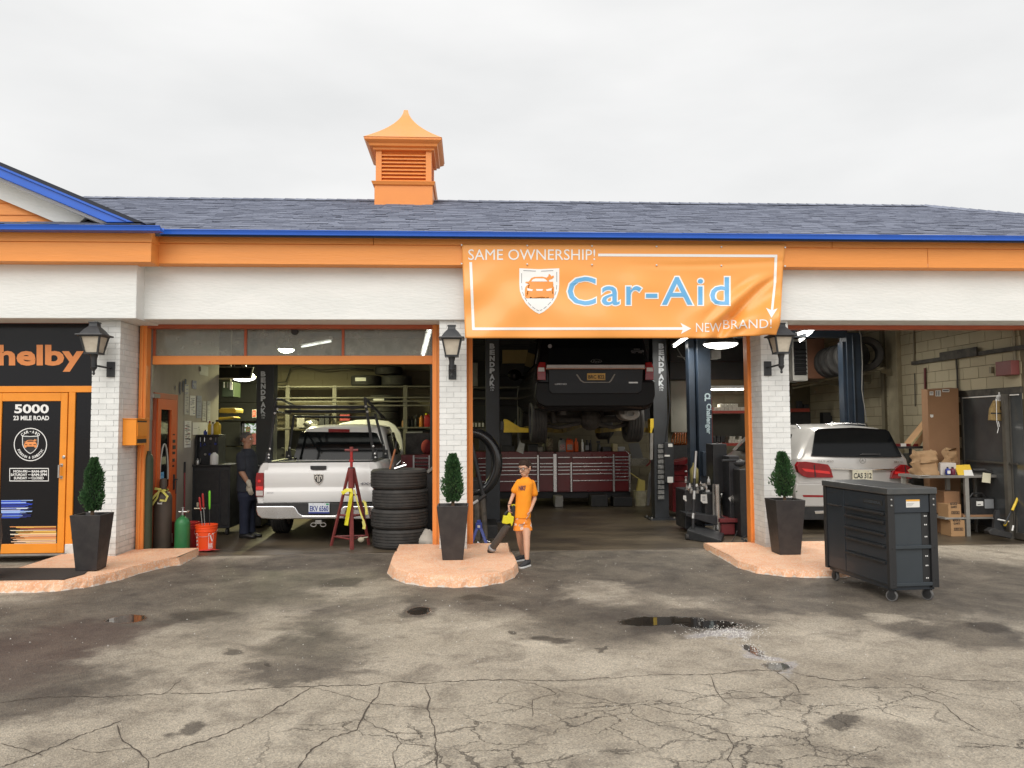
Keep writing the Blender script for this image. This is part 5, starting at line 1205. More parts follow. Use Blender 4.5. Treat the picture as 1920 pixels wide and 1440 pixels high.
# ---------------------------------------------------------------- raised black vehicle
Ys = 1.30; cb = (U(1003,740,Ys).x+U(1228,740,Ys).x)/2; hwb = (U(1229,740,Ys).x-U(1003,740,Ys).x)/2; z0 = U(1116,770,Ys).z; zb = U(1116,683,Ys).z; zr = zb+.92
BV = thing('black_suv', 'large black sport utility vehicle raised on the lift under the banner', 'car', (cb, Ys, z0))
st = [(Ys+.02,hwb*.93,z0+.04,zb,hwb*.74,zr-.04),(Ys+.06,hwb*.985,z0,zb,hwb*.78,zr-.01),(Ys+.22,hwb,z0,zb,hwb*.80,zr),(Ys+1.3,hwb,z0,zb,hwb*.80,zr+.02),(Ys+3.0,hwb,z0,zb,hwb*.80,zr+.01),(Ys+3.7,hwb,z0,zb-.02,hwb*.72,zr-.35),(Ys+4.2,hwb,z0,zb-.06,hwb*.86,zb+.02),(Ys+5.1,hwb*.97,z0+.05,zb-.14,hwb*.8,zb-.10),(Ys+5.2,hwb*.9,z0+.1,zb-.25,hwb*.7,zb-.2)]
obj('body', shell(cb, st, .30, zb), carblack, BV, auto=38)
fb = lambda e=0: surf(Ys-e, zb, .30)
q = MB(); slab(q, [(1026,681),(1209,681),(1200,600),(1036,600)], fb(.012), .02); obj('rear_window', q, carglass, BV, bevel=.004)
q = MB(); slab(q, [(1024,690.5),(1209,690.5),(1209,683.5),(1025,683.5)], fb(.03), .03); obj('chrome_strip', q, mat('dark_chrome', (.30,.27,.25), .25, metal=1, c2=(.12,.10,.09), scale=2), BV, bevel=.006)
q = MB(); slab(q, [(1024,690.6),(1209,690.6),(1209,692),(1024,692)], fb(.031), .02); obj('highlight_strip', q, mat('red_highlight', (.40,.20,.13), .3, metal=.7), BV)  # reddish highlight below the chrome, built as a thin coloured strip
for s in (-1, 1):
    c_ = 1116.7; X = lambda p: p if s < 0 else 2*c_-p
    q = MB(); slab(q, [(X(1008),712.5),(X(1023.6),712.5),(X(1023),679.5),(X(1011.5),678.5),(X(1007.5),690)], fb(.02), .08); TLb = obj('taillight', q, redlens, BV, bevel=.008)
    q = MB(); slab(q, [(X(1009),696.5),(X(1021),696.5),(X(1020.5),689),(X(1009.5),689)], fb(.026), .02); obj('reversing_lamp', q, clearlens, TLb, bevel=.003)
q = MB(); slab(q, [(1006,716),(1228,714),(1229,742),(1224,757),(1210,762),(1022,763),(1008,756),(1003,742)], fb(.07), .22); obj('bumper', q, mat('black_bumper', (.008,.008,.009), .4, spec=.2), BV, bevel=.03, seg=3)
q = MB(); slab(q, [(1028,692),(1206,692),(1204,733),(1196,738.5),(1036,739),(1029,733)], fb(.085), .08); TGb = obj('tailgate', q, carblack, BV, bevel=.015, seg=3)
q = MB(); slab(q, [(1080,702),(1088,714),(1094,717.5),(1143,717.5),(1147,714),(1154,701.5),(1151.5,701.5),(1144.5,713),(1141.5,716),(1095,716),(1090,712.5),(1083,702)], fb(.092), .01); q2_ = MB(); obj('plate_recess_trim', q, galv, TGb)
plate(BV, fb(.10), 1100.8, 1135, 699.8, 712.6, mat('amber_plate', (.62,.38,.10), .5, c2=(.45,.27,.07), scale=14), 'BRC 822', ink)
q = MB(); c = fb(.10)(1118,677); put_ring(q, 1118, 677.2, 9.2, 10.2, fb(.02), sy=.38); put_text(q, 'Ford', (1112.5,1123.5,679.3,675.2), fb(.02), italic=-.2); obj('badge', q, mat('dull_chrome_print', (.30,.30,.30), .3, metal=.6), TGb)
q = MB(); put_text(q, 'LIMITED', (1040.5,1063,721.6,718.8), fb(.095), bold=.02); obj('lettering', q, lettergrey, TGb)
q = MB(); slab(q, [(1179,718.6),(1196,718.6),(1196,716),(1179,716)], fb(.095), .01); obj('badge', q, steel, TGb)
q = MB(); put_text(q, 'Always in our hearts', (1183,1206,658,655.5), fb(.018)); 
q = MB(); put_text(q, '~ ~', (1184,1204,662,660.8), fb(.02)); put_rect(q, 1188, 1200, 654.2, 655, fb(.02)); put_rect(q, 1183, 1207, 657.8, 658.8, fb(.02)); obj('window_decal', q, inkgrey, BV)
q = MB(); p = fb(.03)(1031,649); q.lathe([(.035,0),(.03,.006),(.004,.008)], 16, Matrix.Translation(p) @ Matrix.Rotation(R(90),4,'X')); obj('window_decal', q, inkgrey, BV)
# undercarriage
q = MB(); q.box(cb-.55,cb-.45,Ys+.3,Ys+5,z0-.06,z0+.08); q.box(cb+.45,cb+.55,Ys+.3,Ys+5,z0-.06,z0+.08); q.tube([(cb-.8,Ys+1.15,z0-.12),(cb,Ys+1.15,z0-.16),(cb+.8,Ys+1.15,z0-.12)], .06, 10); q.ball((cb+.1,Ys+1.15,z0-.14), .2)
for s in (-1, 1): q.tube([(cb+s*.1,Ys+1.1,z0-.2),(cb+s*.5,Ys+1.0,z0-.28),(cb+s*.8,Ys+1.1,z0-.22)], .035, 8); q.tube([(cb+s*.6,Ys+.9,z0-.2),(cb+s*.62,Ys+.95,z0+.2)], .05, 10)
q.box(cb-.5,cb+.4,Ys+1.5,Ys+3,z0-.1,z0+.05); obj('axle_and_frame', q, mat('underbody', (.03,.027,.024), .7, c2=(.07,.06,.05), scale=9, amt=.8), BV)
p = U(1181,776,Ys+.35); q = MB(); q.lathe([(.02,-.5),(.12,-.46),(.135,-.4),(.135,0),(.12,.02),(.06,.03),(.06,.08),(.048,.08),(.048,.0)], 24, Matrix.Translation(p) @ Matrix.Rotation(R(90),4,'X') @ Matrix.Diagonal((1.25,.85,1,1))); obj('exhaust_muffler', q, galv, BV, auto=40)
for s in (-1, 1): wheel(BV, cb+s*(hwb-.15), Ys+1.15, z0-.14, .41, .28, s, blackmetal); wheel(BV, cb+s*(hwb-.15), Ys+4.2, z0-.14, .41, .28, s, blackmetal)
for s in (-1, 1): q = MB(); q.ball((cb+s*(hwb+.14), Ys+3.3, zb+.05), (.14,.07,.12)); q.box(min(cb+s*hwb*.95,cb+s*(hwb+.1)), max(cb+s*hwb*.95,cb+s*(hwb+.1)), Ys+3.27, Ys+3.33, zb-.03, zb+.03); obj('wing_mirror', q, carblack, BV, smooth=True)
for s in (-1, 1):
    x = cb+s*(hwb*.955); xr = cb+s*(hwb*.80+.03); q = MB(); q.add([(x,Ys+.75,zb+.05),(x,Ys+3.6,zb+.05),(xr,Ys+3.0,zr-.14),(xr,Ys+.9,zr-.14)], [(0,1,2,3)])
    obj('side_window', q, carglass, BV)
for s in (-1, 1): q = MB(); q.tube([(cb+s*hwb*.955, Ys+.3, zb+.03), (cb+s*(hwb*.86), Ys+.42, zb+.5), (cb+s*hwb*.815, Ys+.5, zr-.12)], .008, 5); obj('glass_reflection', q, chrome, BV)  # reflection lines along the side glass, modelled as thin chrome tubes
# ---------------------------------------------------------------- silver car
Yv = 1.55; zbv = U(1610,858,Yv).z; cv = U(1602,860,Yv).x; hv = U(1711,900,Yv).x-cv; z0 = .30; zrv = U(1600,799,Yv+.3).z-.02
SV = thing('silver_suv', 'silver family car parked nose in behind the dark tool cart', 'car', (cv, Yv, 0))
st = [(Yv+.03,hv*.90,z0+.06,zbv,hv*.60,zrv-.04),(Yv+.09,hv*.975,z0,zbv,hv*.66,zrv-.01),(Yv+.3,hv,z0,zbv,hv*.69,zrv+.01),(Yv+1.3,hv*1.0,z0,zbv-.02,hv*.70,zrv+.05),(Yv+2.9,hv*.99,z0,zbv-.04,hv*.69,zrv+.03),(Yv+3.5,hv*.98,z0,zbv-.06,hv*.62,zrv-.3),(Yv+4.0,hv*.97,z0,zbv-.1,hv*.8,zbv-.05),(Yv+4.8,hv*.92,z0,zbv-.22,hv*.7,zbv-.2),(Yv+4.95,hv*.8,z0+.1,zbv-.35,hv*.55,zbv-.32)]
obj('body', shell(cv, st, .38, zbv), carsilver, SV, auto=40)
fv = lambda e=0: surf(Yv-e, zbv, .38)
q = MB(); slab(q, [(1521.5,854.5),(1529,808),(1534,804),(1600,801.5),(1660,805),(1667,808.5),(1692,856.5),(1640,857.5),(1570,856.5)], fv(.012), .02); obj('rear_window', q, carglass, SV, bevel=.005)
q = MB(); slab(q, [(1612,853.5),(1650,853),(1652,850.5),(1618,850)], fv(.03), .02); obj('wiper', q, blackplas, SV)
def lensbox(name, pts, e, m_, par, d=.06, bv=.008): q = MB(); slab(q, pts, fv(e), d); return obj(name, q, m_, par, bevel=bv)
L1 = lensbox('taillight', [(1493.6,873),(1498,866),(1512,865.5),(1553,871),(1558,878),(1563,895.7),(1515,895.7),(1505,892),(1497,885)], .03, redlens, SV, .10)
lensbox('light_bar', [(1503,878),(1555,884),(1557,889),(1510,884)], .034, redhot, L1, .02, .002); lensbox('light_bar', [(1526,871.5),(1528,871.5),(1530,894),(1528,894)], .036, ink, L1, .02, 0)
L2 = lensbox('taillight', [(1671,897.6),(1674,884),(1682,876),(1690,871),(1700,871.5),(1707,876),(1710.5,888),(1710,897.6)], .03, redlens, SV, .10)
lensbox('light_bar', [(1679,884),(1708,886),(1708.5,890),(1678,889)], .034, redhot, L2, .02, .002); lensbox('light_bar', [(1697,873),(1698.5,873),(1700,896),(1698,896)], .036, ink, L2, .02, 0)
lensbox('chrome_strip', [(1556,877),(1620,879.5),(1683,878.5),(1683,881),(1620,882.5),(1557,880)], .03, chrome, SV, .03, .003)
plate(SV, fv(.04), 1598.5, 1636, 881.5, 901, mat('cream_plate', (.72,.70,.56), .5, c2=(.65,.55,.35), scale=9), 'CAS 312', ink)
q = MB(); put_ring(q, 1617.6, 863.5, 5.0, 6.1, fv(.03), sy=.95)
for k in range(3):
    a = R(-90+k*120); c_, s_ = math.cos(a), math.sin(a); put_poly(q, [(1617.6+5.2*c_, 863.5+5.2*s_), (1617.6-1.0*s_, 863.5+1.0*c_), (1617.6+1.0*s_, 863.5-1.0*c_)], fv(.03))
obj('star_badge', q, galv, SV)
q = MB(); put_text(q, 'GLS 450', (1533,1563,866.6,863.2), fv(.02)); put_text(q, '4MATIC', (1676,1694,868,864.5), fv(.02)); obj('lettering', q, mat('soft_chrome', (.42,.41,.39), .2, metal=.8), SV)
lensbox('bumper', [(1494,906),(1711,906),(1713,925),(1711,948),(1700,951),(1500,951),(1493,942),(1491,920)], .09, carsilver, SV, .25, .03)
lensbox('reflector', [(1505,928),(1547,928.5),(1547,932.5),(1507,932)], .097, redlens, SV, .02, .002)
lensbox('bumper_skirt', [(1495,950),(1711,950),(1706,975),(1508,975)], .07, blackplas, SV, .2, .01)
lensbox('exhaust_tip', [(1527,958),(1553,957),(1552,963),(1529,964)], .08, chrome, SV, .1, .006)
q = MB(); q.box(cv-hv*.9, cv+hv*.9, Yv+.02, Yv+.12, zbv-.02-.001, zbv-.012); 
for s in (-1, 1):
    wheel(SV, cv+s*(hv-.14), Yv+.95, .37, .37, .26, s); wheel(SV, cv+s*(hv-.14), Yv+3.9, .37, .37, .26, s)
    q = MB(); q.tube([(cv+s*hv*.62, Yv+.7, zrv-.02), (cv+s*hv*.64, Yv+.8, zrv+.055), (cv+s*hv*.66, Yv+1.6, zrv+.075), (cv+s*hv*.65, Yv+2.6, zrv+.06), (cv+s*hv*.63, Yv+2.8, zrv-.01)], .016, 8); obj('roof_rail', q, chrome, SV)
q = MB(); x = cv-hv*.955; xr = cv-hv*.73; q.add([(x,Yv+.55,zbv+.03),(x,Yv+1.25,zbv+.03),(xr,Yv+1.25,zrv-.10),(xr-.02,Yv+.75,zrv-.12)], [(0,1,2,3)]); obj('side_window', q, carglass, SV); q = MB(); q.add([(x,Yv+1.33,zbv+.03),(x,Yv+3.2,zbv+.03),(xr,Yv+2.7,zrv-.10),(xr,Yv+1.33,zrv-.10)], [(0,1,2,3)]); obj('side_window', q, carglass, SV)
q = MB(); p = Vector((cv+.0, Yv+.75, zrv+.03)); q.hexa([p+Vector(v) for v in ((-.012,0,0),(.012,0,0),(.012,.14,0),(-.012,.14,0))], [p+Vector(v) for v in ((-.004,.0,.075),(.004,.0,.075),(.004,.04,.075),(-.004,.04,.075))]); obj('roof_aerial', q, white, SV)
# ================================================================== PROPS: LEFT BAY
def cyl_on_ground(px, py, z=0): return G(px, py, z)
XW = XL+.004
FW = lambda X: (lambda u, v: WX(u, v, X))
# orange inner door on the left wall
def wallbox(mb, px0, px1, py0, py1, X, d, flip=False):
    """box standing on a wall x = X, its outline read from the photo"""
    a, b_ = WX(px0,(py0+py1)/2,X), WX(px1,(py0+py1)/2,X); z1, z0 = WX((px0+px1)/2,py0,X).z, WX((px0+px1)/2,py1,X).z
    xs = sorted((X, X+d)); mb.box(xs[0], xs[1], min(a.y,b_.y), max(a.y,b_.y), z0, z1); return mb
ID = thing('inner_door', 'orange inner door with a tall glass light in the left garage wall', 'door', (XL, .6, 0))
ya_, yb_ = .42, 1.17; zt_ = WX(300,748,XL).z
q = MB(); q.box(XL, XL+.03, ya_-.09, ya_-.003, 0, zt_+.09); q.box(XL, XL+.03, yb_+.003, yb_+.09, 0, zt_+.09); q.box(XL, XL+.03, ya_-.003, yb_+.003, zt_+.002, zt_+.09); obj('door_casing', q, orange_dull, ID, bevel=.004)
inner_or = mat('deep_orange_paint', (.72,.135,.03), .45, amt=.3)
gy0, gy1, gz0, gz1 = ya_+.13, yb_-.22, .92, zt_-.16
q = MB(); q.box(XL, XL+.045, ya_, gy0, .01, zt_); q.box(XL, XL+.045, gy1, yb_, .01, zt_); q.box(XL, XL+.045, gy0, gy1, .01, gz0); q.box(XL, XL+.045, gy0, gy1, gz1, zt_); obj('door_leaf', q, inner_or, ID)
q = MB(); q.box(XL+.012, XL+.018, gy0, gy1, gz0, gz1); obj('glass', q, carglass, ID)
q = MB(); q.tube([(XL+.02, gy0+.05+.16*math.cos(math.pi-a*.157), gz0+.05+.62*math.sin(a*.157)) if False else (XL+.024, (gy0+gy1)/2+.16*math.cos(math.pi-a*.262), gz0+.12+.55*math.sin(a*.262)) for a in range(13)], .012, 6); obj('arch_reflection', q, paperdim, ID)  # arched reflection in the glass, modelled as a pale tube
q = MB(); q.box(XL+.02, XL+.024, gy0+.02, gy0+.2, gz0+.02, gz0+.24); obj('blue_sticker', q, mat('cyan_sticker', (.02,.25,.60), .4, c2=(.3,.6,.8), scale=28, amt=.9), ID)
q = MB(); q.tube([(XL+.045,yb_-.08,1.02),(XL+.10,yb_-.08,1.02),(XL+.10,yb_-.20,1.02)], .012, 8); q.box(XL+.045,XL+.055,yb_-.11,yb_-.05,.86,1.10); q.tube([(XL+.1,yb_-.12,1.0),(XL+.1,yb_-.13,.80)], .008, 6); obj('lever_handle', q, blackmetal, ID)
q = MB()
for zz, w, h in ((1.72,.08,.018),(1.60,.10,.05),(1.50,.12,.06),(1.42,.10,.04),(1.30,.09,.05),(1.22,.07,.03)): q.box(XL+.045, XL+.05, yb_-.15, yb_-.15+w, zz, zz+h)
obj('black_decals', q, ink, ID)
# exit sign
def exit_sign(px0, px1, py0, py1, Y, label, hanging=True):
    p = U((px0+px1)/2, (py0+py1)/2, Y); T = thing('exit_sign', label, 'exit sign', p, 'exit signs')
    x0, x1, y0, y1, z0, z1 = pxbox(px0, px1, py0, py1, Y, Y+.07)
    q = MB(); q.box(x0, x1, y0, y1, z0, z1); obj('housing', q, white, T, bevel=.006)
    q = MB(); q.box(x0+.012, x1-.012, y0-.003, y0, z0+.012, z1-.012); obj('face', q, mat('exit_red', (.62,.09,.06), .5, c2=(.5,.2,.16), scale=30, amt=.5), T)
    q = MB(); f = PX(Y-.006); put_text(q, 'EXIT', (px0+2, px1-2, py1-(py1-py0)*.28, py0+(py1-py0)*.28), f, bold=.04); obj('lettering', q, mat('exit_letters', (.85,.5,.42), .5), T); return T
T = exit_sign(312.5, 326, 713, 737, 1.9, 'red exit sign on the left wall above the inner orange door')
q = MB(); p = T.location
for s in (-1, 1): q.ball(p+Vector((s*.105+.0,.03,.04)), (.05,.05,.055)); 
q.tube([p+Vector((-.1,.03,.08)), p+Vector((-.12,.05,.35))], .012, 6); obj('emergency_lamp', q, blackplas, T)
T = exit_sign(472.5, 481, 768, 783, 6.6, 'small red exit sign seen above the man at the back')
# heater box on the wall, screen, heater
x0, x1, y0, y1, z0, z1 = pxbox(286, 329, 684, 703, 2.3, 2.75)
T = thing('wall_unit', 'white boxy air unit under the transom on the left wall', 'air unit', ((x0+x1)/2, y0, z0)); q = MB(); q.box(XW, x1, y0, y1, z0, z1); obj('case', q, paperdim, T, bevel=.01)
q = MB(); q.box(x1-.17, x1-.02, y0-.006, y0, z0+.03, z1-.02); q.box(x1, x1+.005, y0+.05, y1-.05, z0+.04, z1-.03); obj('grille', q, blackplas, T)
q = MB(); q.box(XW+.02, x1-.2, y0-.004, y0, z0+.06, z1-.03); obj('label_panel', q, galv, T)
sc0 = U(437,699,4.0); T = thing('wall_screen', 'flat black screen in a silver frame hanging at the top of the left bay', 'screen', sc0)
q = MB(); slab(q, [(402,711),(470,709.5),(475,688),(405,686.5)], PX(4.0), .06); obj('frame', q, galv, T, bevel=.006)
q = MB(); slab(q, [(405,708.5),(468,707),(472,690),(407.5,689)], PX(3.99), .004); obj('panel', q, carglass, T); q = MB(); q.tube([sc0+Vector((0,.05,.1)), Vector((sc0.x,sc0.y+.05,H0))], .02, 8); obj('bracket', q, blackmetal, T)
x0, x1, y0, y1, z0, z1 = pxbox(416, 438, 716, 744, 5.2, 5.7)
T = thing('unit_heater', 'dark green hanging heater below the left bay screen', 'heater', ((x0+x1)/2, y0, z0)); q = MB(); q.box(x0, x1, y0, y1, z0, z1); obj('case', q, dkgreen, T, bevel=.012)
for i, px in enumerate((419, 425.5, 431)):
    q = MB(); q.box(*pxbox(px, px+(2 if i < 2 else 4.5), 716.5, 727 if i < 2 else 731, 5.185, 5.2)); obj('vent_slot', q, whitelet if i != 1 else galv, T)
q = MB(); q.tube([((x0+x1)/2,y0+.2,z1),((x0+x1)/2,y0+.2,H0)], .015, 6); obj('hanger', q, galv, T)
# papers on the wall
def wall_sheet(px0, px1, py0, py1, label, m_, marks, seed, name='notice', cat='notice'):
    T = thing(name, label, cat, WX((px0+px1)/2, py1, XW), 'papers on the left garage wall' if name == 'notice' else None)
    q = MB(); wallbox(q, px0, px1, py0, py1, XW, .004); obj('sheet', q, m_, T)
    rr = random.Random(seed); f = FW(XW+.006)
    for mm, n in marks:
        q = MB()
        for k in range(n):
            u = px0+(px1-px0)*rr.uniform(.08, .7); v = py0+(py1-py0)*rr.uniform(.05, .92); put_rect(q, u, min(px1-.6, u+rr.uniform(2, 7)), v, v+rr.uniform(.5, 1.1), f)
        obj('print', q, mm, T)
wall_sheet(346,353.5,721,740,'small notice with a navy heading on the stained wall',paperdim,[(inkblue,5)],1)
wall_sheet(360,368,713.5,729,'navy notice, topmost sheet on the stained wall',mat('navy_sheet',(.06,.07,.2),.7,c2=(.2,.2,.35),scale=30,amt=.8),[(paperdim,4)],2)
wall_sheet(345.5,354,741,777,'tall printed sheet left of the columns of labour notices',paperdim,[(inkgrey,16)],3)
wall_sheet(355.5,366,742,779,'tall printed sheet with a purple heading in the middle row of notices',paper,[(inkgrey,18),(inkblue,3)],4)
wall_sheet(368.5,377.5,742,784,'bluish printed sheet in the middle row of notices',mat('bluish_sheet',(.34,.36,.42),.8,c2=(.24,.26,.33),scale=30),[(inkgrey,18)],5)
wall_sheet(379,386,752,789,'narrow pale printed sheet near the wall corner',paperdim,[(inkgrey,14)],6)
wall_sheet(388,394,752,791,'faded printed sheet closest to the wall corner',paperdim,[(inkgrey,10)],7)
wall_sheet(345.5,358,789,839,'long strip of red and black stickers under the notices',paper,[(mat('sticker_red',(.4,.08,.08),.6),12),(ink,22),(inkgrey,16)],8)
wall_sheet(361,389,792,815,'white board hanging over the pegboard cabinet',paper,[(inkgrey,3)],9,'white_board','board')
q = MB(); f = FW(XW+.003); rr = random.Random(4)
for (a, b_, c_, d_) in ((336,339,715,741),(341.5,345,713,736),(346,350,710,722),(319,321.5,738,747),(325,328,741,750),(327.5,329.5,722,733)):
    put_poly(q, [(a+1,c_),(b_,c_+2),(b_-.5,d_-2),(a+1.2,d_),(a,d_-6)], f)
solo('blue_paint_marks', q, mat('blue_marks', (.02,.035,.10), .8), 'dark blue brush marks on the stained left wall', 'paint mark')
q = MB(); q.box(XW, XW+.003, WX(318,900,XW).y, WX(329,900,XW).y, .02, 1.62); solo('wall_patch', q, mat('beige_patch', (.36,.29,.19), .85, c2=(.30,.24,.16), amt=.6), 'tall beige unpainted patch beside the inner orange door', 'wall patch')
# gas cylinders
def gas(px, py, dia, h, m_, label, hyp=.12, cap=None, capm=None, valve=False, z=0, shoulder=.14):
    p = G(px, py, z); c = Vector((p.x, p.y+dia/2, z)); T = thing('gas_cylinder', label, 'gas cylinder', c, 'gas cylinders inside the left bay'); r = dia/2; M = Matrix.Translation(c)
    q = MB(); pr = [(r*.8,0),(r*.97,.012),(r,.04),(r,h-shoulder)]+[(max(.028, r*math.cos(a*math.pi/2/7)), h-shoulder+shoulder*.85*math.sin(a*math.pi/2/7)) for a in range(1,8)]+[(.028,h)]
    q.lathe(pr, 28, M); obj('tank', q, m_, T, auto=50)
    if cap: q = MB(); q.lathe([(.03,h-.02),(.05,h-.01),(.052,h+cap*.7),(.045,h+cap*.92),(.02,h+cap),(.003,h+cap)], 18, M); obj('valve_cap', q, capm or blackmetal, T, auto=40)
    if valve: q = MB(); q.lathe([(.018,h-.02),(.018,h+.05),(.012,h+.10),(.028,h+.105),(.028,h+.115),(.01,h+.12)], 12, M); q.tube([c+Vector((-.055,0,h+.05)), c+Vector((.07,0,h+.05))], .012, 8); q.tube([c+Vector((.07,0,h+.05)), c+Vector((.09,0,h+.07))], .018, 8); obj('valve', q, steel, T)
    return T, c, h
T, c, h = gas(271, 1043, .135, 1.50, dkgreen, 'tall thin dark green gas cylinder against the left jamb')
T, c, h = gas(284.5, 1030, .15, 1.28, blackmetal, 'black gas cylinder with a white label behind the brown one')
q = MB(); q.lathe([(.0765,1.05),(.0765,1.12)], 20, Matrix.Translation(c), cap=False); obj('label_band', q, paper, T)
T, c, h = gas(297, 1036, .26, .93, browncyl, 'stout brown gas cylinder tied with yellow ribbon', cap=.15, capm=browncyl, shoulder=.15)
# ribbon on the brown cylinder
q = MB(); rr = random.Random(8); rib = mat('yellow_ribbon', (.72,.66,.12), .5, c2=(.5,.45,.2), scale=30, amt=.7)
def ribbon(mb, pts, w=.016):
    P = [Vector(p) for p in pts]; L_ = []
    for i, p in enumerate(P):
        t = (P[min(i+1,len(P)-1)]-P[max(i-1,0)]).normalized(); s_ = t.cross(Vector((rr.uniform(-.4,.4),-1,rr.uniform(-.4,.4)))).normalized()*w; L_ += [p-s_, p+s_]
    mb.add(L_, [(2*i, 2*i+1, 2*i+3, 2*i+2) for i in range(len(P)-1)])
k = c+Vector((0,-.10,h-.02)); ribbon(q, [c+Vector((.075*math.cos(a), .075*math.sin(a), h-.025)) for a in [i*.5 for i in range(14)]])
ribbon(q, [k, k+Vector((-.05,-.04,-.06)), k+Vector((-.12,-.05,-.15)), k+Vector((-.15,-.05,-.24))]); ribbon(q, [k, k+Vector((.06,-.05,-.02)), k+Vector((.12,-.04,-.09)), k+Vector((.10,-.06,-.15)), k+Vector((.02,-.07,-.14))])
ribbon(q, [k+Vector((.0,-.05,0)), k+Vector((-.02,-.06,-.10)), k+Vector((-.10,-.06,-.22)), k+Vector((-.13,-.05,-.33))]); ribbon(q, [k, k+Vector((.03,-.06,.02)), k+Vector((-.07,-.04,.03))])
q2 = solo('yellow_ribbon', q, rib, 'knotted yellow caution ribbon round the neck of the brown cylinder', 'ribbon')
q = MB(); p = c+Vector((.0,-.134,h-.20)); q.add([p+Vector(v) for v in ((-.03,0,-.02),(.04,0,-.025),(.04,.012,.02),(-.03,.012,.02))], [(0,1,2,3)]); obj('label', q, paper, T)
T, c, h = gas(336, 1037, .215, .54, greencyl, 'short bright green gas cylinder with a brass valve', valve=True, shoulder=.13)
q = MB(); g0 = c+Vector((.13,.25,h+.1)); q.tube([g0, g0+Vector((0,0,.06))], .018, 8); q.tube([g0+Vector((-.05,0,-.03)), g0+Vector((.12,0,-.03))], .012, 8)
solo('welding_regulator', q, mat('old_brass', (.45,.40,.30), .4, metal=.6), 'small brass regulator sitting behind the green cylinder', 'regulator')
# buckets
def bucket(px, py, dt, db, h, m_, label, nm='bucket', z=0, ribs=True, handle=True):
    p = G(px, py, z); c = Vector((p.x, p.y+db/2, z)); M = Matrix.Translation(c); T = thing(nm, label, 'bucket', c)
    r0, r1 = db/2, dt/2; at = lambda t: r0+(r1-r0)*t
    pr = [(r0*.9,0),(r0,.01)]+[(at(.2),h*.2),(at(.72),h*.72),(at(.72)+.006,h*.735),(at(.76)+.006,h*.75),(at(.8)+.001,h*.76),(at(.86),h*.86),(at(.88)+.006,h*.87),(at(.9)+.006,h*.885),(at(.93),h*.9),(at(.96)+.007,h*.955),(r1+.008,h-.004),(r1,h),(r1-.006,h-.004),(r0-.006,.02)]
    q = MB(); q.lathe(pr, 32, M); obj('pail', q, m_, T, auto=35)
    if handle: q = MB(); q.tube([c+Vector((-r1-.008,0,h*.8))]+[c+Vector((-(r1+.012)*math.cos(a), -(r1+.012)*math.sin(a), h*.8-.09*math.sin(a))) for a in [i*math.pi/10 for i in range(1,10)]]+[c+Vector((r1+.008,0,h*.8))], .003, 5); obj('wire_handle', q, steel, T)
    return T, c
T, c = bucket(352, 1030, .26, .22, .40, redbright, 'red bucket partly hidden by the green cylinder', handle=False)
T, c = bucket(381, 1034, .315, .26, .385, bucketor, 'bright orange bucket holding long screwdrivers, front left of the bay')
q = MB()
for a0, a1 in ((-2.55,-2.15),(-1.05,-.55)):
    def f(u, v, a0=a0, a1=a1): 
        a = a0+(a1-a0)*u; r = .132+(.1575-.132)*(v)+.0025; return c+Vector((r*math.cos(a), r*math.sin(a), .385*v))
    for (u0,u1,v0,v1) in ((0,1,.10,.12),(0,1,.66,.68),(0,.06,.10,.68),(.94,1,.10,.68)): put_rect(q, u0,u1,v0,v1,f)
    if a0 > -2:
        for j in range(4): put_poly(q, [(.12+j*.2,.14),(.26+j*.2,.14),(.16+j*.22,.32),(.08+j*.2,.30)], f)
        put_poly(q, [(.2,.62),(.45,.62),(.85,.40),(.8,.34),(.55,.42)], f)
    else:
        for j in range(3): put_poly(q, [(.2,.20+j*.14),(.8,.24+j*.14),(.75,.30+j*.14),(.3,.27+j*.14)], f)
obj('white_print', q, whitelet, T)
for i, (tx, ty, m_, hm, lab) in enumerate(((374,932,steel,redbright,'long screwdriver with a red handle, leftmost in the orange bucket'),(380,925,steel,redbright,'long screwdriver with a dark red handle in the middle of the orange bucket'),(393,920,blackmetal,mat('lime_plastic',(.18,.62,.04),.4),'long pry bar with a lime green handle in the orange bucket'))):
    top = U(tx, ty, c.y); b_ = c+Vector(((-.03,.0,.05)[i], 0, .05)); hl = top.lerp(b_, .28 if i < 2 else .33)
    S = thing('screwdriver', lab, 'screwdriver', b_, 'hand tools standing in the orange bucket')
    q = MB(); q.tube([hl, b_], .006, 8); obj('shank', q, m_, S); q = MB(); q.tube([top, top.lerp(hl,.1), top.lerp(hl,.8), hl], [.010,.016,.014,.008], 10); obj('grip', q, hm, S)
# broom pole, red box
b0 = G(345, 1012, 0); q = MB(); t0 = U(346.5, 866, b0.y+.02); S = thing('broom', 'broom with a dark red pole leaning behind the red bucket', 'broom', b0)
q.tube([b0+Vector((0,0,.1)), t0.lerp(b0,.14)], .013, 8); obj('pole', q, mat('dark_red_pole', (.25,.025,.03), .4), S); q = MB(); q.tube([t0.lerp(b0,.14), t0], .016, 8); obj('grip', q, ink, S)
q = MB(); q.hexa([b0+Vector(v) for v in ((-.14,-.03,0),(.14,-.03,0),(.14,.03,0),(-.14,.03,0))], [b0+Vector(v) for v in ((-.1,-.02,.12),(.1,-.02,.12),(.1,.02,.12),(-.1,.02,.12))]); obj('brush_head', q, redbright, S)
q = MB(); a = G(314, 1026); q.box(a.x, a.x+.22, a.y+.1, a.y+.35, 0, .38); RB_ = solo('red_toolbox', q, redp, 'dark red box with a worn label behind the brown cylinder', 'box', bevel=.008)
q = MB(); x0, x1, y0, y1, z0, z1 = pxbox(316,323.5,1000,1018,a.y+.094,a.y+.1); q.box(x0,x1,y0,y1,z0,z1); obj('label', q, paperdim, RB_)
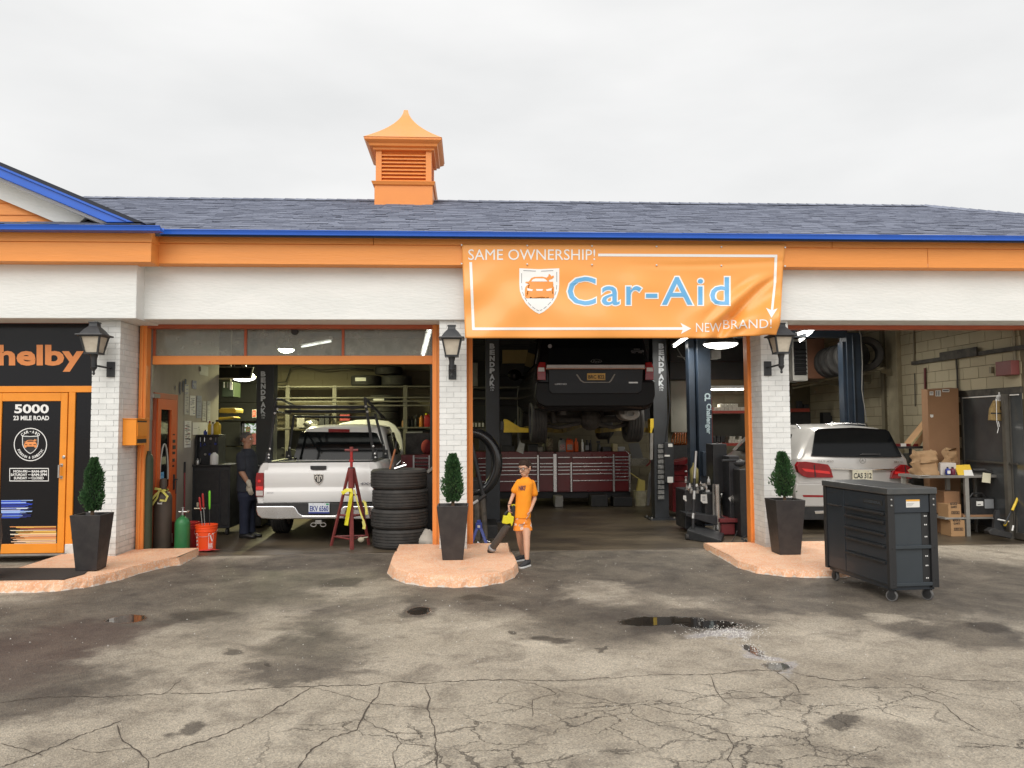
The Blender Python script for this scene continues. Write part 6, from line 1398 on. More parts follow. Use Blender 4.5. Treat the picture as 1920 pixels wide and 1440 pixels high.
q = MB(); P = [G(278,1044,.0), G(336,1042,.0), G(339,1035,.0), G(284,1036,.0)]; q.hexa(P, [p+Vector((0,0,.03)) for p in P]); solo('wooden_board', q, mat('yellowed_board',(.50,.45,.16),.7,c2=(.25,.22,.12),scale=14,amt=.8), 'flat yellowish board lying at the feet of the cylinders', 'board', bevel=.004)
q = MB(); rr = random.Random(3); P0 = G(370,1034,.012)
for i in range(3): P = [P0+Vector((.05*i+rr.uniform(-.02,.02), rr.uniform(-.03,.03), .004*i)) for _ in range(1)][0]; q.add([P, P+Vector((.16,.03,.012)), P+Vector((.20,.12,.0)), P+Vector((.03,.10,.02))], [(0,1,2,3)])
solo('red_rag', q, mat('red_cloth',(.55,.05,.05),.9), 'crumpled red rag beside the orange bucket', 'rag')
# black tool cart with pegboard
x0, x1, y0, y1, z0, z1 = pxbox(358, 431, 875, 1003, 2.05, 2.65); z0 = .12
T = thing('tool_trolley', 'black steel tool trolley behind the orange bucket in the left bay', 'tool trolley', ((x0+x1)/2, y0, 0))
q = MB(); q.box(x0, x1, y0, y1, z0, z1); obj('cabinet', q, blackmetal, T, bevel=.01)
q = MB(); q.box(x0-.02, x1+.02, y0-.03, y1, z1, z1+.035); obj('top', q, blackplas, T, bevel=.008)
q = MB(); q.box(x0+.06, x1-.18, y0-.012, y0, z0+.05, z0+.40); obj('door_panel', q, blackplas, T, bevel=.006); q = MB(); q.box(x0+.06, x1-.18, y0-.012, y0, z0+.43, z1-.06); obj('door_panel', q, blackplas, T, bevel=.006)
q = MB(); q.box(x1-.15, x1-.02, y0-.012, y0, z0+.05, z1-.06); obj('side_rail', q, blackplas, T, bevel=.006)
for px in (x0+.08, x1-.06):
    q = MB(); q.lathe([(.02,-.02),(.06,-.02),(.06,.02),(.02,.02)], 14, Matrix.Translation((px, y0+.08, .06)) @ Matrix.Rotation(R(90),4,'Y')); obj('castor', q, rubber, T)
# drawer unit beside (dark) with edges
X0, X1 = x1+.03, U(476,900,2.4).x; T = thing('drawer_unit', 'dark drawer cabinet standing behind the man in the left bay', 'drawer cabinet', ((X0+X1)/2, 2.7, 0))
q = MB(); q.box(X0, X1, 2.9, 3.4, .05, z1-.03); obj('cabinet', q, mat('near_black', (.014,.013,.012), .5), T, bevel=.006)
for i in range(8): q = MB(); q.box(X0+.02, X1-.02, 2.885, 2.9, .12+i*.108, .12+i*.108+.092); obj('drawer', q, blackplas, T, bevel=.006)
# pegboard box on the trolley
x0b, x1b, _, _, z0b, z1b = pxbox(366, 409, 815, 874, 2.1, 2.2); z0b = z1+.035
T = thing('tool_rack', 'black pegboard rack full of small tools on top of the black trolley', 'tool rack', ((x0b+x1b)/2, 2.1, z0b))
q = MB(); q.box(x0b, x0b+.02, 2.1, 2.5, z0b, z1b); q.box(x1b-.02, x1b, 2.1, 2.5, z0b, z1b-.04); q.box(x0b+.02, x1b-.02, 2.2, 2.5, z0b, z1b-.02); q.box(x0b, x1b, 2.1, 2.5, z1b-.02, z1b); obj('case', q, blackmetal, T, bevel=.004)
rr = random.Random(12)
for i in range(4):
    for j in range(5):
        if rr.random() < .12: continue
        cx, cz = x0b+.05+i*.085+rr.uniform(-.012,.012), z1b-.07-j*.09; q = MB(); m_ = rr.choice((steel, chrome, galv, bluepl, blackplas, steel)); k = rr.random()
        if k < .4: q.tube([(cx,2.185,cz+.02),(cx,2.185,cz-.05)], .007, 6)
        elif k < .7: q.lathe([(.012,-.01),(.02,-.01),(.02,.01),(.012,.01)], 10, Matrix.Translation((cx,2.185,cz)) @ Matrix.Rotation(R(90),4,'X'))
        else: q.tube([(cx-.02,2.185,cz-.03),(cx,2.185,cz+.01),(cx+.02,2.185,cz-.03)], .006, 6)
        obj('hung_tool', q, m_, T)
def bottle(px, py, w, h, Y, m_, label, capm=None, cat='bottle', nm='bottle', group=None, kind='round', z=None, lab=None):
    """stands on py; px centre; sizes in photo px at plane Y"""
    p = U(px, py, Y); s = abs(U(px+10,py,Y).x-U(px,py,Y).x)/10; r = w*s/2; H = h*s; z = p.z if z is None else z; c = Vector((p.x, Y, z)); M = Matrix.Translation(c)
    T = thing(nm, label, cat, c, group)
    if kind == 'round': q = MB(); q.lathe([(r*.9,0),(r,.01),(r,H*.62),(r*.85,H*.72),(r*.38,H*.82),(r*.36,H*.86)], 16, M); obj('body', q, m_, T, auto=45)
    elif kind == 'jug':
        q = MB(); S = lambda a, b_, z_, o=0: [c+Vector((x*r*a+o, y*r*.55*b_, z_)) for x, y in ((-1,-.8),(-.8,-1),(.8,-1),(1,-.8),(1,.8),(.8,1),(-.8,1),(-1,.8))]
        q.loft([S(.94,.9,0), S(1,1,.012), S(1,1,H*.62), S(.96,.95,H*.70), S(.62,.7,H*.86,-r*.25), S(.34,.4,H*.90,-r*.35)]); obj('body', q, m_, T, auto=45)
        q = MB(); q.tube([c+Vector((r*.86,0,H*.60)), c+Vector((r*.80,0,H*.86)), c+Vector((r*.25,0,H*.92)), c+Vector((-r*.2,0,H*.86))], r*.13, 6); obj('handle', q, m_, T)
    elif kind == 'spray':
        q = MB(); q.lathe([(r*.9,0),(r,.01),(r,H*.5),(r*.7,H*.62),(r*.34,H*.72),(r*.34,H*.76)], 14, M); obj('body', q, m_, T, auto=45)
        q = MB(); q.box(c.x-r*1.1, c.x+r*.6, c.y-r*.3, c.y+r*.3, z+H*.82, z+H); q.tube([c+Vector((-r*.4,0,H*.84)), c+Vector((-r*.9,0,H*.66))], r*.12, 6); obj('trigger', q, capm or ink, T)
    o = -r*.35 if kind == 'jug' else 0
    if kind != 'spray': q = MB(); q.lathe([(r*.36,H*.86),(r*.42,H*.87),(r*.42,H),(r*.3,H)], 12, Matrix.Translation(c+Vector((o,0,0)))); obj('cap', q, capm or ink, T)
    if lab:
        yy = -r*.57 if kind == 'jug' else -r*1.02; q = MB(); q.box(c.x-r*.72, c.x+r*.72, c.y+yy, c.y+yy+.004, z+H*.14, z+H*.54); obj('label', q, lab, T)
    return T
bottle(401.5, 873, 15, 27, 2.05, white, 'white spray can tub with a black band beside the tool rack', ink, 'tub', 'tub', z=z1+.035)
bottle(370.5, 873, 7, 12, 2.02, steel, 'small clear bottle at the left edge of the black trolley', steel, z=z1+.035)
for i, (px, h, m_, l) in enumerate(((385,9,bluepl,'small blue clamp lying on the tool rack'),(393,26,yellow,'yellow and red spray can on the tool rack'),(399,24,white,'white can on the right end of the tool rack'),(407,28,yellow,'yellow oil jug behind the tool rack'))):
    bottle(px, 815, 7 if i < 3 else 14, h, 2.3, m_, l, redbright if i == 1 else ink, 'can', 'can', z=z1b)
# yellow lift arms far left back
q = MB(); slab(q, [(411,774),(442,774),(443,768),(440,765),(414,765),(411,769)], PX(4.2), .5); T = solo('lift_bracket', q, mat('faded_yellow', (.48,.38,.08), .5, c2=(.3,.22,.05), scale=9), 'faded yellow lift arm left of the tall charcoal post', 'lift arm', bevel=.01)
q = MB(); slab(q, [(398,783),(436,781),(440,783),(425,785),(400,788)], PX(3.9), .4); solo('lift_bracket', q, yellow, 'lower yellow lift arm beside the wall corner', 'lift arm', bevel=.006)
q = MB(); slab(q, [(398,766),(413,767),(413,768.5),(398,768.5)], PX(4.2), .1); solo('bracket_rod', q, mat('faded_yellow2', (.3,.25,.08), .6), 'thin bar of the upper yellow lift arm', 'bar')
# ---------------- steel shelving along the back wall, left bay
YK = 6.9; sh_label = mat('shelf_steel', (.16,.15,.12), .5, metal=.3, c2=(.09,.08,.07), scale=7)
T = thing('steel_rack', 'tall steel storage rack across the back wall behind the white truck', 'storage rack', (U(660,900,YK).x, YK, 0))
for px in (539, 627, 760): a = U(px,750,YK).x; q = MB(); q.box(a-.05, a+.05, YK, YK+.06, 0, U(600,724,YK).z+.02); obj('upright', q, sh_label, T, bevel=.006)
for py in (724, 745, 752, 760, 802):
    a = U(514,py,YK); b_ = U(810,py,YK); q = MB(); q.box(a.x, b_.x, YK-.02, YK+(.55 if py in (724,802) else .02), a.z-.035, a.z); obj('shelf_beam', q, sh_label, T, bevel=.004)
q = MB(); q.tube([U(514,718,7.3), U(536,716,7.3), U(545,690,7.3), U(560,687,7.3), U(600,694,7.3), U(650,690,7.3), U(700,693,7.3)], .014, 6); q.tube([U(528,840,7.2), U(560,846,7.2)], .02, 6); solo('wall_cable', q, ink, 'slack black cable along the back wall above the rack', 'cable')
def tyre(loc, r, w, label, group, rot=None, nm='tyre', hub=False, tilt=0, lab=False):
    T = thing(nm, label, 'tyre', loc, group); M = Matrix.Translation(loc) @ (rot or Matrix.Identity(4))
    pr = [(r*.62,-w*.40),(r*.66,-w*.47),(r*.80,-w*.5),(r*.93,-w*.48),(r*.985,-w*.40),(r,-w*.36)]
    for k in range(5): a = -.30+.15*k; pr += [(r, w*(a-.02)), (r-.012, w*(a-.012)), (r-.012, w*(a+.012)), (r, w*(a+.02))]
    pr += [(r,w*.36),(r*.985,w*.40),(r*.93,w*.48),(r*.80,w*.5),(r*.66,w*.47),(r*.62,w*.40),(r*.64,0)]
    q = MB(); q.lathe(pr+[pr[0]], 44, M, cap=False); obj('casing', q, rubber, T, auto=28)
    return T
# tyres lying on the rack
zs_ = U(600,724,YK).z+.0; p1 = U(697,712,YK+.3)
def flat_tyre(px0, px1, py0, py1, Y, label, group='tyres stored on the rack', lab=None):
    a, b_, t_, d_ = U(px0,(py0+py1)/2,Y), U(px1,(py0+py1)/2,Y), U((px0+px1)/2,py0,Y), U((px0+px1)/2,py1,Y); w = t_.z-d_.z; r = (b_.x-a.x)/2
    T = tyre(Vector(((a.x+b_.x)/2, Y+r*.5 if r < .3 else Y+.34, (t_.z+d_.z)/2)), r, w, label, group)
    if lab: x0, x1, y0, y1, z0, z1 = pxbox(*lab, T.location.y-r-.012, T.location.y-r+.0); q = MB(); q.box(x0, x1, y0, y1, z0, z1); obj('paper_label', q, paper, T)
    return T
flat_tyre(654, 712, 703, 722, YK, 'tyre with a white label lying left on the top shelf', lab=(666,686,708,714.5)); flat_tyre(712, 770, 703, 722, YK, 'plain tyre lying right on the top shelf'); flat_tyre(700, 752, 686, 701, YK, 'tyre lying on top of the upper pair')
for i, (y0, y1) in enumerate(((740,756),(756,772),(772,787),(787,801))): flat_tyre(691, 747, y0, y1, YK+.02, ('topmost tyre of the rack stack, with a white label','second tyre from the top of the rack stack','third tyre from the top of the rack stack','lowest tyre of the rack stack')[i], lab=(700,720,745,752) if i == 0 else None)
for i, (px, h, w, m_, kind, l) in enumerate(((758,14,9,card,'jug','brown jug at the left end of the bottle shelf'),(766.5,20,5.5,ink,'round','black oil bottle, first on the bottle shelf'),(772.5,20,5.5,ink,'round','black oil bottle, second on the bottle shelf'),(780,22,6,blackplas,'spray','dark spray bottle with a white neck on the bottle shelf'),(790,24,8,mat('amber_plastic',(.55,.20,.03),.3),'round','amber bottle on the bottle shelf'),(801.5,26,12,redbright,'jug','red jug with a yellow lid at the end of the bottle shelf'))):
    bottle(px, 800.5, w, h, YK+.1, m_, l, yel2 if i == 5 else ink, group='bottles on the rear rack shelf', kind=kind)
# things between cab and rack
q = MB(); x0, x1, y0, y1, z0, z1 = pxbox(556,571,784,802,6.6,6.9); q.box(x0,x1,y0,y1,z0,z1); T = solo('vented_box', q, galv, 'grey vented box behind the ladder rack', 'box', bevel=.01)
q = MB(); rr = random.Random(5); c = U(583,794,6.3); vs = []
for k in range(60): v = Vector((rr.gauss(0,1),rr.gauss(0,1),rr.gauss(0,1))).normalized(); vs.append(c+Vector((v.x*.17*rr.uniform(.7,1.1), v.y*.12, v.z*.10*rr.uniform(.6,1.2))))
bm = bmesh.new(); [bm.verts.new(v) for v in vs]; bmesh.ops.convex_hull(bm, input=bm.verts[:]); q.v = [tuple(v.co) for v in bm.verts]; bm.verts.index_update(); q.f = [tuple(v.index for v in f.verts) for f in bm.faces]; q.m = [0]*len(q.f); bm.free()
solo('foil_bundle', q, mat('crumpled_foil',(.55,.54,.52),.25,metal=.8), 'crumpled silver foil bundle above the truck cab roof', 'bundle')
for x0, x1, y0, l in ((598,608,778,'wider'),(609,617,776,'narrower')): q = MB(); q.box(*pxbox(x0,x1,y0,801,6.6,6.8)); solo('dark_case', q, ink, l+' of two black cases standing behind the truck cab roof', 'case', bevel=.01)
q = MB(); q.box(*pxbox(637,656,777,789,6.8,7.1)); solo('red_crate', q, mat('red_crate',(.35,.05,.05),.5), 'red crate on the rack above the raised bonnet', 'crate', bevel=.01)
# things at right of truck
q = MB(); q.tube([U(763,812,6.2), U(792,811,6.2)], .035, 12); solo('silver_pipe', q, steel, 'short silver pipe end right of the raised bonnet', 'pipe')
T = thing('tool_chest', 'dark red tool chest with steel trims right of the raised bonnet', 'tool chest', (U(784,880,4.0).x, 4, .8)); q = MB(); q.box(*pxbox(752,808,853,900,4.0,4.5)); obj('casing', q, redp, T)
for y in (858, 865.5, 872, 878.5, 885): q = MB(); q.box(*pxbox(778,803,y,y+1.8,3.97,4.0)); obj('drawer_trim', q, chrome, T)
q = MB(); q.box(*pxbox(774,777,854,899,3.97,4.0)); q.box(*pxbox(803.5,806,854,899,3.97,4.0)); obj('edge_trim', q, steel, T)
q = MB(); q.box(*pxbox(760,806,812,852,5.5,6.2)); solo('dark_workbench', q, mat('dark_clutter',(.02,.018,.02),.5,c2=(.06,.055,.06),scale=9,amt=.9), 'dark bench of parts right of the raised bonnet', 'bench', bevel=.01)
q = MB(); c = U(800,838,5.3); q.ball(c, (.12,.1,.16)); solo('red_cloth', q, mat('red_cloth2',(.30,.04,.04),.9), 'red cloth hanging on the dark bench', 'cloth', smooth=True)
# black workbench edge with machine right side of the left bay
T = thing('black_machine', 'black machine cabinet squeezed between the tyre stack and the jamb', 'machine', (U(815,950,1.3).x, 1.3, 0)); q = MB(); x0, x1, y0, y1, z0, z1 = pxbox(799,830,884,1020,1.25,1.9); q.box(x0,x1,y0,y1,.0,z1); obj('case', q, blackmetal, T, bevel=.015)
q = MB(); slab(q, [(799,884),(820,868),(822,872),(803,888)], PX(1.2), .4); obj('sloping_top', q, galv, T, bevel=.005); q = MB(); q.box(*pxbox(815,817.5,928,936,1.24,1.25)); obj('white_label', q, paper, T)
# tyre stack
zc = [ (U(748,y0,.15).z+U(748,y1,.15).z)/2 for y0, y1 in ((880,917),(917.5,955),(955.5,991.5),(992,1029))]
r = (U(802,955,.5).x-U(694.5,955,.5).x)/2; cx = U(748.5,955,.5).x; hgt = U(748,880,.2).z/4.03
for i in range(4):
    tyre(Vector((cx+(-.012,.010,.0,.012)[i], .58, hgt*(3.5-i))), r*(.99,.985,1.0,.975)[i], hgt*.99, ('topmost worn tyre of the outdoor stack, under the wooden bar','second tyre from the top of the outdoor stack','third tyre from the top of the outdoor stack','bottom tyre of the outdoor stack, next to the white sack')[i], 'stack of four truck tyres', nm='truck_tyre')
# jack stand
JS = thing('jack_stand', 'tall red and black tripod stand with yellow straps behind the truck', 'jack stand', G(657,1028))
ft = [G(620,1024), G(660,1030), G(694,1022)]; ft[0] = G(621,1023,0); ft[2] = G(692,1021,0); ctr_ = Vector((U(659,900,.55).x, .5, 0))
yc = .45; apex = lambda py: Vector((U(659,py,yc).x, yc, U(659,py,yc).z))
red_st = mat('rusty_red_paint', (.24,.045,.04), .55, c2=(.14,.03,.028), scale=9, amt=.8)
q = MB(); q.tube([apex(905), apex(876)], .045, 12); obj('sleeve', q, blackmetal, JS)
q = MB(); q.tube([apex(876), apex(845)], .022, 10); q.box(apex(845).x-.03, apex(845).x+.03, yc-.03, yc+.03, apex(866).z, apex(862).z); obj('screw_shaft', q, redbright, JS)
q = MB(); a = apex(844); q.tube([a+Vector((-.10,0,0)), a+Vector((.10,0,0))], .018, 8); q.tube([a+Vector((0,0,-.02)), a+Vector((0,0,.05))], .03, 8); obj('saddle', q, red_st, JS)
q = MB(); q.tube([apex(915), apex(878)], .05, 10); q.tube([apex(1024) if False else ft[1]+Vector((0,.0,0)), Vector((apex(880).x, yc-.06, apex(880).z))], .035, 6); 
obj('leg', q, red_st, JS)
for k in (0, 2): q = MB(); q.tube([ft[k], Vector((apex(878).x+(-.03 if k == 0 else .03), yc, apex(878).z))], .026, 6); obj('leg', q, red_st, JS)
for t in (.12, .40, .66):
    P = [ft[k].lerp(Vector((apex(878).x, yc, apex(878).z)), t) for k in range(3)]; q = MB()
    for a, b_ in ((0,1),(1,2),(2,0)): q.tube([P[a], P[b_]], .014 if t < .6 else .009, 6)
    obj('brace_ring', q, red_st, JS)
ST = thing('yellow_straps', 'yellow caution straps hanging on the tripod stand', 'strap', ft[1]+Vector((0,0,.5)))
q = MB(); rr = random.Random(5); f = PX(yc-.16)
ribbon(q, [f(*p) for p in ((641,925),(650,919),(658,919),(659,925),(656,945),(652,965),(649,985))], .028); obj('strap', q, yel2, ST)
q = MB(); ribbon(q, [f(*p) for p in ((664,918),(671,945),(677,965),(683,980),(684,992))], .012); ribbon(q, [f(*p) for p in ((680,939),(684,942),(687,955),(688,965))], .02); ribbon(q, [f(*p) for p in ((681,977),(683,985),(682,992))], .022); obj('strap', q, rib, ST)
# sack, wooden bar, hook
q = MB(); rr = random.Random(21); c = G(806,1030); c.y += .15; rings = []
for j in range(9):
    z = .26*j/8; k = (.8,.98,1.02,1.0,.94,.82,.66,.5,.30)[j]; rings.append([c+Vector((-.02+.20*k*math.cos(a)*(1+.10*math.sin(a*3+j)), .14*k*math.sin(a)*(1+.15*math.cos(a*2+j)), z*(1+.12*math.cos(a+2.4))+rr.uniform(-.008,.008))) for a in [i*2*math.pi/22 for i in range(22)]])
q.loft(rings); solo('white_sack', q, mat('off_white_sack',(.50,.46,.40),.85,c2=(.34,.31,.27),scale=7,amt=.8,bump=.01,bscale=14), 'off white sack slumped against the bottom tyre', 'sack', smooth=True)
q = MB(); q.tube([U(731,880,.62), U(741,842,.66)], .016, 8); W1 = thing('pry_bar', 'wooden handled bar standing in the top tyre', 'bar', U(731,880,.62)); obj('handle', q, mat('orange_wood',(.36,.13,.05),.6,scale=9), W1); q = MB(); q.tube([U(741,842,.66), U(743.5,827,.7)], .013, 6); obj('dark_tip', q, ink, W1)
q = MB(); q.tube([U(744,872,.62), U(752,864,.62), U(758,868,.62), U(753,876,.62)], .012, 6); q.tube([U(740,879,.62), U(762,872,.62)], .02, 6); solo('silver_hooks', q, chrome, 'shiny bent metal parts lying on the top tyre', 'metal part')
q = MB(); q.ball(U(677,1012,.3), (.05,.03,.04)); q.tube([U(672,1010,.3),U(690,1007,.3)], .012, 6); solo('tape_roll', q, mat('dirty_cream',(.42,.38,.28),.7), 'small dirty cream reel behind the tripod stand', 'reel', smooth=True)
# ================================================================== PROPS: MIDDLE BAY
YC = 6.3
TCH = thing('tool_chest_row', 'long row of dark red tool chests with steel trims behind the boy', 'tool chest', (U(1050,900,YC).x, YC, .3))
trim = mat('drawer_trim_steel', (.62,.60,.60), .28, metal=.9, c2=(.45,.43,.42), scale=5)
for (x0, x1) in ((892, 1008.5), (1010, 1040), (1042, 1181)):
    q = MB(); a = pxbox(x0, x1, 847, 922, YC, YC+.6); q.box(*a); obj('casing', q, redp, TCH, bevel=.008)
q = MB(); a = pxbox(892,1182,922,934,YC+.05,YC+.55); q.box(*a); obj('plinth', q, ink, TCH)
for (x0, x1, rows, last) in ((897,1006.5,(859,869.8,876,882.6,890.2,902.8),921),(1012,1037,(858.5,869.5,875.6,881.8,889.6),921),(1046,1069,(857.8,869.5,875.6,881.8,889.2),921),(1073.5,1148.5,(857.8,869.2,875,881.6,888.4,901),921),(1153.5,1178.5,(856.8,862.6,869,875.2,881.2,887.8,893.9,900.4),921)):
    prev = 850.5
    for y in list(rows)+[last]:
        q = MB(); q.box(*pxbox(x0, x1, prev+.6, y-.4, YC-.018, YC-.001)); dr = obj('drawer', q, redp, TCH, bevel=.004)
        if y != last: q = MB(); q.box(*pxbox(x0, x1, y-1.1, y+.8, YC-.035, YC-.018)); obj('pull', q, trim, dr, bevel=.004)
        prev = y+.6
for x0, x1, y0 in ((1007.2,1010.6,853),(1037.5,1044,851),(1069.6,1072.8,867),(1149.2,1152.8,852),(1179.2,1182.6,852)): q = MB(); q.box(*pxbox(x0,x1,y0,922.5,YC-.05,YC-.018)); obj('edge_trim', q, trim, TCH, bevel=.006)
# dark back board behind the middle bay, shelves
q = MB(); q.box(*pxbox(886,1000,640,930,7.35,7.5)); q2 = MB()
T = thing('rear_shelving', 'dark steel shelving at the back left of the middle bay', 'shelving', (U(940,900,7).x, 7.0, 0))
for px in (880, 973): x = U(px,800,7.0).x; q = MB(); q.box(x-.035, x+.035, 7.0, 7.05, 0, U(940,724,7).z); obj('upright', q, galv, T)
for py in (725, 745, 803): q = MB(); a = pxbox(880, 996, py, py+3, 6.95, 7.4); q.box(*a); obj('shelf', q, sh_label, T)
for i, px in enumerate((886,892.5,899,905.5)): bottle(px, 803, 5.4, 19, 7.05, ink, ('first','second','third','fourth')[i]+' black spray bottle from the left jamb on the rear shelf', group='spray bottles on the rear shelf', kind='spray', lab=paper)
for i, (px, m_, l) in enumerate(((951,white,'white topped spray bottle above the yellow lift arm'),(958,ink,'black spray bottle above the yellow lift arm'),(967,dkgreen,'green bottle beside the shelf upright'))): bottle(px, 803, 6, 21, 7.05, m_, l, group='spray bottles above the yellow lift arm', kind='spray')
q = MB(); q.box(*pxbox(942,994,656,681,7.3,7.36)); solo('tan_panel', q, mat('tan_board',(.36,.25,.10),.7,amt=.6), 'tan board at the top back of the middle bay', 'board')
q = MB(); q.box(*pxbox(884,896,680,724,6.9,7.2)); solo('grey_case', q, galv, 'grey case on the top rear shelf beside the jamb', 'case', bevel=.01)
q = MB(); q.box(*pxbox(936,960,805,845,6.6,7.0)); q.box(*pxbox(898,934,812,845,6.6,7.0)); solo('dark_cabinet', q, mat('dark_cabinet',(.018,.02,.024),.4,c2=(.05,.05,.055),scale=8,amt=.9), 'dark cabinet behind the left end of the tool chests', 'cabinet', bevel=.01)
# things on the chests
zt_ = U(1050,847,YC+.2).z; g_ = 'bottles on the red tool chests'
grey_pl = mat('grey_plastic', (.30,.30,.31), .35); org_pl = mat('orange_plastic', (.80,.13,.03), .35)
bottle(1054,847,13,25,YC+.2,grey_pl,'grey oil jug standing beside the orange jug',ink,kind='jug',group=g_,lab=mat('busy_label',(.6,.5,.5),.5,c2=(.35,.03,.04),scale=45,amt=1))
bottle(1068,847,14,25,YC+.2,org_pl,'larger orange jug with a picture label on the red chests',redbright,kind='jug',group=g_,lab=mat('picture_label',(.12,.22,.4),.5,c2=(.7,.4,.2),scale=40,amt=1))
bottle(1080.5,847,8,25,YC+.2,org_pl,'narrow orange bottle right of the orange jug',org_pl,group=g_); bottle(1092,847,5.4,23,YC+.2,white,'thin white bottle on the red chests',white,group=g_)
bottle(1100.5,847,9,22,YC+.2,blackplas,'black bottle with a grey label on the red chests',kind='round',group=g_,lab=inkgrey); bottle(1107,847,5,22,YC+.25,ink,'slim black bottle behind the labelled one',group=g_)
bottle(1123,847,8,20,YC+.2,ink,'pointed black funnel bottle on the red chests',kind='spray',group=g_); bottle(1031,847,12,28,YC+.3,mat('brown_can',(.12,.08,.05),.5,c2=(.35,.3,.2),scale=30,amt=1),'dark printed can left of the grey jug',group=g_,kind='jug'); bottle(1020,847,8,18,YC+.2,mat('olive_can',(.16,.16,.10),.5),'small olive can on the red chests',group=g_)
q = MB(); slab(q, [(968,846),(981,851),(984,832),(977,830),(975,825),(972,836)], PX(YC-.02), .003); solo('paper_sheet', q, mat('bright_paper',(.62,.61,.60),.8,c2=(.42,.41,.41),scale=45,amt=.7), 'curled white paper sheet standing on the red chests', 'paper')
for i, (x0,x1,y0,m_,l) in enumerate(((990,1009,833,blackplas,'black power tool case near the paper sheet'),(1008,1018,838,galv,'grey metal part beside the black case'),(1130,1146,838,blackplas,'low black tray right of the black bottles'),(1149,1158,832,mat('cream_box',(.42,.36,.22),.8,amt=.5),'small cream box at the right end of the chests'),(940,966,836,blackplas,'dark tool box at the left end of the chests'),(1159,1172,838,grey_pl,'grey tool heap on the right end of the chests'))):
    q = MB(); a = list(pxbox(x0,x1,y0,847,YC+.1,YC+.35)); a[4] = zt_; q.box(*a); solo('small_case' if i != 3 else 'small_box', q, m_, l, 'box', bevel=.012)
q = MB(); q.lathe([(.02,0),(.03,.12),(.14,.26),(.16,.36),(.15,.36),(.02,.16)], 20, Matrix.Translation(U(1141,832,YC+.4))); solo('black_funnel', q, ink, 'large black funnel under the raised vehicle', 'funnel', auto=40)
q = MB(); slab(q, [(1178,832),(1198,830),(1206,858),(1186,862)], PX(6.7), .03); solo('grey_board', q, mat('grey_board',(.12,.12,.115),.7), 'grey board leaning right of the red chests', 'board')
q = MB(); q.tube([U(1170,843,6.2), U(1182,853,6.2)], .012, 6); solo('steel_lever', q, chrome, 'thin bright lever at the right end of the chests', 'lever')
q = MB(); q.box(*pxbox(1181,1215,860,873,6.6,7.0)); solo('low_shelf_box', q, mat('dim_box',(.14,.13,.10),.7,c2=(.3,.28,.22),scale=30,amt=.8), 'dim box of parts on a shelf right of the red chests', 'box')
# mop bucket, funnel, brooms
p = G(1203, 950); T, c = bucket(1203, 950, .30, .26, .36, mat('cream_pail',(.38,.35,.25),.6,c2=(.2,.18,.12),scale=9,amt=.7), 'cream mop bucket right of the red chests', 'mop_bucket', handle=False); 
q = MB(); q.hexa([c+Vector(v) for v in ((-.08,-.06,.34),(.10,-.06,.34),(.10,.08,.34),(-.08,.08,.34))], [c+Vector(v) for v in ((-.03,-.05,.62),(.11,-.05,.58),(.11,.06,.58),(-.03,.06,.62))]); q.tube([c+Vector((0,0,.6)), U(1182,887,c.y)], .012, 6); solo('dustpan', q, mat('dull_yellow',(.50,.40,.10),.6,amt=.7), 'yellow dustpan standing in the cream mop bucket', 'dustpan', bevel=.004)
q = MB(); slab(q, [(1213,948),(1217,948),(1225,892),(1222,880),(1217,890)], PX(4.4), .06); solo('shovel', q, mat('worn_grey',(.20,.20,.20),.6), 'worn grey shovel leaning on the right lift post', 'shovel')
q = MB(); q.tube([U(1219,868,4.0), U(1221,850,4.0), U(1224,884,4.0)], .02, 8); q.tube([U(1212,874,4.0),U(1218,868,4.0)], .018, 6); solo('red_grip_tool', q, mat('maroon',(.22,.03,.03),.5), 'maroon handled tool hanging on the right lift post', 'tool')
# clutter under the chests
for i, (x0,x1,y0,y1,m_,l) in enumerate(((1108,1140,928,950,blackplas,'black plastic crate under the red chests'),(1150,1186,932,950,ink,'low black tray under the right end of the chests'),(960,1000,930,948,mat('dull_maroon',(.05,.018,.018),.6),'dull maroon case on the floor under the chests'),(1040,1056,930,946,galv,'grey metal coil under the chests'))):
    q = MB(); a = list(pxbox(x0,x1,y0,y1,6.0,6.4)); a[4] = 0; q.box(*a); solo('floor_crate', q, m_, l, 'crate', bevel=.02)
# big black hose and frame near the middle column
T = thing('tyre_machine', 'black machine with a curved hood and arm just inside the middle bay', 'machine', (U(903,1000,1.0).x, 1.0, 0))
q = MB(); N = 20; yk = 1.4; ring = []
for k in range(N+1):
    a = R(100)-R(195)*k/N; r0 = 1.0; cxp, cyp, rx_, ry_ = 884, 868, 48, 57; p = (cxp+rx_*math.cos(a), cyp-ry_*math.sin(a)); ring.append(U(*p, yk+.15))
q.tube(ring, [.075+.02*math.sin(k/N*3.1) for k in range(N+1)], 12); obj('curved_hood', q, mat('glossy_black',(.02,.021,.023),.22,coat=.5), T, smooth=True)
q = MB(); q.tube([U(884,830,1.2), U(895,880,1.2), U(905,925,1.2), U(907,940,1.2)], .035, 10); obj('swing_arm', q, blackmetal, T)
q = MB(); q.tube([U(905,935,1.2), U(909,1000,1.1), U(907,1026,1.0)], .05, 10); q.tube([U(893,930,1.25), U(896,1020,1.1)], .07, 12); obj('post', q, mat('grimy_post',(.055,.05,.042),.6,c2=(.14,.11,.08),scale=9,amt=.9), T)
q = MB(); q.tube([U(876,951,.6), U(898,937,.6)], .020, 10); obj('white_handle', q, white, T); q = MB(); q.tube([U(897,938,.6), U(911,928,.6)], .030, 10); obj('handle_grip', q, blackplas, T)
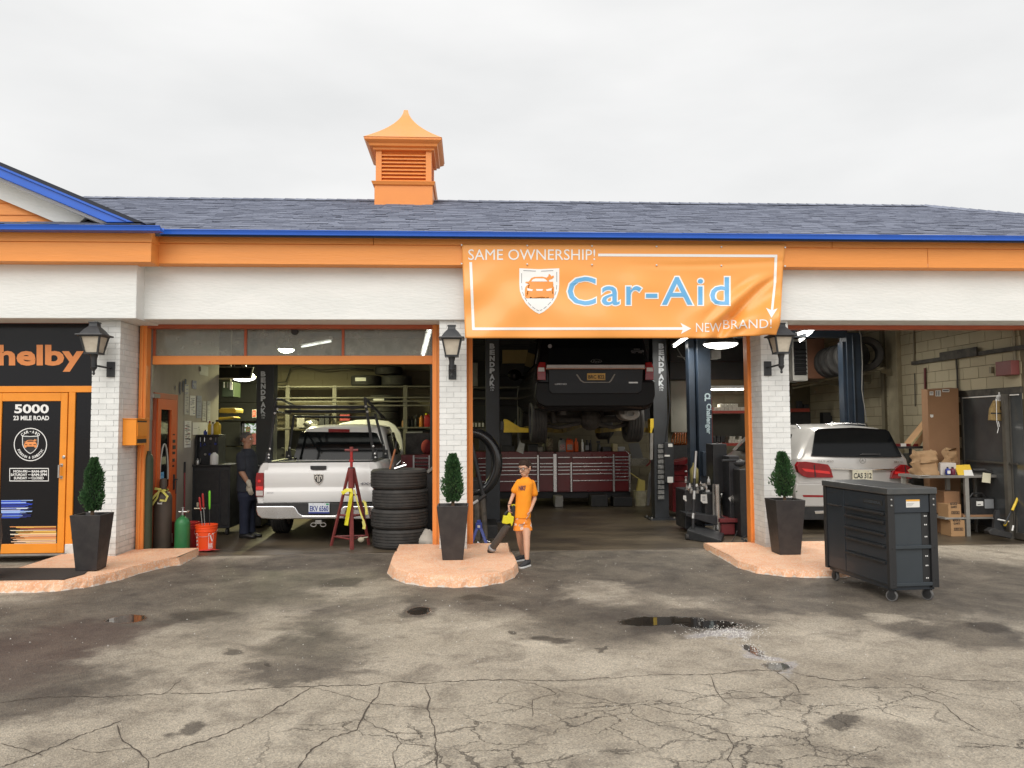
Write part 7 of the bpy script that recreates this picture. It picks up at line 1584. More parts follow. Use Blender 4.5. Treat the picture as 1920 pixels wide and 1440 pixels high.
q = MB(); a = pxbox(884,902,900,1010,1.5,2.2); q.box(a[0],a[1],a[2],a[3],0,a[5]); q.box(*pxbox(884,934,985,1012,1.3,2.2)); obj('base', q, blackplas, T, bevel=.02)
q = MB()
for (x,y) in ((885,1019),(896,1018),(904,1021),(912,1014),(917,1016)): q.ball(U(x,y,.75), (.03,.03,.025))
tag(obj('floor_fittings', q, chrome, T, smooth=True), kind='stuff')
# blue jack stand
JB = thing('blue_jack_stand', 'small blue jack stand on the floor beside the middle column', 'jack stand', G(898,1027)); q = MB(); p = G(898,1027); zb_ = U(895,978,p.y).z
for sx, sy in ((-1,-1),(1,-1),(1,1),(-1,1)):
    a = p+Vector((sx*.13,.12+sy*.12,0)); t_ = Vector((p.x+sx*.03, p.y+.12+sy*.03, zb_*.72)); w = .022; q.hexa([a+Vector((i*w,j*w,0)) for i,j in ((-1,-1),(1,-1),(1,1),(-1,1))], [t_+Vector((i*w,j*w,0)) for i,j in ((-1,-1),(1,-1),(1,1),(-1,1))])
obj('legs', q, bluepl, JB, bevel=.004); q = MB(); q.box(p.x-.05,p.x+.05,p.y+.07,p.y+.17,zb_*.66,zb_*.92); q.box(p.x-.03,p.x+.03,p.y+.09,p.y+.15,zb_*.9,zb_*1.02); obj('neck', q, bluepl, JB, bevel=.004)
q = MB(); q.box(p.x-.02,p.x+.02,p.y+.065,p.y+.07,zb_*.74,zb_*.84); obj('white_tag', q, paper, JB)
# right side of the middle bay: red cabinet, hose reel, machines, parts shelf
T = thing('roll_cabinet', 'red roll cabinet between the lift post and the navy post', 'tool cabinet', (U(1280,950,3.9).x, 3.9, 0)); a = pxbox(1261,1290,872,948,3.9,4.5); q = MB(); q.box(a[0],a[1],a[2],a[3],.1,a[5]); obj('casing', q, redp, T, bevel=.01)
q = MB(); slab(q, [(1261,872),(1284,872),(1297,863),(1297,859),(1290,861),(1261,866)], PX(3.8), .5); obj('lid', q, redp, T, bevel=.006)
for y in (882, 893, 905, 918, 930): q = MB(); q.box(*pxbox(1263,1284,y,y+9,3.885,3.9)); obj('drawer', q, redp, T, bevel=.003)
q = MB()
for y in (884, 895): q.ball(U(1286,y,3.88), (.03,.012,.02))
obj('knob', q, steel, T, smooth=True)
q = MB(); q.box(*pxbox(1258,1306,714,810,7.45,7.55)); solo('wall_board', q, mat('pale_panel',(.23,.22,.18),.8,amt=.5), 'pale panel on the back wall right of the lift post', 'panel')
q = MB(); a = list(pxbox(1258,1310,835,930,5.6,6.2)); a[4] = 0; q.box(*a); solo('dark_bench', q, blackplas, 'dark bench under the orange coiled hose', 'bench', bevel=.01)
q = MB()
for i in range(9):
    c = U(1263+i*4.6, 823, 5.7); q.tube([c+Vector((.03*math.sin(a*.63), .12*math.cos(a*.63), .14*math.sin(a*.63)*1.0)) for a in range(11)], .018, 6)
solo('coiled_hose', q, mat('orange_hose',(.48,.14,.03),.4,c2=(.25,.08,.03),scale=20,amt=.8), 'orange coiled hose in a row above the dark bench', 'hose', smooth=True)
# parts shelf
PS = thing('parts_shelf', 'red shelving full of small white boxes behind the navy post', 'shelving', (U(1370,900,6.2).x, 6.2, 0)); z_ = {}
for py in (770, 831): q = MB(); a = pxbox(1334,1402,py,py+5,6.2,6.7); q.box(*a); z_[py] = a[5]; obj('shelf_board', q, mat('shelf_red',(.42,.05,.03),.5), PS, bevel=.004)
for px in (1334.5, 1400): q = MB(); a = pxbox(px,px+2.5,745,925,6.2,6.24); q.box(*a); obj('upright', q, mat('shelf_red2',(.2,.03,.02),.5), PS)
q = MB(); q.box(*pxbox(1335,1400,776,831,6.68,6.72)); obj('back_sheet', q, mat('dim_sheet',(.07,.065,.05),.8), PS)
rr = random.Random(9); n = 0; ORD = 'first second third fourth fifth sixth seventh eighth ninth tenth eleventh twelfth thirteenth fourteenth fifteenth'.split()
for base, x0, rows in ((770,1338,((1338,1396,8),(1344,1388,7))), (831,1342,((1366,1396,8),(1368,1394,8)))):
    z = z_[base]
    for lvl, (xa_, xb_, h) in enumerate(rows):
        x = xa_; j_ = 0
        while x < xb_:
            w = rr.choice((5.5,6.5,7.5)); hh = h*rr.uniform(.8,1.1)
            if lvl and rr.random() < .5: x += w+1; continue
            a = list(pxbox(x, x+w-.5, base-hh*(lvl+1), base-h*lvl, 6.25, 6.5)); a[4] = z+(.085*lvl); a[5] = a[4]+.085*(.85 if lvl else .98)
            q = MB(); q.box(*a); n += 1; o = solo('parts_box', q, mat('parts_box_%s' % 'cream' , (.66,.62,.52), .7, amt=.3) if n == 1 else bpy.data.materials['parts_box_cream'], '%s parts box from left, %s row, %s red shelf' % (ORD[j_], 'stacked' if lvl else 'base', 'upper' if base == 770 else 'lower'), 'box', 'white boxes on the %s parts shelf' % ('upper' if base == 770 else 'lower'), bevel=.003)
            x += w; j_ += 1
q = MB()
for k in range(8): a = pxbox(1337+k*7.5, 1343+k*7.5, 818, 829, 6.3, 6.5); q.box(*a) if k < 3 else None
solo('black_parts', q, blackplas, 'black machine parts left on the lower red shelf', 'part')
# tyre balancer machine group
BM = thing('wheel_balancer', 'black workshop machine with a silver cylinder near the right jamb', 'machine', (U(1350,1000,1.4).x, 1.4, 0))
a = pxbox(1322,1352,924,992,1.5,2.0); q = MB(); q.box(a[0],a[1],a[2],a[3],.15,a[5]); obj('cabinet', q, blackplas, BM, bevel=.02)
a = pxbox(1284,1322,918,985,1.7,2.3); q = MB(); q.box(a[0],a[1],a[2],a[3],.05,a[5]); obj('cabinet', q, blackmetal, BM, bevel=.02)
a = pxbox(1366,1388,855,1012,1.3,1.7); q = MB(); q.box(a[0]+.02,a[1],a[2],a[3],.1,a[5]); obj('tall_column', q, mat('dark_machine',(.022,.023,.026),.45,c2=(.045,.045,.05),scale=9,amt=.8), BM, bevel=.015)
a = pxbox(1337,1364,832,925,1.6,2.0); q = MB(); q.box(*a); obj('upper_case', q, mat('dark_machine2',(.016,.017,.02),.4), BM, bevel=.02)
q = MB(); q.tube([U(1347,1002,1.3), U(1344,908,1.3)], .055, 16); obj('silver_cylinder', q, mat('polished_tube',(.60,.59,.57),.22,metal=.9,c2=(.3,.28,.26),scale=3), BM, auto=40)
q = MB(); q.tube([U(1340,1000,1.34), U(1339,908,1.34)], .03, 12); obj('inner_cylinder', q, galv, BM, auto=40)
q = MB(); slab(q, [(1286,962),(1352,968),(1400,985),(1398,990),(1340,984),(1286,968)], PX(1.25), .4); obj('shelf_arm', q, blackmetal, BM, bevel=.01)
q = MB(); a = pxbox(1350,1388,973,980,1.15,1.7); q.box(*a); a = pxbox(1353,1378,982,1003,1.2,1.6); q.box(a[0],a[1],a[2],a[3],.02,a[5]); obj('red_base', q, mat('dull_red_base',(.17,.022,.025),.5), BM, bevel=.008)
for k, (x0,x1,y0,y1) in enumerate(((1314,1326.5,927,944),(1281,1287.5,929,940))): q = MB(); slab(q, [(x0,y1-4),(x0+5,y1),(x1,y1-.5),(x1-1,y0),(x0,y0)], PX(1.45), .003); obj('paper_notice', q, paper, BM); q = MB(); [put_rect(q, x0+3, x1-4, y0+3+j*2.6, y0+4+j*2.6, PX(1.445)) for j in range(4)]; obj('print', q, inkgrey, BM)
q = MB(); q.tube([U(1354,864,1.3), U(1378,863,1.3), U(1392,866,1.3)], .022, 8); q.tube([U(1376,842,1.4), U(1397,821,1.4)], .012, 6); q.ball(U(1384,868,1.35), (.12,.1,.07)); obj('clamp_arm', q, blackmetal, BM)
q = MB(); slab(q, [(1374,843),(1378,845),(1399,822),(1397,819)], PX(1.38), .01); obj('clear_guard', q, galv, BM)
q = MB(); a = pxbox(1368,1401,880,920,2.2,2.3); q.box(*a); obj('back_panel', q, mat('backing_grey',(.10,.10,.095),.7), BM)  # plain grey sheet behind the machine
rr = random.Random(31)
for k in range(24):
    x, y = 1286+k*1.85, rr.uniform(905,925); p = U(x, y, rr.uniform(1.4,1.8)); q = MB(); t = rr.random()
    if t < .5: q.lathe([(.02,0),(.022,.04),(.012,.07),(.012,.09)], 10, Matrix.Translation(p))
    else: q.box(p.x-.03,p.x+.03,p.y-.02,p.y+.02,p.z,p.z+.04)
    solo('loose_part', q, (steel,galv,blackplas,chrome,white,galv)[k % 6], 'small %s %s, %s from the %s of the machine heap' % (('steel','grey','black','shiny','white','dull grey')[k % 6], 'bottle' if t < .5 else 'block', ORD[k] if k < 12 else ORD[23-k], 'left' if k < 12 else 'right'), 'part', 'small parts heaped on the machine')
q = MB(); q.lathe([(.05,0),(.075,.03),(.075,.28),(.03,.34),(.02,.40)], 14, Matrix.Translation(U(1302,910,2.1))); solo('amber_jug', q, mat('olive_amber',(.30,.26,.10),.35), 'olive amber jug standing behind the small parts', 'jug', auto=40)
for k,(x,y,h) in enumerate(((1329,908,.13),(1374,919,.2),(1381,918,.1))): q = MB(); q.lathe([(.025,0),(.028,.01),(.028,h*.6),(.01,h*.8),(.01,h)], 12, Matrix.Translation(U(x,y,1.6))); solo('clear_bottle', q, mat('clear_plastic',(.45,.45,.44),.2,amt=.3) if k == 0 else bpy.data.materials['clear_plastic'], ('small clear bottle left of the silver cylinder','taller clear bottle right of the dark column','short clear bottle next to the right jamb')[k], 'bottle', auto=40)
q = MB(); slab(q, [(1366,934),(1374,928),(1378,940),(1384,946),(1374,948)], PX(1.3), .02); solo('white_rag', q, paper, 'torn white cloth on the dark machine by the jamb', 'cloth')
a = pxbox(1388,1404,880,1020,1.0,1.5); q = MB(); q.box(a[0],a[1],a[2],a[3],0,a[5]); solo('black_side_case', q, blackplas, 'tall black case right behind the right orange jamb', 'case', bevel=.02)
q = MB(); q.lathe([(.09,-.03),(.10,-.02),(.10,.02),(.09,.03)], 20, Matrix.Translation(U(1391,937,1.25)) @ Matrix.Rotation(R(90),4,'X')); solo('black_pulley', q, blackplas, 'round black pulley near the right jamb', 'pulley', auto=40)
# floor jack with handle
FJ = thing('floor_jack', 'low black floor jack with a long silver and black handle', 'floor jack', G(1330,1010)); p0 = G(1297,1012)
P = [G(1288,1012), G(1352,1022), G(1358,1008), G(1300,998)]; q = MB(); q.hexa(P, [P[0]+Vector((0,0,.16)), P[1]+Vector((0,0,.07)), P[2]+Vector((0,0,.07)), P[3]+Vector((0,0,.16))]); obj('frame', q, blackmetal, FJ, bevel=.015)
q = MB(); t_ = U(1305,846,1.1); q.tube([U(1305,846,1.15), U(1302,897,1.1)], .022, 10); obj('upper_tube', q, mat('satin_tube',(.42,.41,.40),.35,metal=.7), FJ); q = MB(); q.tube([U(1302,897,1.1), U(1299,1000,1.0)], .024, 10); obj('handle', q, ink, FJ)
q = MB(); q.tube([U(1301.5,920,1.07), U(1301,936,1.06)], .027, 10); q.tube([U(1299.5,962,1.03), U(1299,972,1.02)], .027, 10); obj('silver_band', q, steel, FJ)
for pt in (P[0],P[3]): q = MB(); q.lathe([(.01,-.02),(.05,-.02),(.05,.02),(.01,.02)], 14, Matrix.Translation(pt+Vector((.0,.0,.05))) @ Matrix.Rotation(R(90),4,'Y')); obj('wheel', q, rubber, FJ)
# air machine arm, bay light items
q = MB(); q.tube([G(1326,1027,.012), G(1340,1024,.012), G(1360,1019,.012), G(1380,1022,.012), G(1392,1018,.012)], .010, 6); q.tube([G(1326,1027,.012), G(1336,1030,.012), G(1366,1029,.012), G(1402,1027,.012)], .010, 6); q.tube([G(1370,1020,.02), G(1378,1006,.05), G(1382,995,.12)], .006, 5); solo('floor_cable', q, ink, 'loose black cable looping over the floor near the right jamb', 'cable')
q = MB(); q.tube([G(1388,1022,.02), G(1398,1012,.06), G(1403,1018,.03), G(1390,1010,.04), G(1400,1005,.08)], .011, 6); solo('wire_tangle', q, ink, 'tangle of black wire behind the foot of the right jamb', 'wire')
a = pxbox(1333,1352,656,672,4.6,4.9); q = MB(); q.box(*a); solo('hanging_speaker', q, galv, 'small grey box hanging behind the round lamp', 'speaker', bevel=.01)
q = MB(); q.tube([U(1262,640,4), U(1278,668,4), U(1300,690,4), U(1306,720,4)], .012, 6); q.tube([U(1270,668,5), U(1300,674,5)], .01, 6); solo('air_hose', q, galv, 'thin air hose drooping between the lift posts', 'hose')
q = MB(); q.box(*pxbox(1296,1308,625,905,3.5,3.6)); solo('dark_conduit', q, mat('conduit_dark',(.012,.013,.016),.5), 'dark channel beside the navy lift post', 'channel')
# ================================================================== PROPS: RIGHT BAY
XF = XR-.002
soot = mat('soot_black', (.03,.028,.026), .8, c2=(.09,.08,.06), scale=7, amt=.7)
conduit = mat('painted_conduit', (.22,.19,.12), .5, c2=(.12,.10,.07), scale=5)
a, b_ = WX(1714,683,XR), WX(1930,644,XR); z = (a.z+b_.z)/2
q = MB(); q.box(XR-.06, XR, min(a.y,b_.y), max(a.y,b_.y), z-.05, z+.02); q.box(XR-.09, XR-.06, WX(1840,660,XR).y, WX(1770,660,XR).y, z-.05, z+.10); solo('sooty_ledge', q, soot, 'sooty black ledge running along the right block wall', 'ledge', bevel=.004)
def wtube(name, pts, r, m_, label, cat, X=XR-.03): q = MB(); q.tube([WX(px,py,X) for px,py in pts], r, 8); return solo(name, q, m_, label, cat)
wtube('conduit', [(1713,606),(1714,684)], .018, conduit, 'pale vertical conduit above the left end of the sooty ledge', 'conduit')
wtube('conduit', [(1734,690),(1736,795),(1736,840)], .022, mat('maroon_pipe',(.12,.02,.02),.5), 'dark maroon pipe left of the tall cardboard box', 'pipe')
wtube('conduit', [(1900,606),(1903,690)], .022, conduit, 'vertical conduit feeding the small red box', 'conduit')
wtube('conduit', [(1715,700),(1716,762)], .010, soot, 'thin black drop cord under the ledge', 'cord')
wtube('conduit', [(1793,672),(1795,700),(1796,735)], .016, soot, 'black cable above the tall cardboard box', 'cable')
q = MB(); q.tube([WX(1714,612,XR-.02), U(1662,690,5.2)], .025, 6); solo('diagonal_brace', q, conduit, 'diagonal steel brace of the tyre rack', 'brace')
q = MB(); p0, p1 = WX(1672,700,XR), WX(1691,700,XR); q.box(XR-.10, XR, min(p0.y,p1.y), max(p0.y,p1.y), 0, 4.2); solo('wall_pilaster', q, mat('pilaster_paint',(.30,.26,.17),.7,c2=(.2,.17,.11),amt=.7), 'narrow painted pilaster on the right block wall', 'pilaster', bevel=.01)
q = MB(); p0, p1 = WX(1655,700,XR), WX(1661,700,XR); q.box(XR-.05, XR, min(p0.y,p1.y), max(p0.y,p1.y), 0, 4.2); solo('wall_strut', q, conduit, 'thin vertical strut left of the painted pilaster', 'strut')
T = thing('red_wall_box', 'small dark red box on the right block wall', 'switch box', WX(1895,690,XR)); q = MB(); wallbox(q, 1882, 1912, 677, 704, XR, -.14); obj('case', q, mat('oxide_red',(.16,.04,.035),.5,amt=.4), T, bevel=.008)
q = MB(); wallbox(q, 1860, 1864, 688, 700, XR, -.05); obj('switch', q, conduit, T)
# tyre rack
RKT = thing('tyre_rack', 'bracket rack high on the right wall carrying spare tyres', 'rack', U(1600,720,4.2))
for dz in (0, .0): pass
q = MB(); q.tube([U(1486,722,6.4), U(1656,691,3.4)], .03, 8); obj('rail', q, conduit, RKT); q = MB(); q.tube([U(1500,712,6.4)+Vector((.0,0,0)), U(1700,688,3.9)], .022, 6); obj('rail', q, conduit, RKT)
for px, py, Y in ((1652,693,3.6),(1592,705,4.6),(1545,714,5.6)): q = MB(); a = U(px,py,Y); q.add([a, a+Vector((.0,.0,-.05)), Vector((XR,a.y,a.z-.16)), Vector((XR,a.y,a.z+.02)), a+Vector((0,.05,0)), a+Vector((.0,.05,-.05)), Vector((XR,a.y+.05,a.z-.16)), Vector((XR,a.y+.05,a.z+.02))], [(0,1,2,3),(4,7,6,5),(0,4,5,1),(2,6,7,3),(0,3,7,4),(1,5,6,2)]); obj('bracket', q, conduit, RKT)
RX = Matrix.Rotation(R(90), 4, 'X') @ Matrix.Rotation(R(0), 4, 'Y')
for i, (px, py, Y, r) in enumerate(((1621,664,3.62,.35),(1596,668,3.98,.34),(1580,674,4.34,.34),(1566,677,4.68,.335),(1555,680,5.0,.335))):
    tyre(U(px,py,Y), r, .25, ('nearest spare tyre on the wall rack, its open hole showing right of the navy post','spare tyre on the wall rack right behind the navy post','middle spare tyre of the wall rack','fourth spare tyre back on the wall rack','farthest spare tyre on the wall rack, beside the copper heater')[i], 'spare tyres on the wall rack', rot=Matrix.Rotation(R(-16+i*2),4,'Z') @ RX)
# heater with louvres
HT = thing('bay_heater', 'old heater with a louvred front and copper brown side by the right column', 'heater', U(1500,700,5.0)); a = pxbox(1486,1514,636,714,5.0,5.7)
q = MB(); q.box(a[0],a[1],a[2],a[3],a[4],a[5]); obj('case', q, paperdim, HT, bevel=.01)
q = MB(); q.box(a[1]+.001,a[1]+.42,a[2]+.05,a[3],a[4]+.05,a[5]+.02); obj('side_panel', q, mat('copper_brown',(.24,.115,.07),.4,metal=.3,amt=.4), HT, bevel=.02)
q = MB(); q.box(a[0]+.03,a[1]-.03,a[2]-.004,a[2],a[4]+.12,a[5]-.05); obj('dark_front', q, ink, HT)
for k in range(7): z = a[4]+.16+k*.085; q = MB(); q.add([(a[0]+.03,a[2]-.05,z),(a[1]-.03,a[2]-.05,z),(a[1]-.03,a[2],z+.04),(a[0]+.03,a[2],z+.04),(a[0]+.03,a[2]-.05,z-.008),(a[1]-.03,a[2]-.05,z-.008),(a[1]-.03,a[2],z+.032),(a[0]+.03,a[2],z+.032)], [(0,1,2,3),(4,7,6,5),(0,4,5,1),(3,2,6,7),(0,3,7,4),(1,5,6,2)]); obj('louvre', q, blackplas, HT)
q = MB(); q.tube([Vector(((a[0]+a[1])/2,a[2]+.3,a[5])), Vector(((a[0]+a[1])/2,a[2]+.3,H0))], .02, 6); obj('hanger', q, conduit, HT)
q = MB(); q.tube([U(1487,728,5.5),U(1560,714,5.5)], .02, 6); solo('pale_pipe', q, conduit, 'pale pipe under the louvred heater', 'pipe')
# back wall bits right bay
T = thing('security_camera', 'small white wall camera behind the silver car', 'camera', U(1533,736,7.5)); q = MB(); p = U(1533,735,7.4); q.tube([p, p+Vector((-.08,-.12,-.01))], .045, 12); obj('body', q, white, T); q = MB(); q.tube([p+Vector((-.081,-.121,-.01)), p+Vector((-.09,-.135,-.012))], .03, 12); obj('lens', q, ink, T)
q = MB(); q.box(*pxbox(1544,1558,773,796,6.4,6.6)); q.box(*pxbox(1558,1561,780,796,6.4,6.6)); solo('black_speaker', q, blackplas, 'black box standing behind the silver car roof', 'speaker', bevel=.01)
T = thing('small_red_shelf', 'small red topped shelf of black parts beside the right column', 'shelf', U(1500,770,6.4)); q = MB(); q.box(*pxbox(1478,1518,766,772,6.4,6.9)); obj('shelf_board', q, mat('shelf_red3',(.35,.05,.03),.5), T); q = MB(); q.box(*pxbox(1478,1520,773,800,6.5,6.9)); obj('dark_bin', q, blackplas, T)
for x0, x1, y0, l in ((1497,1505,752,'taller'),(1507,1517,758,'lower')): q = MB(); q.box(*pxbox(x0,x1,y0,765,6.45,6.6)); solo('black_carton', q, ink, l+' black carton on the small red topped shelf', 'carton', bevel=.008)
for pts in ([(1527,745),(1529,790),(1531,800)], [(1572,722),(1572,760),(1566,795)], [(1545,745),(1545,765)]):
    q = MB(); q.tube([U(x,y,7.45) for x,y in pts], .010, 6); solo('cable_drop', q, ink, 'thin dark cord hanging on the back wall %s' % {1527:'left of the black box',1572:'left of the tall navy post',1545:'above the black box'}[pts[0][0]], 'cord')
# tall cardboard box and friends
CB = thing('tall_cardboard_box', 'very tall brown cardboard box leaning on the right wall', 'cardboard box', U(1770,900,1.5)); Y = 1.45
P = [(1739,731),(1797,728),(1800,905),(1742,905)]; q = MB(); F_ = [U(x,y,Y) for x,y in P]; F_[2].z = F_[3].z = .0; q.hexa([F_[3], F_[2], F_[2]+Vector((.11,.35,0)), F_[3]+Vector((.11,.35,0))], [F_[0], F_[1], F_[1]+Vector((.10,.35,.03)), F_[0]+Vector((.10,.35,.03))]); obj('carton', q, card, CB, bevel=.006)
q = MB(); f = PX(Y-.004); rr = random.Random(6)
for (x0,x1,y0,y1) in ((1743,1750,734,741),(1754,1764,732,743),(1767,1780,730,735)):
    put_rect(q,x0,x1,y0,y1,f)
obj('white_label', q, paper, CB); q = MB(); f = PX(Y-.007)
for (x0,x1,y0,y1) in ((1744,1749,735.5,736.5),(1744,1749,738,739),(1755.5,1757,733,742),(1758.5,1760,733,742),(1761.5,1762.5,733,742),(1768,1779,731.5,733.5)): put_rect(q,x0,x1,y0,y1,f)
obj('print', q, ink, CB); q = MB(); f = PX(Y-.004); put_poly(q, [(1744,777),(1750,777.5),(1750,782),(1746,783),(1744,781)], f); obj('torn_paper', q, paper, CB)
q = MB(); a0 = U(1706,838,2.0); P = [U(1704,838,1.9), U(1724,838,1.9), U(1742,806,1.9), U(1742,791,1.9)]; q.add(P+[p+Vector((.08,.35,.02)) for p in P], [(0,1,2,3),(7,6,5,4),(0,4,5,1),(1,5,6,2),(2,6,7,3),(3,7,4,0)]); solo('slanted_carton', q, card2, 'long slanting cardboard carton with a coloured side left of the tall box', 'carton', bevel=.004)
SLC = bpy.data.objects['slanted_carton']; q = MB(); P = [U(1707,834,1.88), U(1710,837,1.88), U(1742,796,1.88), U(1742,790,1.88)]; q.add(P, [(0,1,2,3)]); obj('print', q, mat('coloured_print',(.35,.42,.2),.6,c2=(.6,.5,.3),scale=22,amt=1), SLC)
BT = thing('dark_side_table', 'dark steel side table between the silver car and the workbench', 'table', U(1715,990,2.0)); q = MB(); q.box(*pxbox(1688,1744,837,841,1.85,2.5)); obj('table_top', q, blackmetal, BT)
for px in (1709, 1740): a = pxbox(px,px+3,841,990,1.9,1.94); q = MB(); q.box(a[0],a[1],a[2],a[3],0,a[5]); obj('leg', q, blackmetal, BT)
q = MB(); q.box(*pxbox(1686,1722,832,837,1.88,2.1)); RL_ = solo('red_long_box', q, redp, 'long dark red box with a white end on the side table', 'box', bevel=.004); q = MB(); q.box(*pxbox(1690,1699,831.5,837.5,1.86,1.88)); obj('white_label', q, paper, RL_)
a = list(pxbox(1712,1760,850,980,2.6,2.9)); a[4] = 0; q = MB(); q.box(*a); solo('dark_locker', q, soot, 'dark locker behind the paper bags', 'locker', bevel=.01)
# workbench
WBn = thing('workbench', 'steel workbench covered with bags and packages in the right bay', 'workbench', U(1800,1000,.9)); Yw = .75; zt_ = U(1800,891,Yw).z
xa_, xb_ = U(1722,890,Yw).x, U(1872,890,Yw).x; q = MB(); q.box(xa_, xb_, Yw, Yw+.6, zt_-.045, zt_); obj('table_top', q, galv, WBn, bevel=.004)
lx_ = U(1812,950,Yw).x; pale_st = mat('pale_steel',(.36,.35,.32),.45,metal=.4,c2=(.22,.21,.19),scale=5)
for x, y in ((lx_,Yw+.01),(xb_-.07,Yw+.50),(xa_+.02,Yw+.50),(lx_,Yw+.5)): q = MB(); q.box(x, x+.065, y, y+.05, 0, zt_-.045); obj('leg', q, pale_st, WBn, bevel=.003)
zs_ = U(1840,970,Yw).z; q = MB(); q.box(lx_-.35, xb_, Yw+.02, Yw+.55, zs_-.03, zs_); obj('lower_shelf', q, pale_st, WBn, bevel=.003)
def on(px0, px1, py0, py1, y0, dep, zbase, name, m_, label, cat, bv=.004, grp=None):
    a = list(pxbox(px0,px1,py0,py1,y0,y0+dep)); h = a[5]-a[4]; a[4] = zbase; a[5] = zbase+h; q = MB(); q.box(*a); return solo(name, q, m_, label, cat, grp, bevel=bv), a
def pxprint(o, items, Y, m_):   # print on the front of a box
    q = MB(); f = PX(Y)
    for it in items:
        if isinstance(it[0], str): put_text(q, it[0], it[1:], f, bold=.03)
        else: put_rect(q, *it, f)
    p = obj('print', q, m_, None); p.data.transform(Matrix.Translation(-o.location)); p.parent = o
for (x0,x1,y0,y1,dY,l,zb_) in ((1771,1800,925,968,.25,'large brown carton behind the two small ones under the workbench',zs_*.0+.42),(1771,1800,968,999,.28,'brown carton at the bottom back under the workbench',0),):
    o, a = on(x0,x1,y0,y1,Yw+dY,.3,zb_ if zb_ == 0 else .33,'brown_carton',card,l,'carton',grp='brown cartons under the workbench')
o, a = on(1783,1809,969,999,Yw+.02,.28,0,'brown_carton',card2,'lower of the two brown cartons with black print under the workbench','carton',grp='brown cartons under the workbench')
pxprint(o, [('MOTOR OIL',1787,1801,978,973),('QUARTS',1788,1800,984,979.5),(1789,1806,989.5,990.3),(1789,1806,994,994.8),(1789,1789.8,989.5,994.8),(1805.2,1806,989.5,994.8),('10W-30',1791,1804,993.4,990.8)], Yw+.016, ink)
zc_ = a[5]; o, a = on(1778,1802,938,968,Yw+.03,.28,zc_,'brown_carton',card2,'upper of the two brown cartons with black print under the workbench','carton',grp='brown cartons under the workbench')
pxprint(o, [('MOTOR OIL',1782,1795,947,942),('QUARTS',1783,1794,953,948.5),(1784,1799,958.5,959.3),(1784,1799,963,963.8),(1784,1784.8,958.5,963.8),(1798.2,1799,958.5,963.8),('10W-30',1786,1797,962.6,960)], Yw+.024, ink)
# power pack on the lower shelf
PP = thing('battery_pack', 'black battery pack with grey end and handle on the lower bench shelf', 'battery pack', U(1843,966,Yw+.1)); a = list(pxbox(1820,1866,934,966,Yw+.06,Yw+.3)); a[4] = zs_+.002
q = MB(); q.box(*a); obj('case', q, blackplas, PP, bevel=.012); q = MB(); x = [U(p,940,Yw+.05).x for p in (1826,1834,1850,1856)]; q.tube([(x[0],a[2]+.1,a[5]),(x[1]-.02,a[2]+.1,a[5]+.07),(x[2],a[2]+.1,a[5]+.07),(x[3],a[2]+.1,a[5])], .012, 6); obj('handle', q, blackplas, PP)
q = MB(); q.box(*pxbox(1846.5,1863.5,936,953.5,Yw+.05,Yw+.06)); obj('grey_panel', q, mat('grey_panel',(.25,.26,.27),.5), PP, bevel=.004); q = MB(); q.box(*pxbox(1831,1843.5,940,948.5,Yw+.053,Yw+.06)); obj('label', q, paper, PP); q = MB(); put_rect(q,1833,1839,945,946.3,PX(Yw+.05)); obj('print', q, ink, PP)
on(1806,1866,962,966,Yw+.04,.4,zs_+.001,'small_tray',card,'flat brown tray under the battery pack','tray')
# paper bags
def bag(px0, px1, py0, py1, Y, zb_, label, seed, wide=.16):
    rr = random.Random(seed); a, b_ = U(px0,py1,Y), U(px1,py1,Y); t = U(px0,py0,Y); h = t.z-a.z; w = b_.x-a.x; q = MB(); rings = []
    for j in range(8):
        k = j/7; n = 20; ring = []
        for i in range(n):
            an = 2*math.pi*i/n; cx_, sx_ = math.cos(an), math.sin(an); rx = w/2*(1-.06*k)*(abs(cx_)**.35)*(1 if cx_ > 0 else -1); ry = wide/2*(1-.35*k)*(abs(sx_)**.35)*(1 if sx_ > 0 else -1)
            nz_ = noise.noise(Vector((cx_*1.6+seed, sx_*1.6, k*2.2)))*.09; ring.append(Vector(((a.x+b_.x)/2+rx*(1+nz_*3), Y+wide/2+ry+nz_*1.3, zb_+h*k+(.03*math.sin(an*3+seed)+rr.uniform(-.01,.01) if j == 7 else .012*math.sin(an*2+seed)*k))))
        rings.append(ring)
    q.loft(rings); return solo('paper_bag', q, kraft, label, 'paper bag', 'brown paper bags on the workbench', auto=50)
bag(1724,1765,866,890,Yw+.05,zt_,'large crumpled paper bag lying at the left end of the workbench',3,.3); bag(1723,1763,845,866,Yw+.1,zt_+(U(1,866,Yw).z-U(1,890,Yw).z),'crushed paper bag piled on top of the larger one',5,.25); bag(1777,1797,843,867,Yw+.35,zt_+.19,'small upright folded paper bag behind the white carton',8,.12)
o, a = on(1763.5,1793,868,890,Yw+.12,.25,zt_,'white_carton',mat('soft_white_card',(.62,.57,.52),.7,amt=.3),'white carton behind the small dark bottle on the workbench','carton'); pxprint(o, [('PARTS',1765,1772,871.5,869.5),(1765,1780,873,874)], Yw+.115, inkgrey) if False else None
q = MB(); on(1792,1808,867,878,Yw+.3,.15,zt_+.0,'red_carton',redp,'small red carton behind the yellow envelope','carton')
bottle(1777,890,8,14,Yw+.05,inkblue,'small dark blue bottle with a white label on the workbench',ink,lab=paper); bottle(1786.5,890,9,14,Yw+.08,mat('wine_plastic',(.16,.02,.05),.35),'small wine red tub beside the dark blue bottle',ink,'tub','tub')
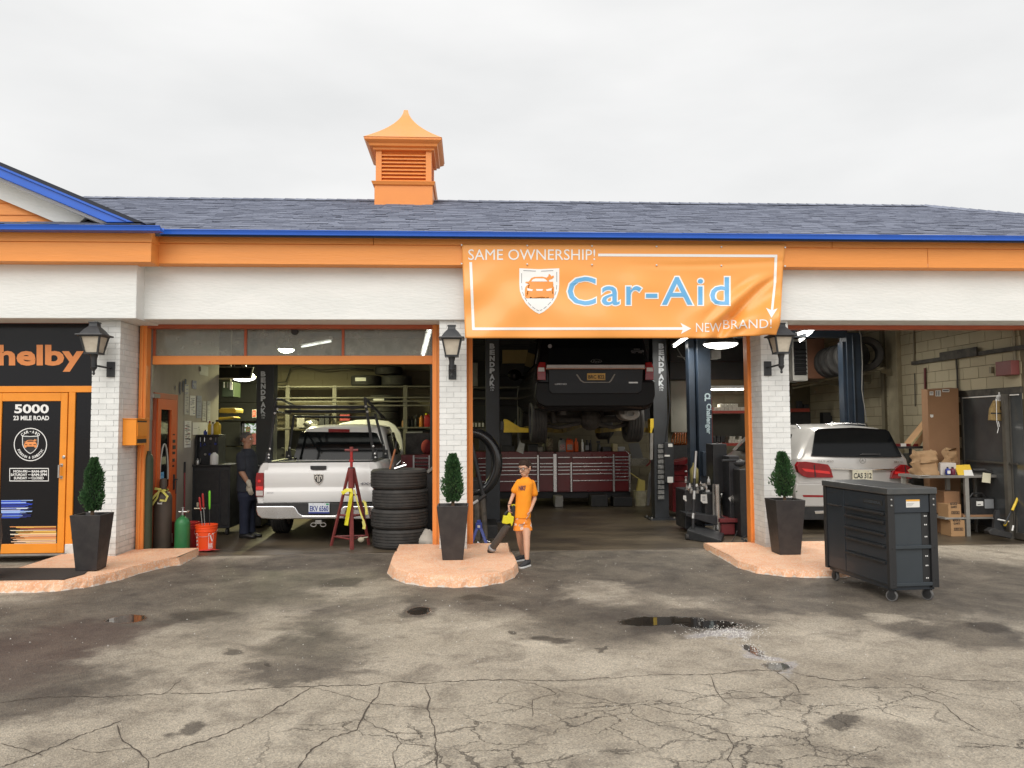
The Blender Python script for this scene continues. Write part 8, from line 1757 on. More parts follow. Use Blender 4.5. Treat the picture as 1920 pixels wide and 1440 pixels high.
q = MB(); f = lambda x, y, Y: U(x, y, Y); P = [U(1797,892,Yw-.0), U(1826,892,Yw+.0), U(1818,871,Yw+.16), U(1790,872,Yw+.16)]; P = [Vector((p.x,p.y,p.z)) for p in P]; q.add(P+[p+Vector((0,.01,-.012)) for p in P], [(0,1,2,3),(7,6,5,4),(0,4,5,1),(1,5,6,2),(2,6,7,3),(3,7,4,0)]); solo('yellow_envelope', q, mat('envelope_yellow',(.78,.52,.05),.6,amt=.15), 'big yellow envelope propped on the workbench', 'envelope')
q = MB(); P = [U(1808,892,Yw-.006), U(1826,892,Yw-.006), U(1822,881,Yw+.07), U(1807,881.5,Yw+.07)]; q.add(P, [(0,1,2,3)]); solo('white_receipt', q, paper, 'white sheet lying on the yellow envelope', 'paper')
q = MB(); q.tube([U(1824,882,Yw+.2), U(1845,881,Yw+.15), U(1863,887,Yw+.1), U(1873,892,Yw+.05)], [.03,.04,.035,.02], 8); solo('black_wiper_part', q, blackplas, 'black curved car part on the right end of the workbench', 'car part', smooth=True)
q = MB(); P = [U(1841,904,Yw-.03), U(1857,906,Yw-.03), U(1858,888,Yw-.01), U(1843,886,Yw-.01)]; q.add(P+[p+Vector((0,.004,0)) for p in P], [(0,1,2,3),(7,6,5,4),(0,4,5,1),(1,5,6,2),(2,6,7,3),(3,7,4,0)]); solo('cream_tag', q, mat('cream_tag',(.66,.62,.46),.7,amt=.2), 'cream paper tag hanging off the workbench edge', 'tag')
q = MB(); P = [U(1724,892,Yw-.05), U(1741,893,Yw-.05), U(1747,888.5,Yw+.05), U(1731,888,Yw+.05)]; q.add([Vector((p.x,p.y,zt_+.004)) for p in P], [(0,1,2,3)]); solo('loose_sheet', q, paper, 'loose white sheet at the left corner of the workbench', 'paper')
# glass doors in the right wall
GD = thing('side_glass_door', 'dark tinted glass doors in the right wall behind the brooms', 'glass door', (XR, .9, 0)); z1 = WX(1806,744,XR).z; y1 = WX(1804,800,XR-.02).y; y0 = .10; gm_ = mat('smoky_glass',(.05,.055,.06),.10,c2=(.085,.09,.09),scale=1.2,amt=.9,spec=.6)
q = MB(); q.box(XR-.03, XR+.08, y0, y1+.08, z1, z1+.10); obj('door_head', q, soot, GD); ym = WX(1890,800,XR-.02).y
fr_ = mat('worn_alu',(.13,.12,.10),.5,metal=.4,c2=(.07,.065,.06),scale=6)
for ya_, yb_ in ((ym+.03, y1), (y0, ym-.03)):
    q = MB(); q.box(XR-.015, XR-.005, ya_, yb_, .04, z1); obj('glass_pane', q, gm_, GD); q = MB(); q.box(XR-.035, XR-.006, yb_-.04, yb_, .02, z1); q.box(XR-.035, XR-.006, ya_, yb_-.04, .02, .12); obj('door_frame', q, fr_, GD); q = MB(); q.box(XR-.04, XR-.017, ya_+.05, yb_-.06, z1-.03, z1-.012); obj('bright_edge', q, paper, GD)
q = MB(); q.box(XR-.10, XR-.0, ym-.05, ym+.03, 0, z1); obj('door_post', q, fr_, GD); q = MB(); q.box(XR-.07,XR-.04,y0+.1,y1-.15,1.18,1.21); obj('push_bar', q, soot, GD)
# whisk broom hanging
WBr = thing('straw_broom', 'old straw broom head hanging upside down by the glass doors', 'broom', U(1877,770,.55)); Yb_ = .5; q = MB(); rr = random.Random(2)
slab(q, [(1858,788),(1894,790),(1893,768),(1886,752),(1868,750),(1860,766)], PX(Yb_), .08); obj('straw_body', q, mat('straw',(.36,.25,.10),.9,c2=(.20,.13,.05),scale=26,stretch=(3,1,.4),amt=.9,bump=.01,bscale=50), WBr, bevel=.01); q = MB(); put_text(q, 'ON', (1875,1889,770,760), PX(Yb_-.006), bold=.04); slab(q, [(1858,776),(1894,777),(1894,774.5),(1858,773.5)], PX(Yb_-.003), .004); obj('stitching', q, ink, WBr)
q = MB()
for k in range(7): x = 1866+k*3; q.tube([U(x,752,Yb_), U(1870+k*1.4,738+rr.uniform(-3,3),Yb_+.02)], .005, 4)
q.tube([U(1868,748,Yb_-.02), U(1869,790,Yb_-.02), U(1872,803,Yb_-.02), U(1870,812,Yb_-.02)], .006, 4); q.tube([U(1872,790,Yb_-.02), U(1874,800,Yb_-.02)], .006, 4); obj('twine', q, white, WBr)
# push broom and poles in the right corner
def pole(name, pts, r, m_, label, cat='pole'): q = MB(); q.tube(pts, r, 8); return solo(name, q, m_, label, cat)
PB = thing('push_broom', 'push broom with a yellow banded handle standing right of the workbench', 'broom', U(1880,1005,.3)); Yq = .25
q = MB(); q.tube([U(1884,984,Yq), U(1926,895,Yq+.2)], .015, 8); obj('handle', q, blackmetal, PB)
for a, b_ in (((1898,957),(1910,930)),((1884,985),(1888,976))): q = MB(); q.tube([U(*a,Yq), U(*b_,Yq+.06)], .019, 10); obj('yellow_band', q, yellow, PB)
q = MB(); slab(q, [(1853,996),(1862,990),(1900,1000),(1897,1010),(1856,1002)], PX(Yq-.05), .12); obj('head', q, blackplas, PB, bevel=.01)
q = MB(); slab(q, [(1863,998),(1866,966),(1868,957),(1874,956),(1876,982),(1884,996)], PX(Yq+.15), .05); obj('scoop', q, blackmetal, PB)
pole('mop_pole', [U(1862,972,.45), U(1892,978,.3)], .012, white, 'short white tool lying near the push broom'); pole('dark_pole', [U(1906,1000,.3), U(1913,850,.4), U(1917,640,.45) if False else U(1922,800,.4)], .014, soot, 'dark pole standing at the right edge of the photo')
pole('white_tool', [U(1898,995,.1), U(1900,985,.1)], .012, white, 'tiny white tool beside the push broom head'); pole('white_rod', [G(1897,1008,.01), G(1925,1010,.01)], .012, mat('pale_rod',(.55,.52,.35),.5), 'pale rod lying on the floor at the right edge')
pole('red_tool', [U(1911,990,.6), U(1921,945,.6)], .018, mat('faded_red',(.25,.06,.05),.5), 'faded red tool leaning at the right edge')
q = MB(); a = U(1905,858,.5); q.tube([U(1893,857,.5), U(1925,859,.5)], .018, 6); solo('door_push_bar', q, soot, 'dark horizontal bar in front of the glass doors', 'bar')
# ================================================================== TOOL CART OUTSIDE
N_, R_c, F_c = G(1671,1131,ZG), G(1771,1131,ZG), G(1549,1086,ZG)
ang = math.atan2(F_c.y-N_.y, F_c.x-N_.x)-math.pi/2; Wd = (R_c-N_).length; Ln = (F_c-N_).length
ztop = U(1670,913,N_.y).z
cartm = mat('slate_blue_cart', (.023,.031,.041), .42, c2=(.017,.023,.031), amt=.6, scale=3, coat=.15); cart_dk = mat('cart_dark_trim', (.020,.020,.021), .55, amt=.4); cart_in = mat('cart_inner', (.036,.045,.053), .5, amt=.4)
CT = local('tool_cart', 'large slate blue rolling tool cart standing on the asphalt', 'tool cart', N_, ang+0.0)
def cb(name, x0,x1,y0,y1,z0,z1, m_=cartm, par=None, bv=.004, **k): q = MB(); q.box(x0,x1,y0,y1,z0,z1); return obj(name, q, m_, par or CT, bevel=bv, **k)
zb_ = .165; zt2 = ztop-.07
cb('body', .02, Wd-.14, .03, Ln-.02, zb_, zt2); cb('back_panel', Wd-.14, Wd-.02, .30, Ln-.02, zb_, zt2)
q = MB(); q.box(-.015, Wd+.005, -.02, Ln+.02, zt2, ztop); o = obj('worktop', q, mat('cart_top',(.05,.055,.06),.38,c2=(.09,.09,.085),scale=5,amt=.7), CT, bevel=.012)
cb('base_skirt', .03, Wd-.03, .03, Ln-.03, zb_-.045, zb_-.001)
# corner posts
for x0, y0, w, d in ((-.006,-.006,.075,.05),(Wd-.075,-.006,.075,.05),(-.006,Ln-.055,.03,.06)):
    cb('corner_post', x0, x0+w, y0, y0+d, zb_-.02, zt2-.002, cart_dk)
# end: upper panel, recessed bays, shelf bar
hU = zt2-.20*(zt2-zb_); cb('end_panel', .072, Wd-.078, .006, .028, hU, zt2-.003); 
midz = zb_+(zt2-zb_)*.405
cb('recess_panel', .072, Wd-.16, .022, .029, zb_+.002, hU-.002, cart_in); cb('slotted_post', Wd-.159, Wd-.078, .020, .030, zb_+.002, hU-.002, cart_dk)
cb('shelf_bar', .068, Wd-.07, -.004, .019, midz, midz+.035, cart_in); cb('shelf_bar', .068, Wd-.07, -.004, .019, zb_, zb_+.035, cart_in)
for k, t in enumerate((.95,.83,.665,.40,.27,.10)):
    z = zb_+(hU-zb_)*t
    for dx in (-.009,.009): q = MB(); q.box(Wd-.115+dx-.005, Wd-.115+dx+.005, .0175, .0195, z-.006, z+.006); obj('slot', q, whitelet, CT)
bolt_m = steel
for x in (.035, Wd-.035):
    for z in (zt2-.05, zt2-.11): q = MB(); q.lathe([(.011,0),(.009,.005),(.003,.007)], 10, Matrix.Translation((x,-.006,z)) @ Matrix.Rotation(R(90),4,'X')); obj('bolt', q, bolt_m, CT)
    for z in (midz+.01, zb_+.02, zb_+.06): q = MB(); q.lathe([(.010,0),(.008,.004)], 10, Matrix.Translation((x+.03*(1 if x < .1 else -1)*0,-.006,z)) @ Matrix.Rotation(R(90),4,'X')); obj('bolt', q, cart_dk, CT)
cb('warning_label', Wd*.38, Wd*.66, .003, .006, hU+.055, hU+.135, paper, bv=0); cb('label_band', Wd*.38, Wd*.66, .001, .003, hU+.118, hU+.135, mat('label_orange',(.85,.42,.06),.5), bv=0)
q = MB(); [q.box(Wd*.39, Wd*(.5+.02*i), .0015, .003, hU+.07+i*.012, hU+.073+i*.012) for i in range(3)]; obj('print', q, inkgrey, CT)
# long side facing left: door and drawers
yd0, ydm, yd1 = .05, Ln*.655, Ln-.06
cb('cabinet_door', .004, .019, ydm+.006, yd1, zb_+.006, zt2-.012); q = MB(); zz = zt2-.20; q.tube([(.004,ydm+.06,zz),(-.03,ydm+.06,zz),(-.03,yd1-.08,zz),(.004,yd1-.08,zz)], .009, 8); obj('handle', q, cart_dk, CT)
rows = [225,408,500,636,762,930,1186]; zf = lambda y: zb_+(1190-y)/(1190-225)*(zt2-.008-zb_)
for i, (a, b_) in enumerate(zip(rows, rows[1:])):
    dr = cb('drawer', .004, .019, yd0, ydm-.004, zf(b_)+.004, zf(a)-.003)
    if i: q = MB(); z = zf(a)-.006; q.add([(.003,yd0+.02,z),(.003,ydm-.03,z),(-.026,ydm-.03,z-.006),(-.026,yd0+.02,z-.006),(.003,yd0+.02,z-.030),(.003,ydm-.03,z-.030),(-.024,ydm-.03,z-.026),(-.024,yd0+.02,z-.026)], [(0,1,2,3),(4,7,6,5),(3,2,6,7),(0,3,7,4),(1,5,6,2)]); obj('lip_handle', q, cart_dk, dr, bevel=.003)
    else:
        q = MB(); zc = (zf(a)+zf(b_))/2; q.box(.0005,.0035, yd0+.05, yd0+.40, zc-.024, zc+.024); pl_ = obj('name_plate', q, cart_dk, dr); q = MB(); put_text(q, 'U.S.GENERAL', (yd0+.38, yd0+.07, zc-.015, zc+.015), lambda u, v: (-.0008, u, v), bold=.03); obj('lettering', q, mat('cart_letters',(.06,.075,.09),.4), pl_)
q = MB(); put_text(q, 'SERIES', (yd1-.03, yd1-.15, zt2-.075, zt2-.06), lambda u, v: (.003, u, v), bold=.03); obj('lettering', q, ink, CT)
def castor(x, y, rot_):
    M = Matrix.Translation((x,y,0)) @ Matrix.Rotation(rot_,4,'Z'); C = obj('castor', MB().box(-.035,.035,-.035,.035,.135,.15,M), cart_dk, CT)
    q = MB(); q.hexa([M @ Vector(v) for v in ((-.028,-.01,.05),(-.022,-.01,.05),(-.022,.03,.05),(-.028,.03,.05))],[M @ Vector(v) for v in ((-.028,-.03,.136),(-.022,-.03,.136),(-.022,.03,.136),(-.028,.03,.136))]); q.hexa([M @ Vector(v) for v in ((.022,-.01,.05),(.028,-.01,.05),(.028,.03,.05),(.022,.03,.05))],[M @ Vector(v) for v in ((.022,-.03,.136),(.028,-.03,.136),(.028,.03,.136),(.022,.03,.136))]); obj('fork', q, cart_dk, C)
    W_ = M @ Matrix.Translation((0,.012,.058)) @ Matrix.Rotation(R(90),4,'Y'); q = MB(); q.lathe([(.046,-.017),(.054,-.017),(.058,-.010),(.058,.010),(.054,.017),(.046,.017)], 24, W_); obj('wheel', q, mat('castor_tread',(.16,.155,.15),.5,amt=.5,c2=(.05,.05,.05),scale=25), C, auto=40); q = MB(); q.lathe([(.012,-.021),(.012,.021)], 12, W_); q.lathe([(.045,-.0175),(.020,-.019)], 20, W_); q.lathe([(.045,.0175),(.020,.019)], 20, W_); obj('hub', q, blackplas, C)
castor(.07,.07,R(38)); castor(Wd-.07,.07,R(32)); castor(.06,Ln-.12,R(5)); castor(Wd-.07,Ln-.12,R(10))
# ================================================================== PEOPLE
def capsule(mb, p0, r0, p1, r1, n=12):
    p0, p1 = Vector(p0), Vector(p1); d = (p1-p0); L_ = d.length; d.normalize(); pts = []; rs = []
    for k in range(5): a = R(-88+k*22); pts.append(p0+d*r0*math.sin(a)); rs.append(max(.001, r0*math.cos(a)))
    for k in range(5): a = R(0+k*22); pts.append(p1+d*r1*math.sin(a)); rs.append(max(.001, r1*math.cos(a)))
    if L_ < 1e-4: return
    mb.tube(pts, rs, n)
def limb(mb, pts, rs):
    for i in range(len(pts)-1): capsule(mb, pts[i], rs[i], pts[i+1], rs[i+1])
def remeshed(name, mb, m_, par, vox, sm=3):
    o = obj(name, mb, m_, par, smooth=True); r = o.modifiers.new('skin', 'REMESH'); r.mode = 'VOXEL'; r.voxel_size = vox; r.use_smooth_shade = True
    s_ = o.modifiers.new('smooth', 'SMOOTH'); s_.factor = .5; s_.iterations = sm; return o
def body_ring(c, fwd, a, b, z, n=24, pw=.85):
    rt = Vector((fwd.y, -fwd.x, 0)); out = []
    for k in range(n):
        t = 2*math.pi*k/n; cx_, sx_ = math.cos(t), math.sin(t); out.append(Vector((c.x, c.y, z))+rt*a*math.copysign(abs(cx_)**pw, cx_)+fwd*b*math.copysign(abs(sx_)**pw, sx_))
    return out
def hand(mb, wrist, d, palm_n, s, curl=.5, side=1):
    """palm with four fingers and a thumb; d = direction down the hand, palm_n = where the palm faces"""
    d = d.normalized(); palm_n = (palm_n-d*palm_n.dot(d)).normalized(); w = d.cross(palm_n).normalized()
    for k in range(4):
        o = w*(k-1.5)*.0195*s; a = wrist+d*.01*s+o*.7; b_ = wrist+d*.082*s+o; capsule(mb, a, .0115*s, b_, .0105*s, 8)
        L_ = (.064,.072,.068,.052)[k]*s; dd = (d+palm_n*curl*.7).normalized(); j1 = b_+dd*L_*.45; dd2 = (d+palm_n*curl*1.8).normalized(); j2 = j1+dd2*L_*.32; dd3 = (d*.4+palm_n*(curl*2.2)).normalized() if curl > .5 else dd2; j3 = j2+dd3*L_*.25
        limb(mb, [b_, j1, j2, j3], [.0098*s,.0088*s,.0080*s,.0068*s])
    t0 = wrist+d*.025*s-w*.030*s*side; t1 = t0+(d*.6-w*.6*side+palm_n*.4).normalized()*.035*s; t2 = t1+(d*.9-w*.15*side+palm_n*.5*max(.4,curl)).normalized()*.035*s
    limb(mb, [wrist+d*.015*s-w*.010*s*side, t0, t1, t2], [.014*s,.013*s,.011*s,.009*s])
def head(mb, c, f, u, s):
    """c = middle of the skull, s = head height; f forward, u up"""
    f = f.normalized(); r = f.cross(u).normalized(); u = r.cross(f).normalized(); B = Matrix((r, f, u)).transposed()
    def el(o, rad): mb.ball(c+B @ (Vector(o)*s), [v*s for v in rad], 18, 12, M=B.to_4x4())
    el((0,-.04,.10), (.335,.42,.40)); el((0,.05,-.12), (.285,.33,.33)); el((0,.17,-.33), (.17,.20,.16)); el((0,.25,.13), (.25,.14,.12))
    el((-.12,.24,-.10), (.11,.12,.10)); el((.12,.24,-.10), (.11,.12,.10))
    capsule(mb, c+B @ Vector((0,.37,.04))*s, .030*s, c+B @ Vector((0,.465,-.12))*s, .055*s, 8); el((.045,.42,-.125), (.04,.04,.035)); el((-.045,.42,-.125), (.04,.04,.035))
    el((0,.385,-.245), (.095,.04,.020)); el((0,.38,-.285), (.085,.04,.022))
    for sx in (-1, 1): el((sx*.345,-.03,-.02), (.035,.085,.135)); el((sx*.355,-.05,.05), (.045,.07,.06))
    return B
def eyes(par, c, B, s, iris, look=-.02, brow=True, browm=None):
    for sx in (-1, 1):
        q = MB(); q.ball(c+B @ (Vector((sx*.125,.325,.025))*s), [.055*s]*3, 12, 8); e = obj('eye', q, eye_white, par, smooth=True)
        q = MB(); q.ball(c+B @ (Vector((sx*.125,.368,.025+look))*s), [.024*s]*3, 10, 6); obj('iris', q, iris, e, smooth=True)
        q = MB(); capsule(q, c+B @ (Vector((sx*.06,.375,.105))*s), .014*s, c+B @ (Vector((sx*.20,.335,.110))*s), .011*s, 6); obj('eyebrow', q, browm, par, smooth=True)
skin = mat('skin', (.62,.36,.24), .5, c2=(.55,.29,.19), scale=14, amt=.5, spec=.35)
skin2 = mat('tanned_skin', (.36,.19,.12), .5, c2=(.28,.14,.09), scale=14, amt=.5, spec=.35)
for s_ in (skin, skin2): s_.node_tree.nodes['Principled BSDF'].inputs['Subsurface Weight'].default_value = .08
eye_white = mat('eye_white', (.7,.68,.65), .3, amt=.1); iris_m = mat('brown_iris', (.04,.02,.01), .2, amt=.1)
hairm = mat('dark_brown_hair', (.022,.012,.008), .7, spec=.2, c2=(.045,.026,.017), scale=60, amt=.8, bump=.004, bscale=160, stretch=(1,1,.5))
hairg = mat('greying_hair', (.10,.095,.09), .6, c2=(.04,.035,.03), scale=50, amt=.8, bump=.003, bscale=160)
tee = mat('orange_tee_cotton', (.93,.33,.012), .8, c2=(.85,.25,.008), scale=7, amt=.6, bump=.006, bscale=13)
shortm = mat('orange_shorts_print', (.90,.28,.03), .8, c2=(.80,.60,.50), scale=17, amt=1, contrast=(.40,.44), detail=1, bump=.004, bscale=20)
shoe_m = mat('dark_grey_knit', (.022,.022,.025), .8, c2=(.06,.06,.065), scale=60, amt=.7); sole_m = mat('white_sole', (.72,.72,.71), .5, amt=.1); sock_m = mat('black_sock', (.03,.03,.03), .9)
# ------------------------------------------------------------------ the boy
BY = -1.10; B_ = lambda px, py, dy=0: U(px, py, BY+dy)
BOY = thing('person', 'boy in orange t-shirt, orange shorts and glasses holding a leaf blower', 'person', Vector((B_(981,1050).x, BY, ZG)))
fwd = Vector((-.62,-.78,0)).normalized(); side = Vector((fwd.y, -fwd.x, 0))    # side = his right-hand to left-hand axis helper
# his right arm is on the picture's left
sR = B_(970.5,904); sL = B_(1000,905,.03)
q = MB(); zc = lambda py: B_(983,py).z
rings = [body_ring(B_(px,py), Vector((0,-1,0)), a, b_, zc(py)) for px, py, a, b_ in ((985,896,.035,.035),(985,900,.085,.055),(984.5,906,.108,.066),(983,920,.104,.074),(982,940,.096,.072),(981,960,.092,.072),(980,980,.095,.075),(980,990,.06,.05))]
q.loft(rings)
capsule(q, B_(985,902,.01), .043, B_(985,888,.0), .040)
elR, wrR = B_(962.5,927,.02), B_(954.5,947.5,-.05); elL, wrL = B_(1002.5,935,.05), B_(994.5,957.5,-.07)
limb(q, [sR+Vector((.012,0,-.01)), elR, wrR], [.036,.028,.020]); limb(q, [sL+Vector((-.012,0,-.01)), elL, wrL], [.036,.028,.020])
hand(q, wrR, Vector((-.03,-.1,-1)), Vector((1,-.3,0)), .80, curl=.95, side=-1); hand(q, wrL, Vector((-.38,-.15,-1)), Vector((-1,.1,0)), .80, curl=.25, side=1)
knR, anR = B_(975,1009,.10), B_(979.5,1034,.30); knL, anL = B_(987.5,1009,-.08), B_(988,1043,-.16)
anR.z = .075; anL.z = .075
limb(q, [B_(974,985,.0), knR, knR.lerp(anR,.3), anR], [.070,.045,.045,.028]); limb(q, [B_(987,985,0), knL, knL.lerp(anL,.3), anL], [.070,.045,.045,.028])
for an in (anR, anL): limb(q, [an, an+Vector((-.02,-.02,-.035))], [.026,.022])
hc = B_(984.5,877.5,-.01); fh = Vector((-.66,-.70,-.20)); up = Vector((-.14,-.12,1)); hs = .222
HB = head(q, hc, fh, up, hs)
body = remeshed('body', q, skin, BOY, .0042, 2)
eyes(BOY, hc, HB, hs, iris_m, look=-.02, browm=hairm)
q = MB(); q.ball(hc+HB @ (Vector((0,.405,-.265))*hs), (.07*hs*1,.02*hs,.016*hs), 12, 6, M=HB.to_4x4()); obj('lips', q, mat('lips',(.50,.20,.16),.5), BOY, smooth=True)
# hair: close cap, higher on top
def haircap(par, c, B, s, m_, front=.28, side_=.02, back=-.16, vol=1.0, top=.02):
    q = MB(); n, m2 = 32, 12; rings = []
    for i in range(m2+1):
        ring = []
        for k in range(n):
            az = 2*math.pi*k/n; fx = math.sin(az)   # forward part
            low = front if fx > .55 else (side_ if fx > -.2 else back); t_ = max(0, min(1, (fx-.25)/.4)); low = side_*(1-t_)+front*t_ if fx > -.2 else back+(side_-back)*max(0,(fx+1)/.8)
            zz = low+(.52+top-low)*(i/m2); nz = max(-1, min(1, (zz-.10)/(.42+top))); rr_ = math.sqrt(max(0, 1-nz*nz)) if zz > .10 else 1
            jt = 1+noise.noise(Vector((az*5, zz*9, s*10)))*.035
            ring.append(c+B @ (Vector((.362*vol*rr_*math.cos(az)*jt, (-.04)+.452*vol*rr_*math.sin(az)*jt, zz*jt))*s))
        rings.append(ring)
    q.loft(rings); o = obj('hair', q, m_, par, smooth=True); return o
haircap(BOY, hc, HB, hs, hairm, front=.26, side_=.02, vol=1.02, top=.05)
# glasses
q = MB()
for sx in (-1, 1):
    cc_ = Vector((sx*.145,.415,.02)); P = [hc+HB @ (Vector((cc_.x+.125*math.copysign(abs(math.cos(a))**.6, math.cos(a)), cc_.y-abs(sx)*.0, cc_.z+.085*math.copysign(abs(math.sin(a))**.6, math.sin(a))))*hs) for a in [2*math.pi*i/14 for i in range(15)]]
    q.tube(P, .0032, 6, cap=False); q.tube([hc+HB @ (Vector((sx*.27,.41,.045))*hs), hc+HB @ (Vector((sx*.37,.05,.05))*hs)], .003, 6)
q.tube([hc+HB @ (Vector((-.03,.425,.04))*hs), hc+HB @ (Vector((.03,.425,.04))*hs)], .003, 6); obj('glasses', q, ink, BOY)
# t-shirt
q = MB(); q.loft([body_ring(B_(px,py,0), Vector((-.25,-1,0)).normalized(), a, b_, zc(py), 28) for px,py,a,b_ in ((985,894.5,.046,.043),(985,897,.062,.052),(984.8,900.5,.090,.066),(984.2,906,.112,.078),(983,918,.110,.086),(982,935,.106,.088),(980.8,950,.106,.090),(980,964,.108,.093),(979.8,970.5,.110,.094))], cap=True)
capsule(q, sR+Vector((.02,0,-.005)), .046, sR.lerp(elR,.66), .050); capsule(q, sL+Vector((-.02,0,-.005)), .046, sL.lerp(elL,.66), .051)
remeshed('t_shirt', q, tee, BOY, .005, 2)
q = MB(); put_text(q, 'NIKE', (972.5,986,919.5,910.5), lambda u, v: U(u, v, BY-.0905+abs(u-982.5)*.0012), bold=.04)
obj('chest_print', q, mat('maroon_print',(.10,.03,.06),.6), BOY)
# shorts
q = MB(); q.loft([body_ring(B_(979.8,py,0), Vector((-.25,-1,0)).normalized(), a, b_, zc(py), 28) for py,a,b_ in ((962,.098,.080),(974,.104,.084),(981,.106,.086))])
for px, dx, dy in ((973.5,-.004,.0),(986.5,.006,-.01)):
    q.loft([[B_(px,py,dy)+Vector((r*math.cos(a)+dx*(py-980)/10, r*.95*math.sin(a), 0)) for a in [2*math.pi*i/20 for i in range(20)]] for py, r in ((972,.060),(982,.070),(994.5,.076))])
remeshed('shorts', q, shortm, BOY, .005, 2)
def shoe(an, d, s, par):
    d = Vector((d[0], d[1], 0)).normalized(); w = Vector((d.y,-d.x,0)); S = thing('x', None, None) if False else None
    rings = []
    for t, hw_, zt_ in ((-.055,.022,.055),(-.045,.032,.085),(-.01,.036,.088),(.03,.037,.070),(.08,.041,.052),(.12,.040,.043),(.155,.028,.034),(.168,.012,.024)):
        c = Vector((an.x, an.y, 0))+d*t*s; z0 = ZG+.018*s; rings.append([c+w*hw_*s*math.cos(a)+Vector((0,0,z0+(zt_*s-.0)*(.5+.5*math.sin(a)))) for a in [2*math.pi*i/14 for i in range(14)]])
    q = MB(); q.loft(rings); o = obj('shoe', q, shoe_m, par, smooth=True)
    rings = []
    for t, hw_ in ((-.062,.020),(-.05,.034),(-.01,.037),(.04,.038),(.09,.044),(.13,.042),(.16,.030),(.176,.012)):
        c = Vector((an.x, an.y, 0))+d*t*s; rings.append([c+w*hw_*s*x+Vector((0,0,ZG+z*s)) for x, z in ((-1,.002),(1,.002),(1.04,.022),(-1.04,.022))])
    q = MB(); q.loft(rings); obj('sole', q, sole_m, o, bevel=.003)
    q = MB()
    for t in (.03,.05,.07): c = Vector((an.x,an.y,0))+d*t*s; q.tube([c+w*.02*s+Vector((0,0,ZG+.078*s-t*.25*s)), c-w*.02*s+Vector((0,0,ZG+.078*s-t*.25*s))], .003*s, 5)
    obj('laces', q, sock_m, o)
    q = MB(); q.lathe([(.031*s,.06*s),(.033*s,.09*s),(.031*s,.095*s)], 14, Matrix.Translation((an.x,an.y,ZG))); obj('sock', q, sock_m, o)
shoe(anR, (-.75,-.55), .98, BOY); shoe(anL, (-.55,-.75), 1.0, BOY)
q = MB(); q.lathe([(.0215,-.004),(.0215,.004)], 14, Matrix.Translation(wrR+Vector((0,0,.015)))); obj('wristband', q, blackplas, BOY)
# leaf blower
LB = thing('leaf_blower', 'yellow and black leaf blower pointing down in the hand of the boy', 'leaf blower', B_(945,1000)); f = PX(BY-.10)
hl_ = wrR+Vector((-.0,-.03,-.075))
q = MB(); slab(q, [(941,981),(944,966.5),(951,967.5),(953.5,961),(958,962),(959,967.5),(964,969),(963,978),(959.5,988),(957,981.5),(950,983)], f, .085); obj('yellow_housing', q, yel2, LB, bevel=.010)
q = MB(); slab(q, [(957,956),(962,946),(966.5,948),(967,966),(963.5,972),(957,968)], PX(BY-.03), .10); obj('motor_housing', q, blackplas, LB, bevel=.015); q = MB(); slab(q, [(958,946),(966,946),(967,950),(960,950)], PX(BY-.02), .08); obj('yellow_housing', q, yel2, LB, bevel=.005)
q = MB(); q.tube([U(947.5,963,BY-.06), U(951,959,BY-.06), U(958,957,BY-.06), U(961,960,BY-.06)], .013, 8); q.tube([U(947,962,BY-.06), U(947.5,968,BY-.06)], .013, 8); obj('handle', q, blackplas, LB)
tA, tB = U(953,984,BY-.06), G(921.5,1030,.16); q = MB(); q.tube([tA, tA.lerp(tB,.2), tA.lerp(tB,.93)], [.040,.050,.047], 16); obj('blower_tube', q, mat('grey_black_tube',(.085,.078,.072),.5,amt=.4), LB, auto=40)
q = MB(); e = tA.lerp(tB,.90); e2 = tA.lerp(tB,1.0); q.tube([e, e.lerp(e2,.3), e2], [.052,.060,.056], 14); obj('taped_collar', q, mat('grey_tape',(.36,.36,.37),.4,c2=(.2,.2,.21),scale=30,amt=.8,bump=.006,bscale=30), LB, smooth=True); q = MB(); q.tube([e2, tA.lerp(tB,1.10)], [.045,.040], 14); obj('nozzle', q, blackplas, LB)
# ------------------------------------------------------------------ the man
MY = 1.75; M_ = lambda px, py, dy=0: U(px, py, MY+dy); MAN = thing('person', 'man in dark navy work clothes and white glove standing left of the truck', 'person', Vector((M_(465,1000).x, MY, 0)))
navy = mat('navy_work_shirt', (.014,.017,.026), .85, c2=(.03,.034,.045), scale=6, amt=.6, bump=.008, bscale=9); trou = mat('navy_trousers', (.010,.014,.032), .85, c2=(.02,.026,.05), scale=6, amt=.6, bump=.008, bscale=9); glovem = mat('off_white_glove', (.50,.45,.36), .8, c2=(.36,.32,.25), scale=22, amt=.6)
zc = lambda py: M_(463,py).z; q = MB(); fm = Vector((1,-.25,0)).normalized()
q.loft([body_ring(M_(464,py), fm, a, b_, zc(py)) for py,a,b_ in ((842,.06,.06),(848,.15,.09),(856,.19,.11),(875,.18,.12),(892,.165,.125),(908,.165,.13),(920,.165,.12),(928,.1,.09))])
capsule(q, M_(464,846), .058, M_(463,834,-.02), .056); hcm = M_(463.5,824,0); hsm = .245; HM = head(q, hcm, Vector((1,-.28,.02)), Vector((0,0,1)), hsm)
sh, el, wr_ = M_(452,856,-.17), M_(453.5,886,-.20), M_(467,908,-.22); limb(q, [sh, el, wr_], [.060,.048,.032]); sh2, el2, wr2 = M_(470,856,.18), M_(474,885,.2), M_(481,905,.2); limb(q, [sh2, el2, wr2], [.06,.048,.032])
k1, a1_ = M_(459,955,-.07), M_(458,996,-.07); k2, a2_ = M_(469,955,.09), M_(470,996,.09); a1_.z = a2_.z = .09
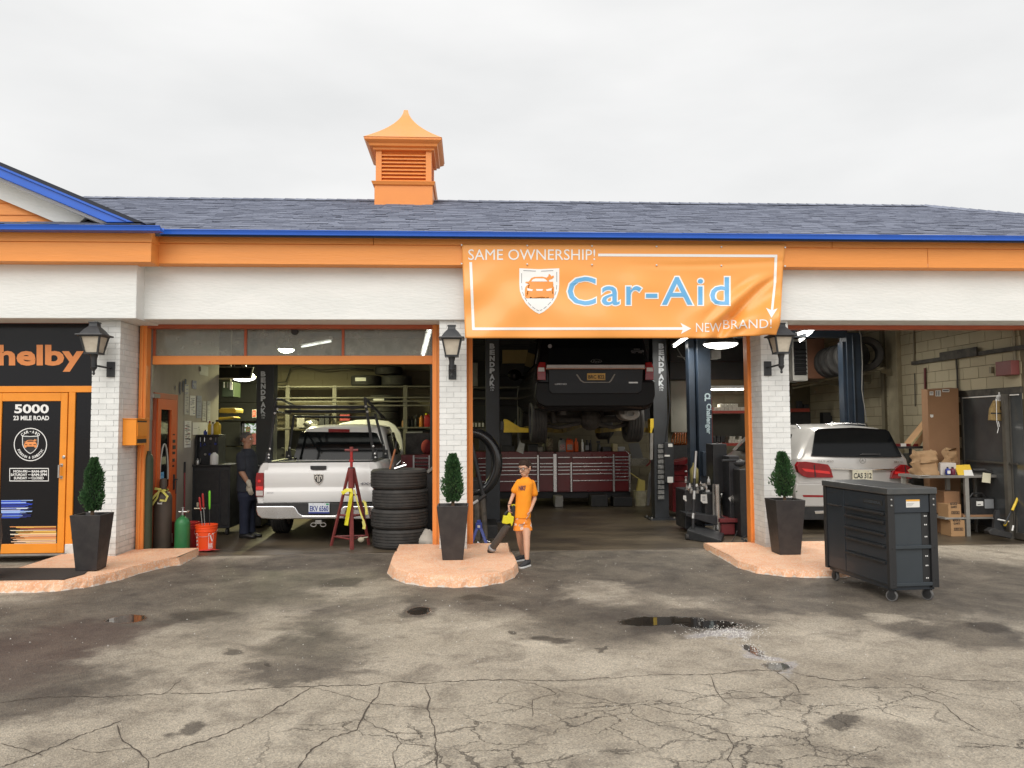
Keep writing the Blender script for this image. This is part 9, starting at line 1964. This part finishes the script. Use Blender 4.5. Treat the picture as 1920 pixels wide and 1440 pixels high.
limb(q, [M_(461,925,-.07), k1, a1_], [.09,.062,.045]); limb(q, [M_(466,925,.08), k2, a2_], [.09,.062,.045]); hand(q, wr2, Vector((.3,-.1,-1)), Vector((-1,0,0)), 1.0, .4)
remeshed('body', q, skin2, MAN, .006, 2); eyes(MAN, hcm, HM, hsm, iris_m, look=0, browm=hairg); haircap(MAN, hcm, HM, hsm, hairg, front=.33, side_=.05, vol=1.0, top=-.0)
q = MB(); q.ball(hcm+HM @ (Vector((0,.20,-.33))*hsm), (.15*hsm,.17*hsm,.12*hsm), 14, 8, M=HM.to_4x4()); obj('beard_shadow', q, mat('stubble',(.16,.10,.075),.7,amt=.4), MAN, smooth=True)
q = MB(); hand(q, wr_, Vector((.18,-.05,-1)), Vector((.3,1,0)), 1.22, .35, side=1); capsule(q, wr_+Vector((-.012,0,.04)), .042, wr_+Vector((.01,0,-.02)), .04); remeshed('glove', q, glovem, MAN, .006, 1)
q = MB(); q.loft([body_ring(M_(464,py), fm, a, b_, zc(py), 28) for py,a,b_ in ((841,.075,.075),(846,.13,.10),(853,.20,.125),(865,.205,.14),(880,.195,.145),(895,.185,.15),(910,.19,.155),(921,.19,.155))]); capsule(q, sh, .082, sh.lerp(el,.72), .078); capsule(q, sh2, .082, sh2.lerp(el2,.72), .078); remeshed('work_shirt', q, navy, MAN, .008, 2)
q = MB(); q.loft([body_ring(M_(464,py), fm, a, b_, zc(py), 24) for py,a,b_ in ((915,.17,.14),(928,.175,.145),(938,.16,.14))])
for hp_, kk, aa in ((M_(461,930,-.08), k1, a1_),(M_(467,930,.09), k2, a2_)): q.loft([body_ring(p, fm, r, r, p.z, 18) for p, r in ((hp_,.105),(hp_.lerp(kk,.6),.092),(kk,.083),(kk.lerp(aa,.6),.078),(aa+Vector((0,0,-.01)),.078))])
remeshed('trousers', q, trou, MAN, .008, 2)
for aa in (a1_, a2_):
    q = MB(); rings = []
    for t, hw_, zt_ in ((-.08,.03,.08),(-.05,.045,.11),(0,.048,.11),(.06,.048,.085),(.13,.052,.065),(.18,.045,.055),(.20,.02,.035)): c = Vector((aa.x,aa.y,0))+fm*t; w = Vector((fm.y,-fm.x,0)); rings.append([c+w*hw_*math.cos(a)+Vector((0,0,.004+zt_*(.5+.5*math.sin(a)))) for a in [2*math.pi*i/14 for i in range(14)]])
    q.loft(rings); obj('boot', q, blackplas, MAN, smooth=True)
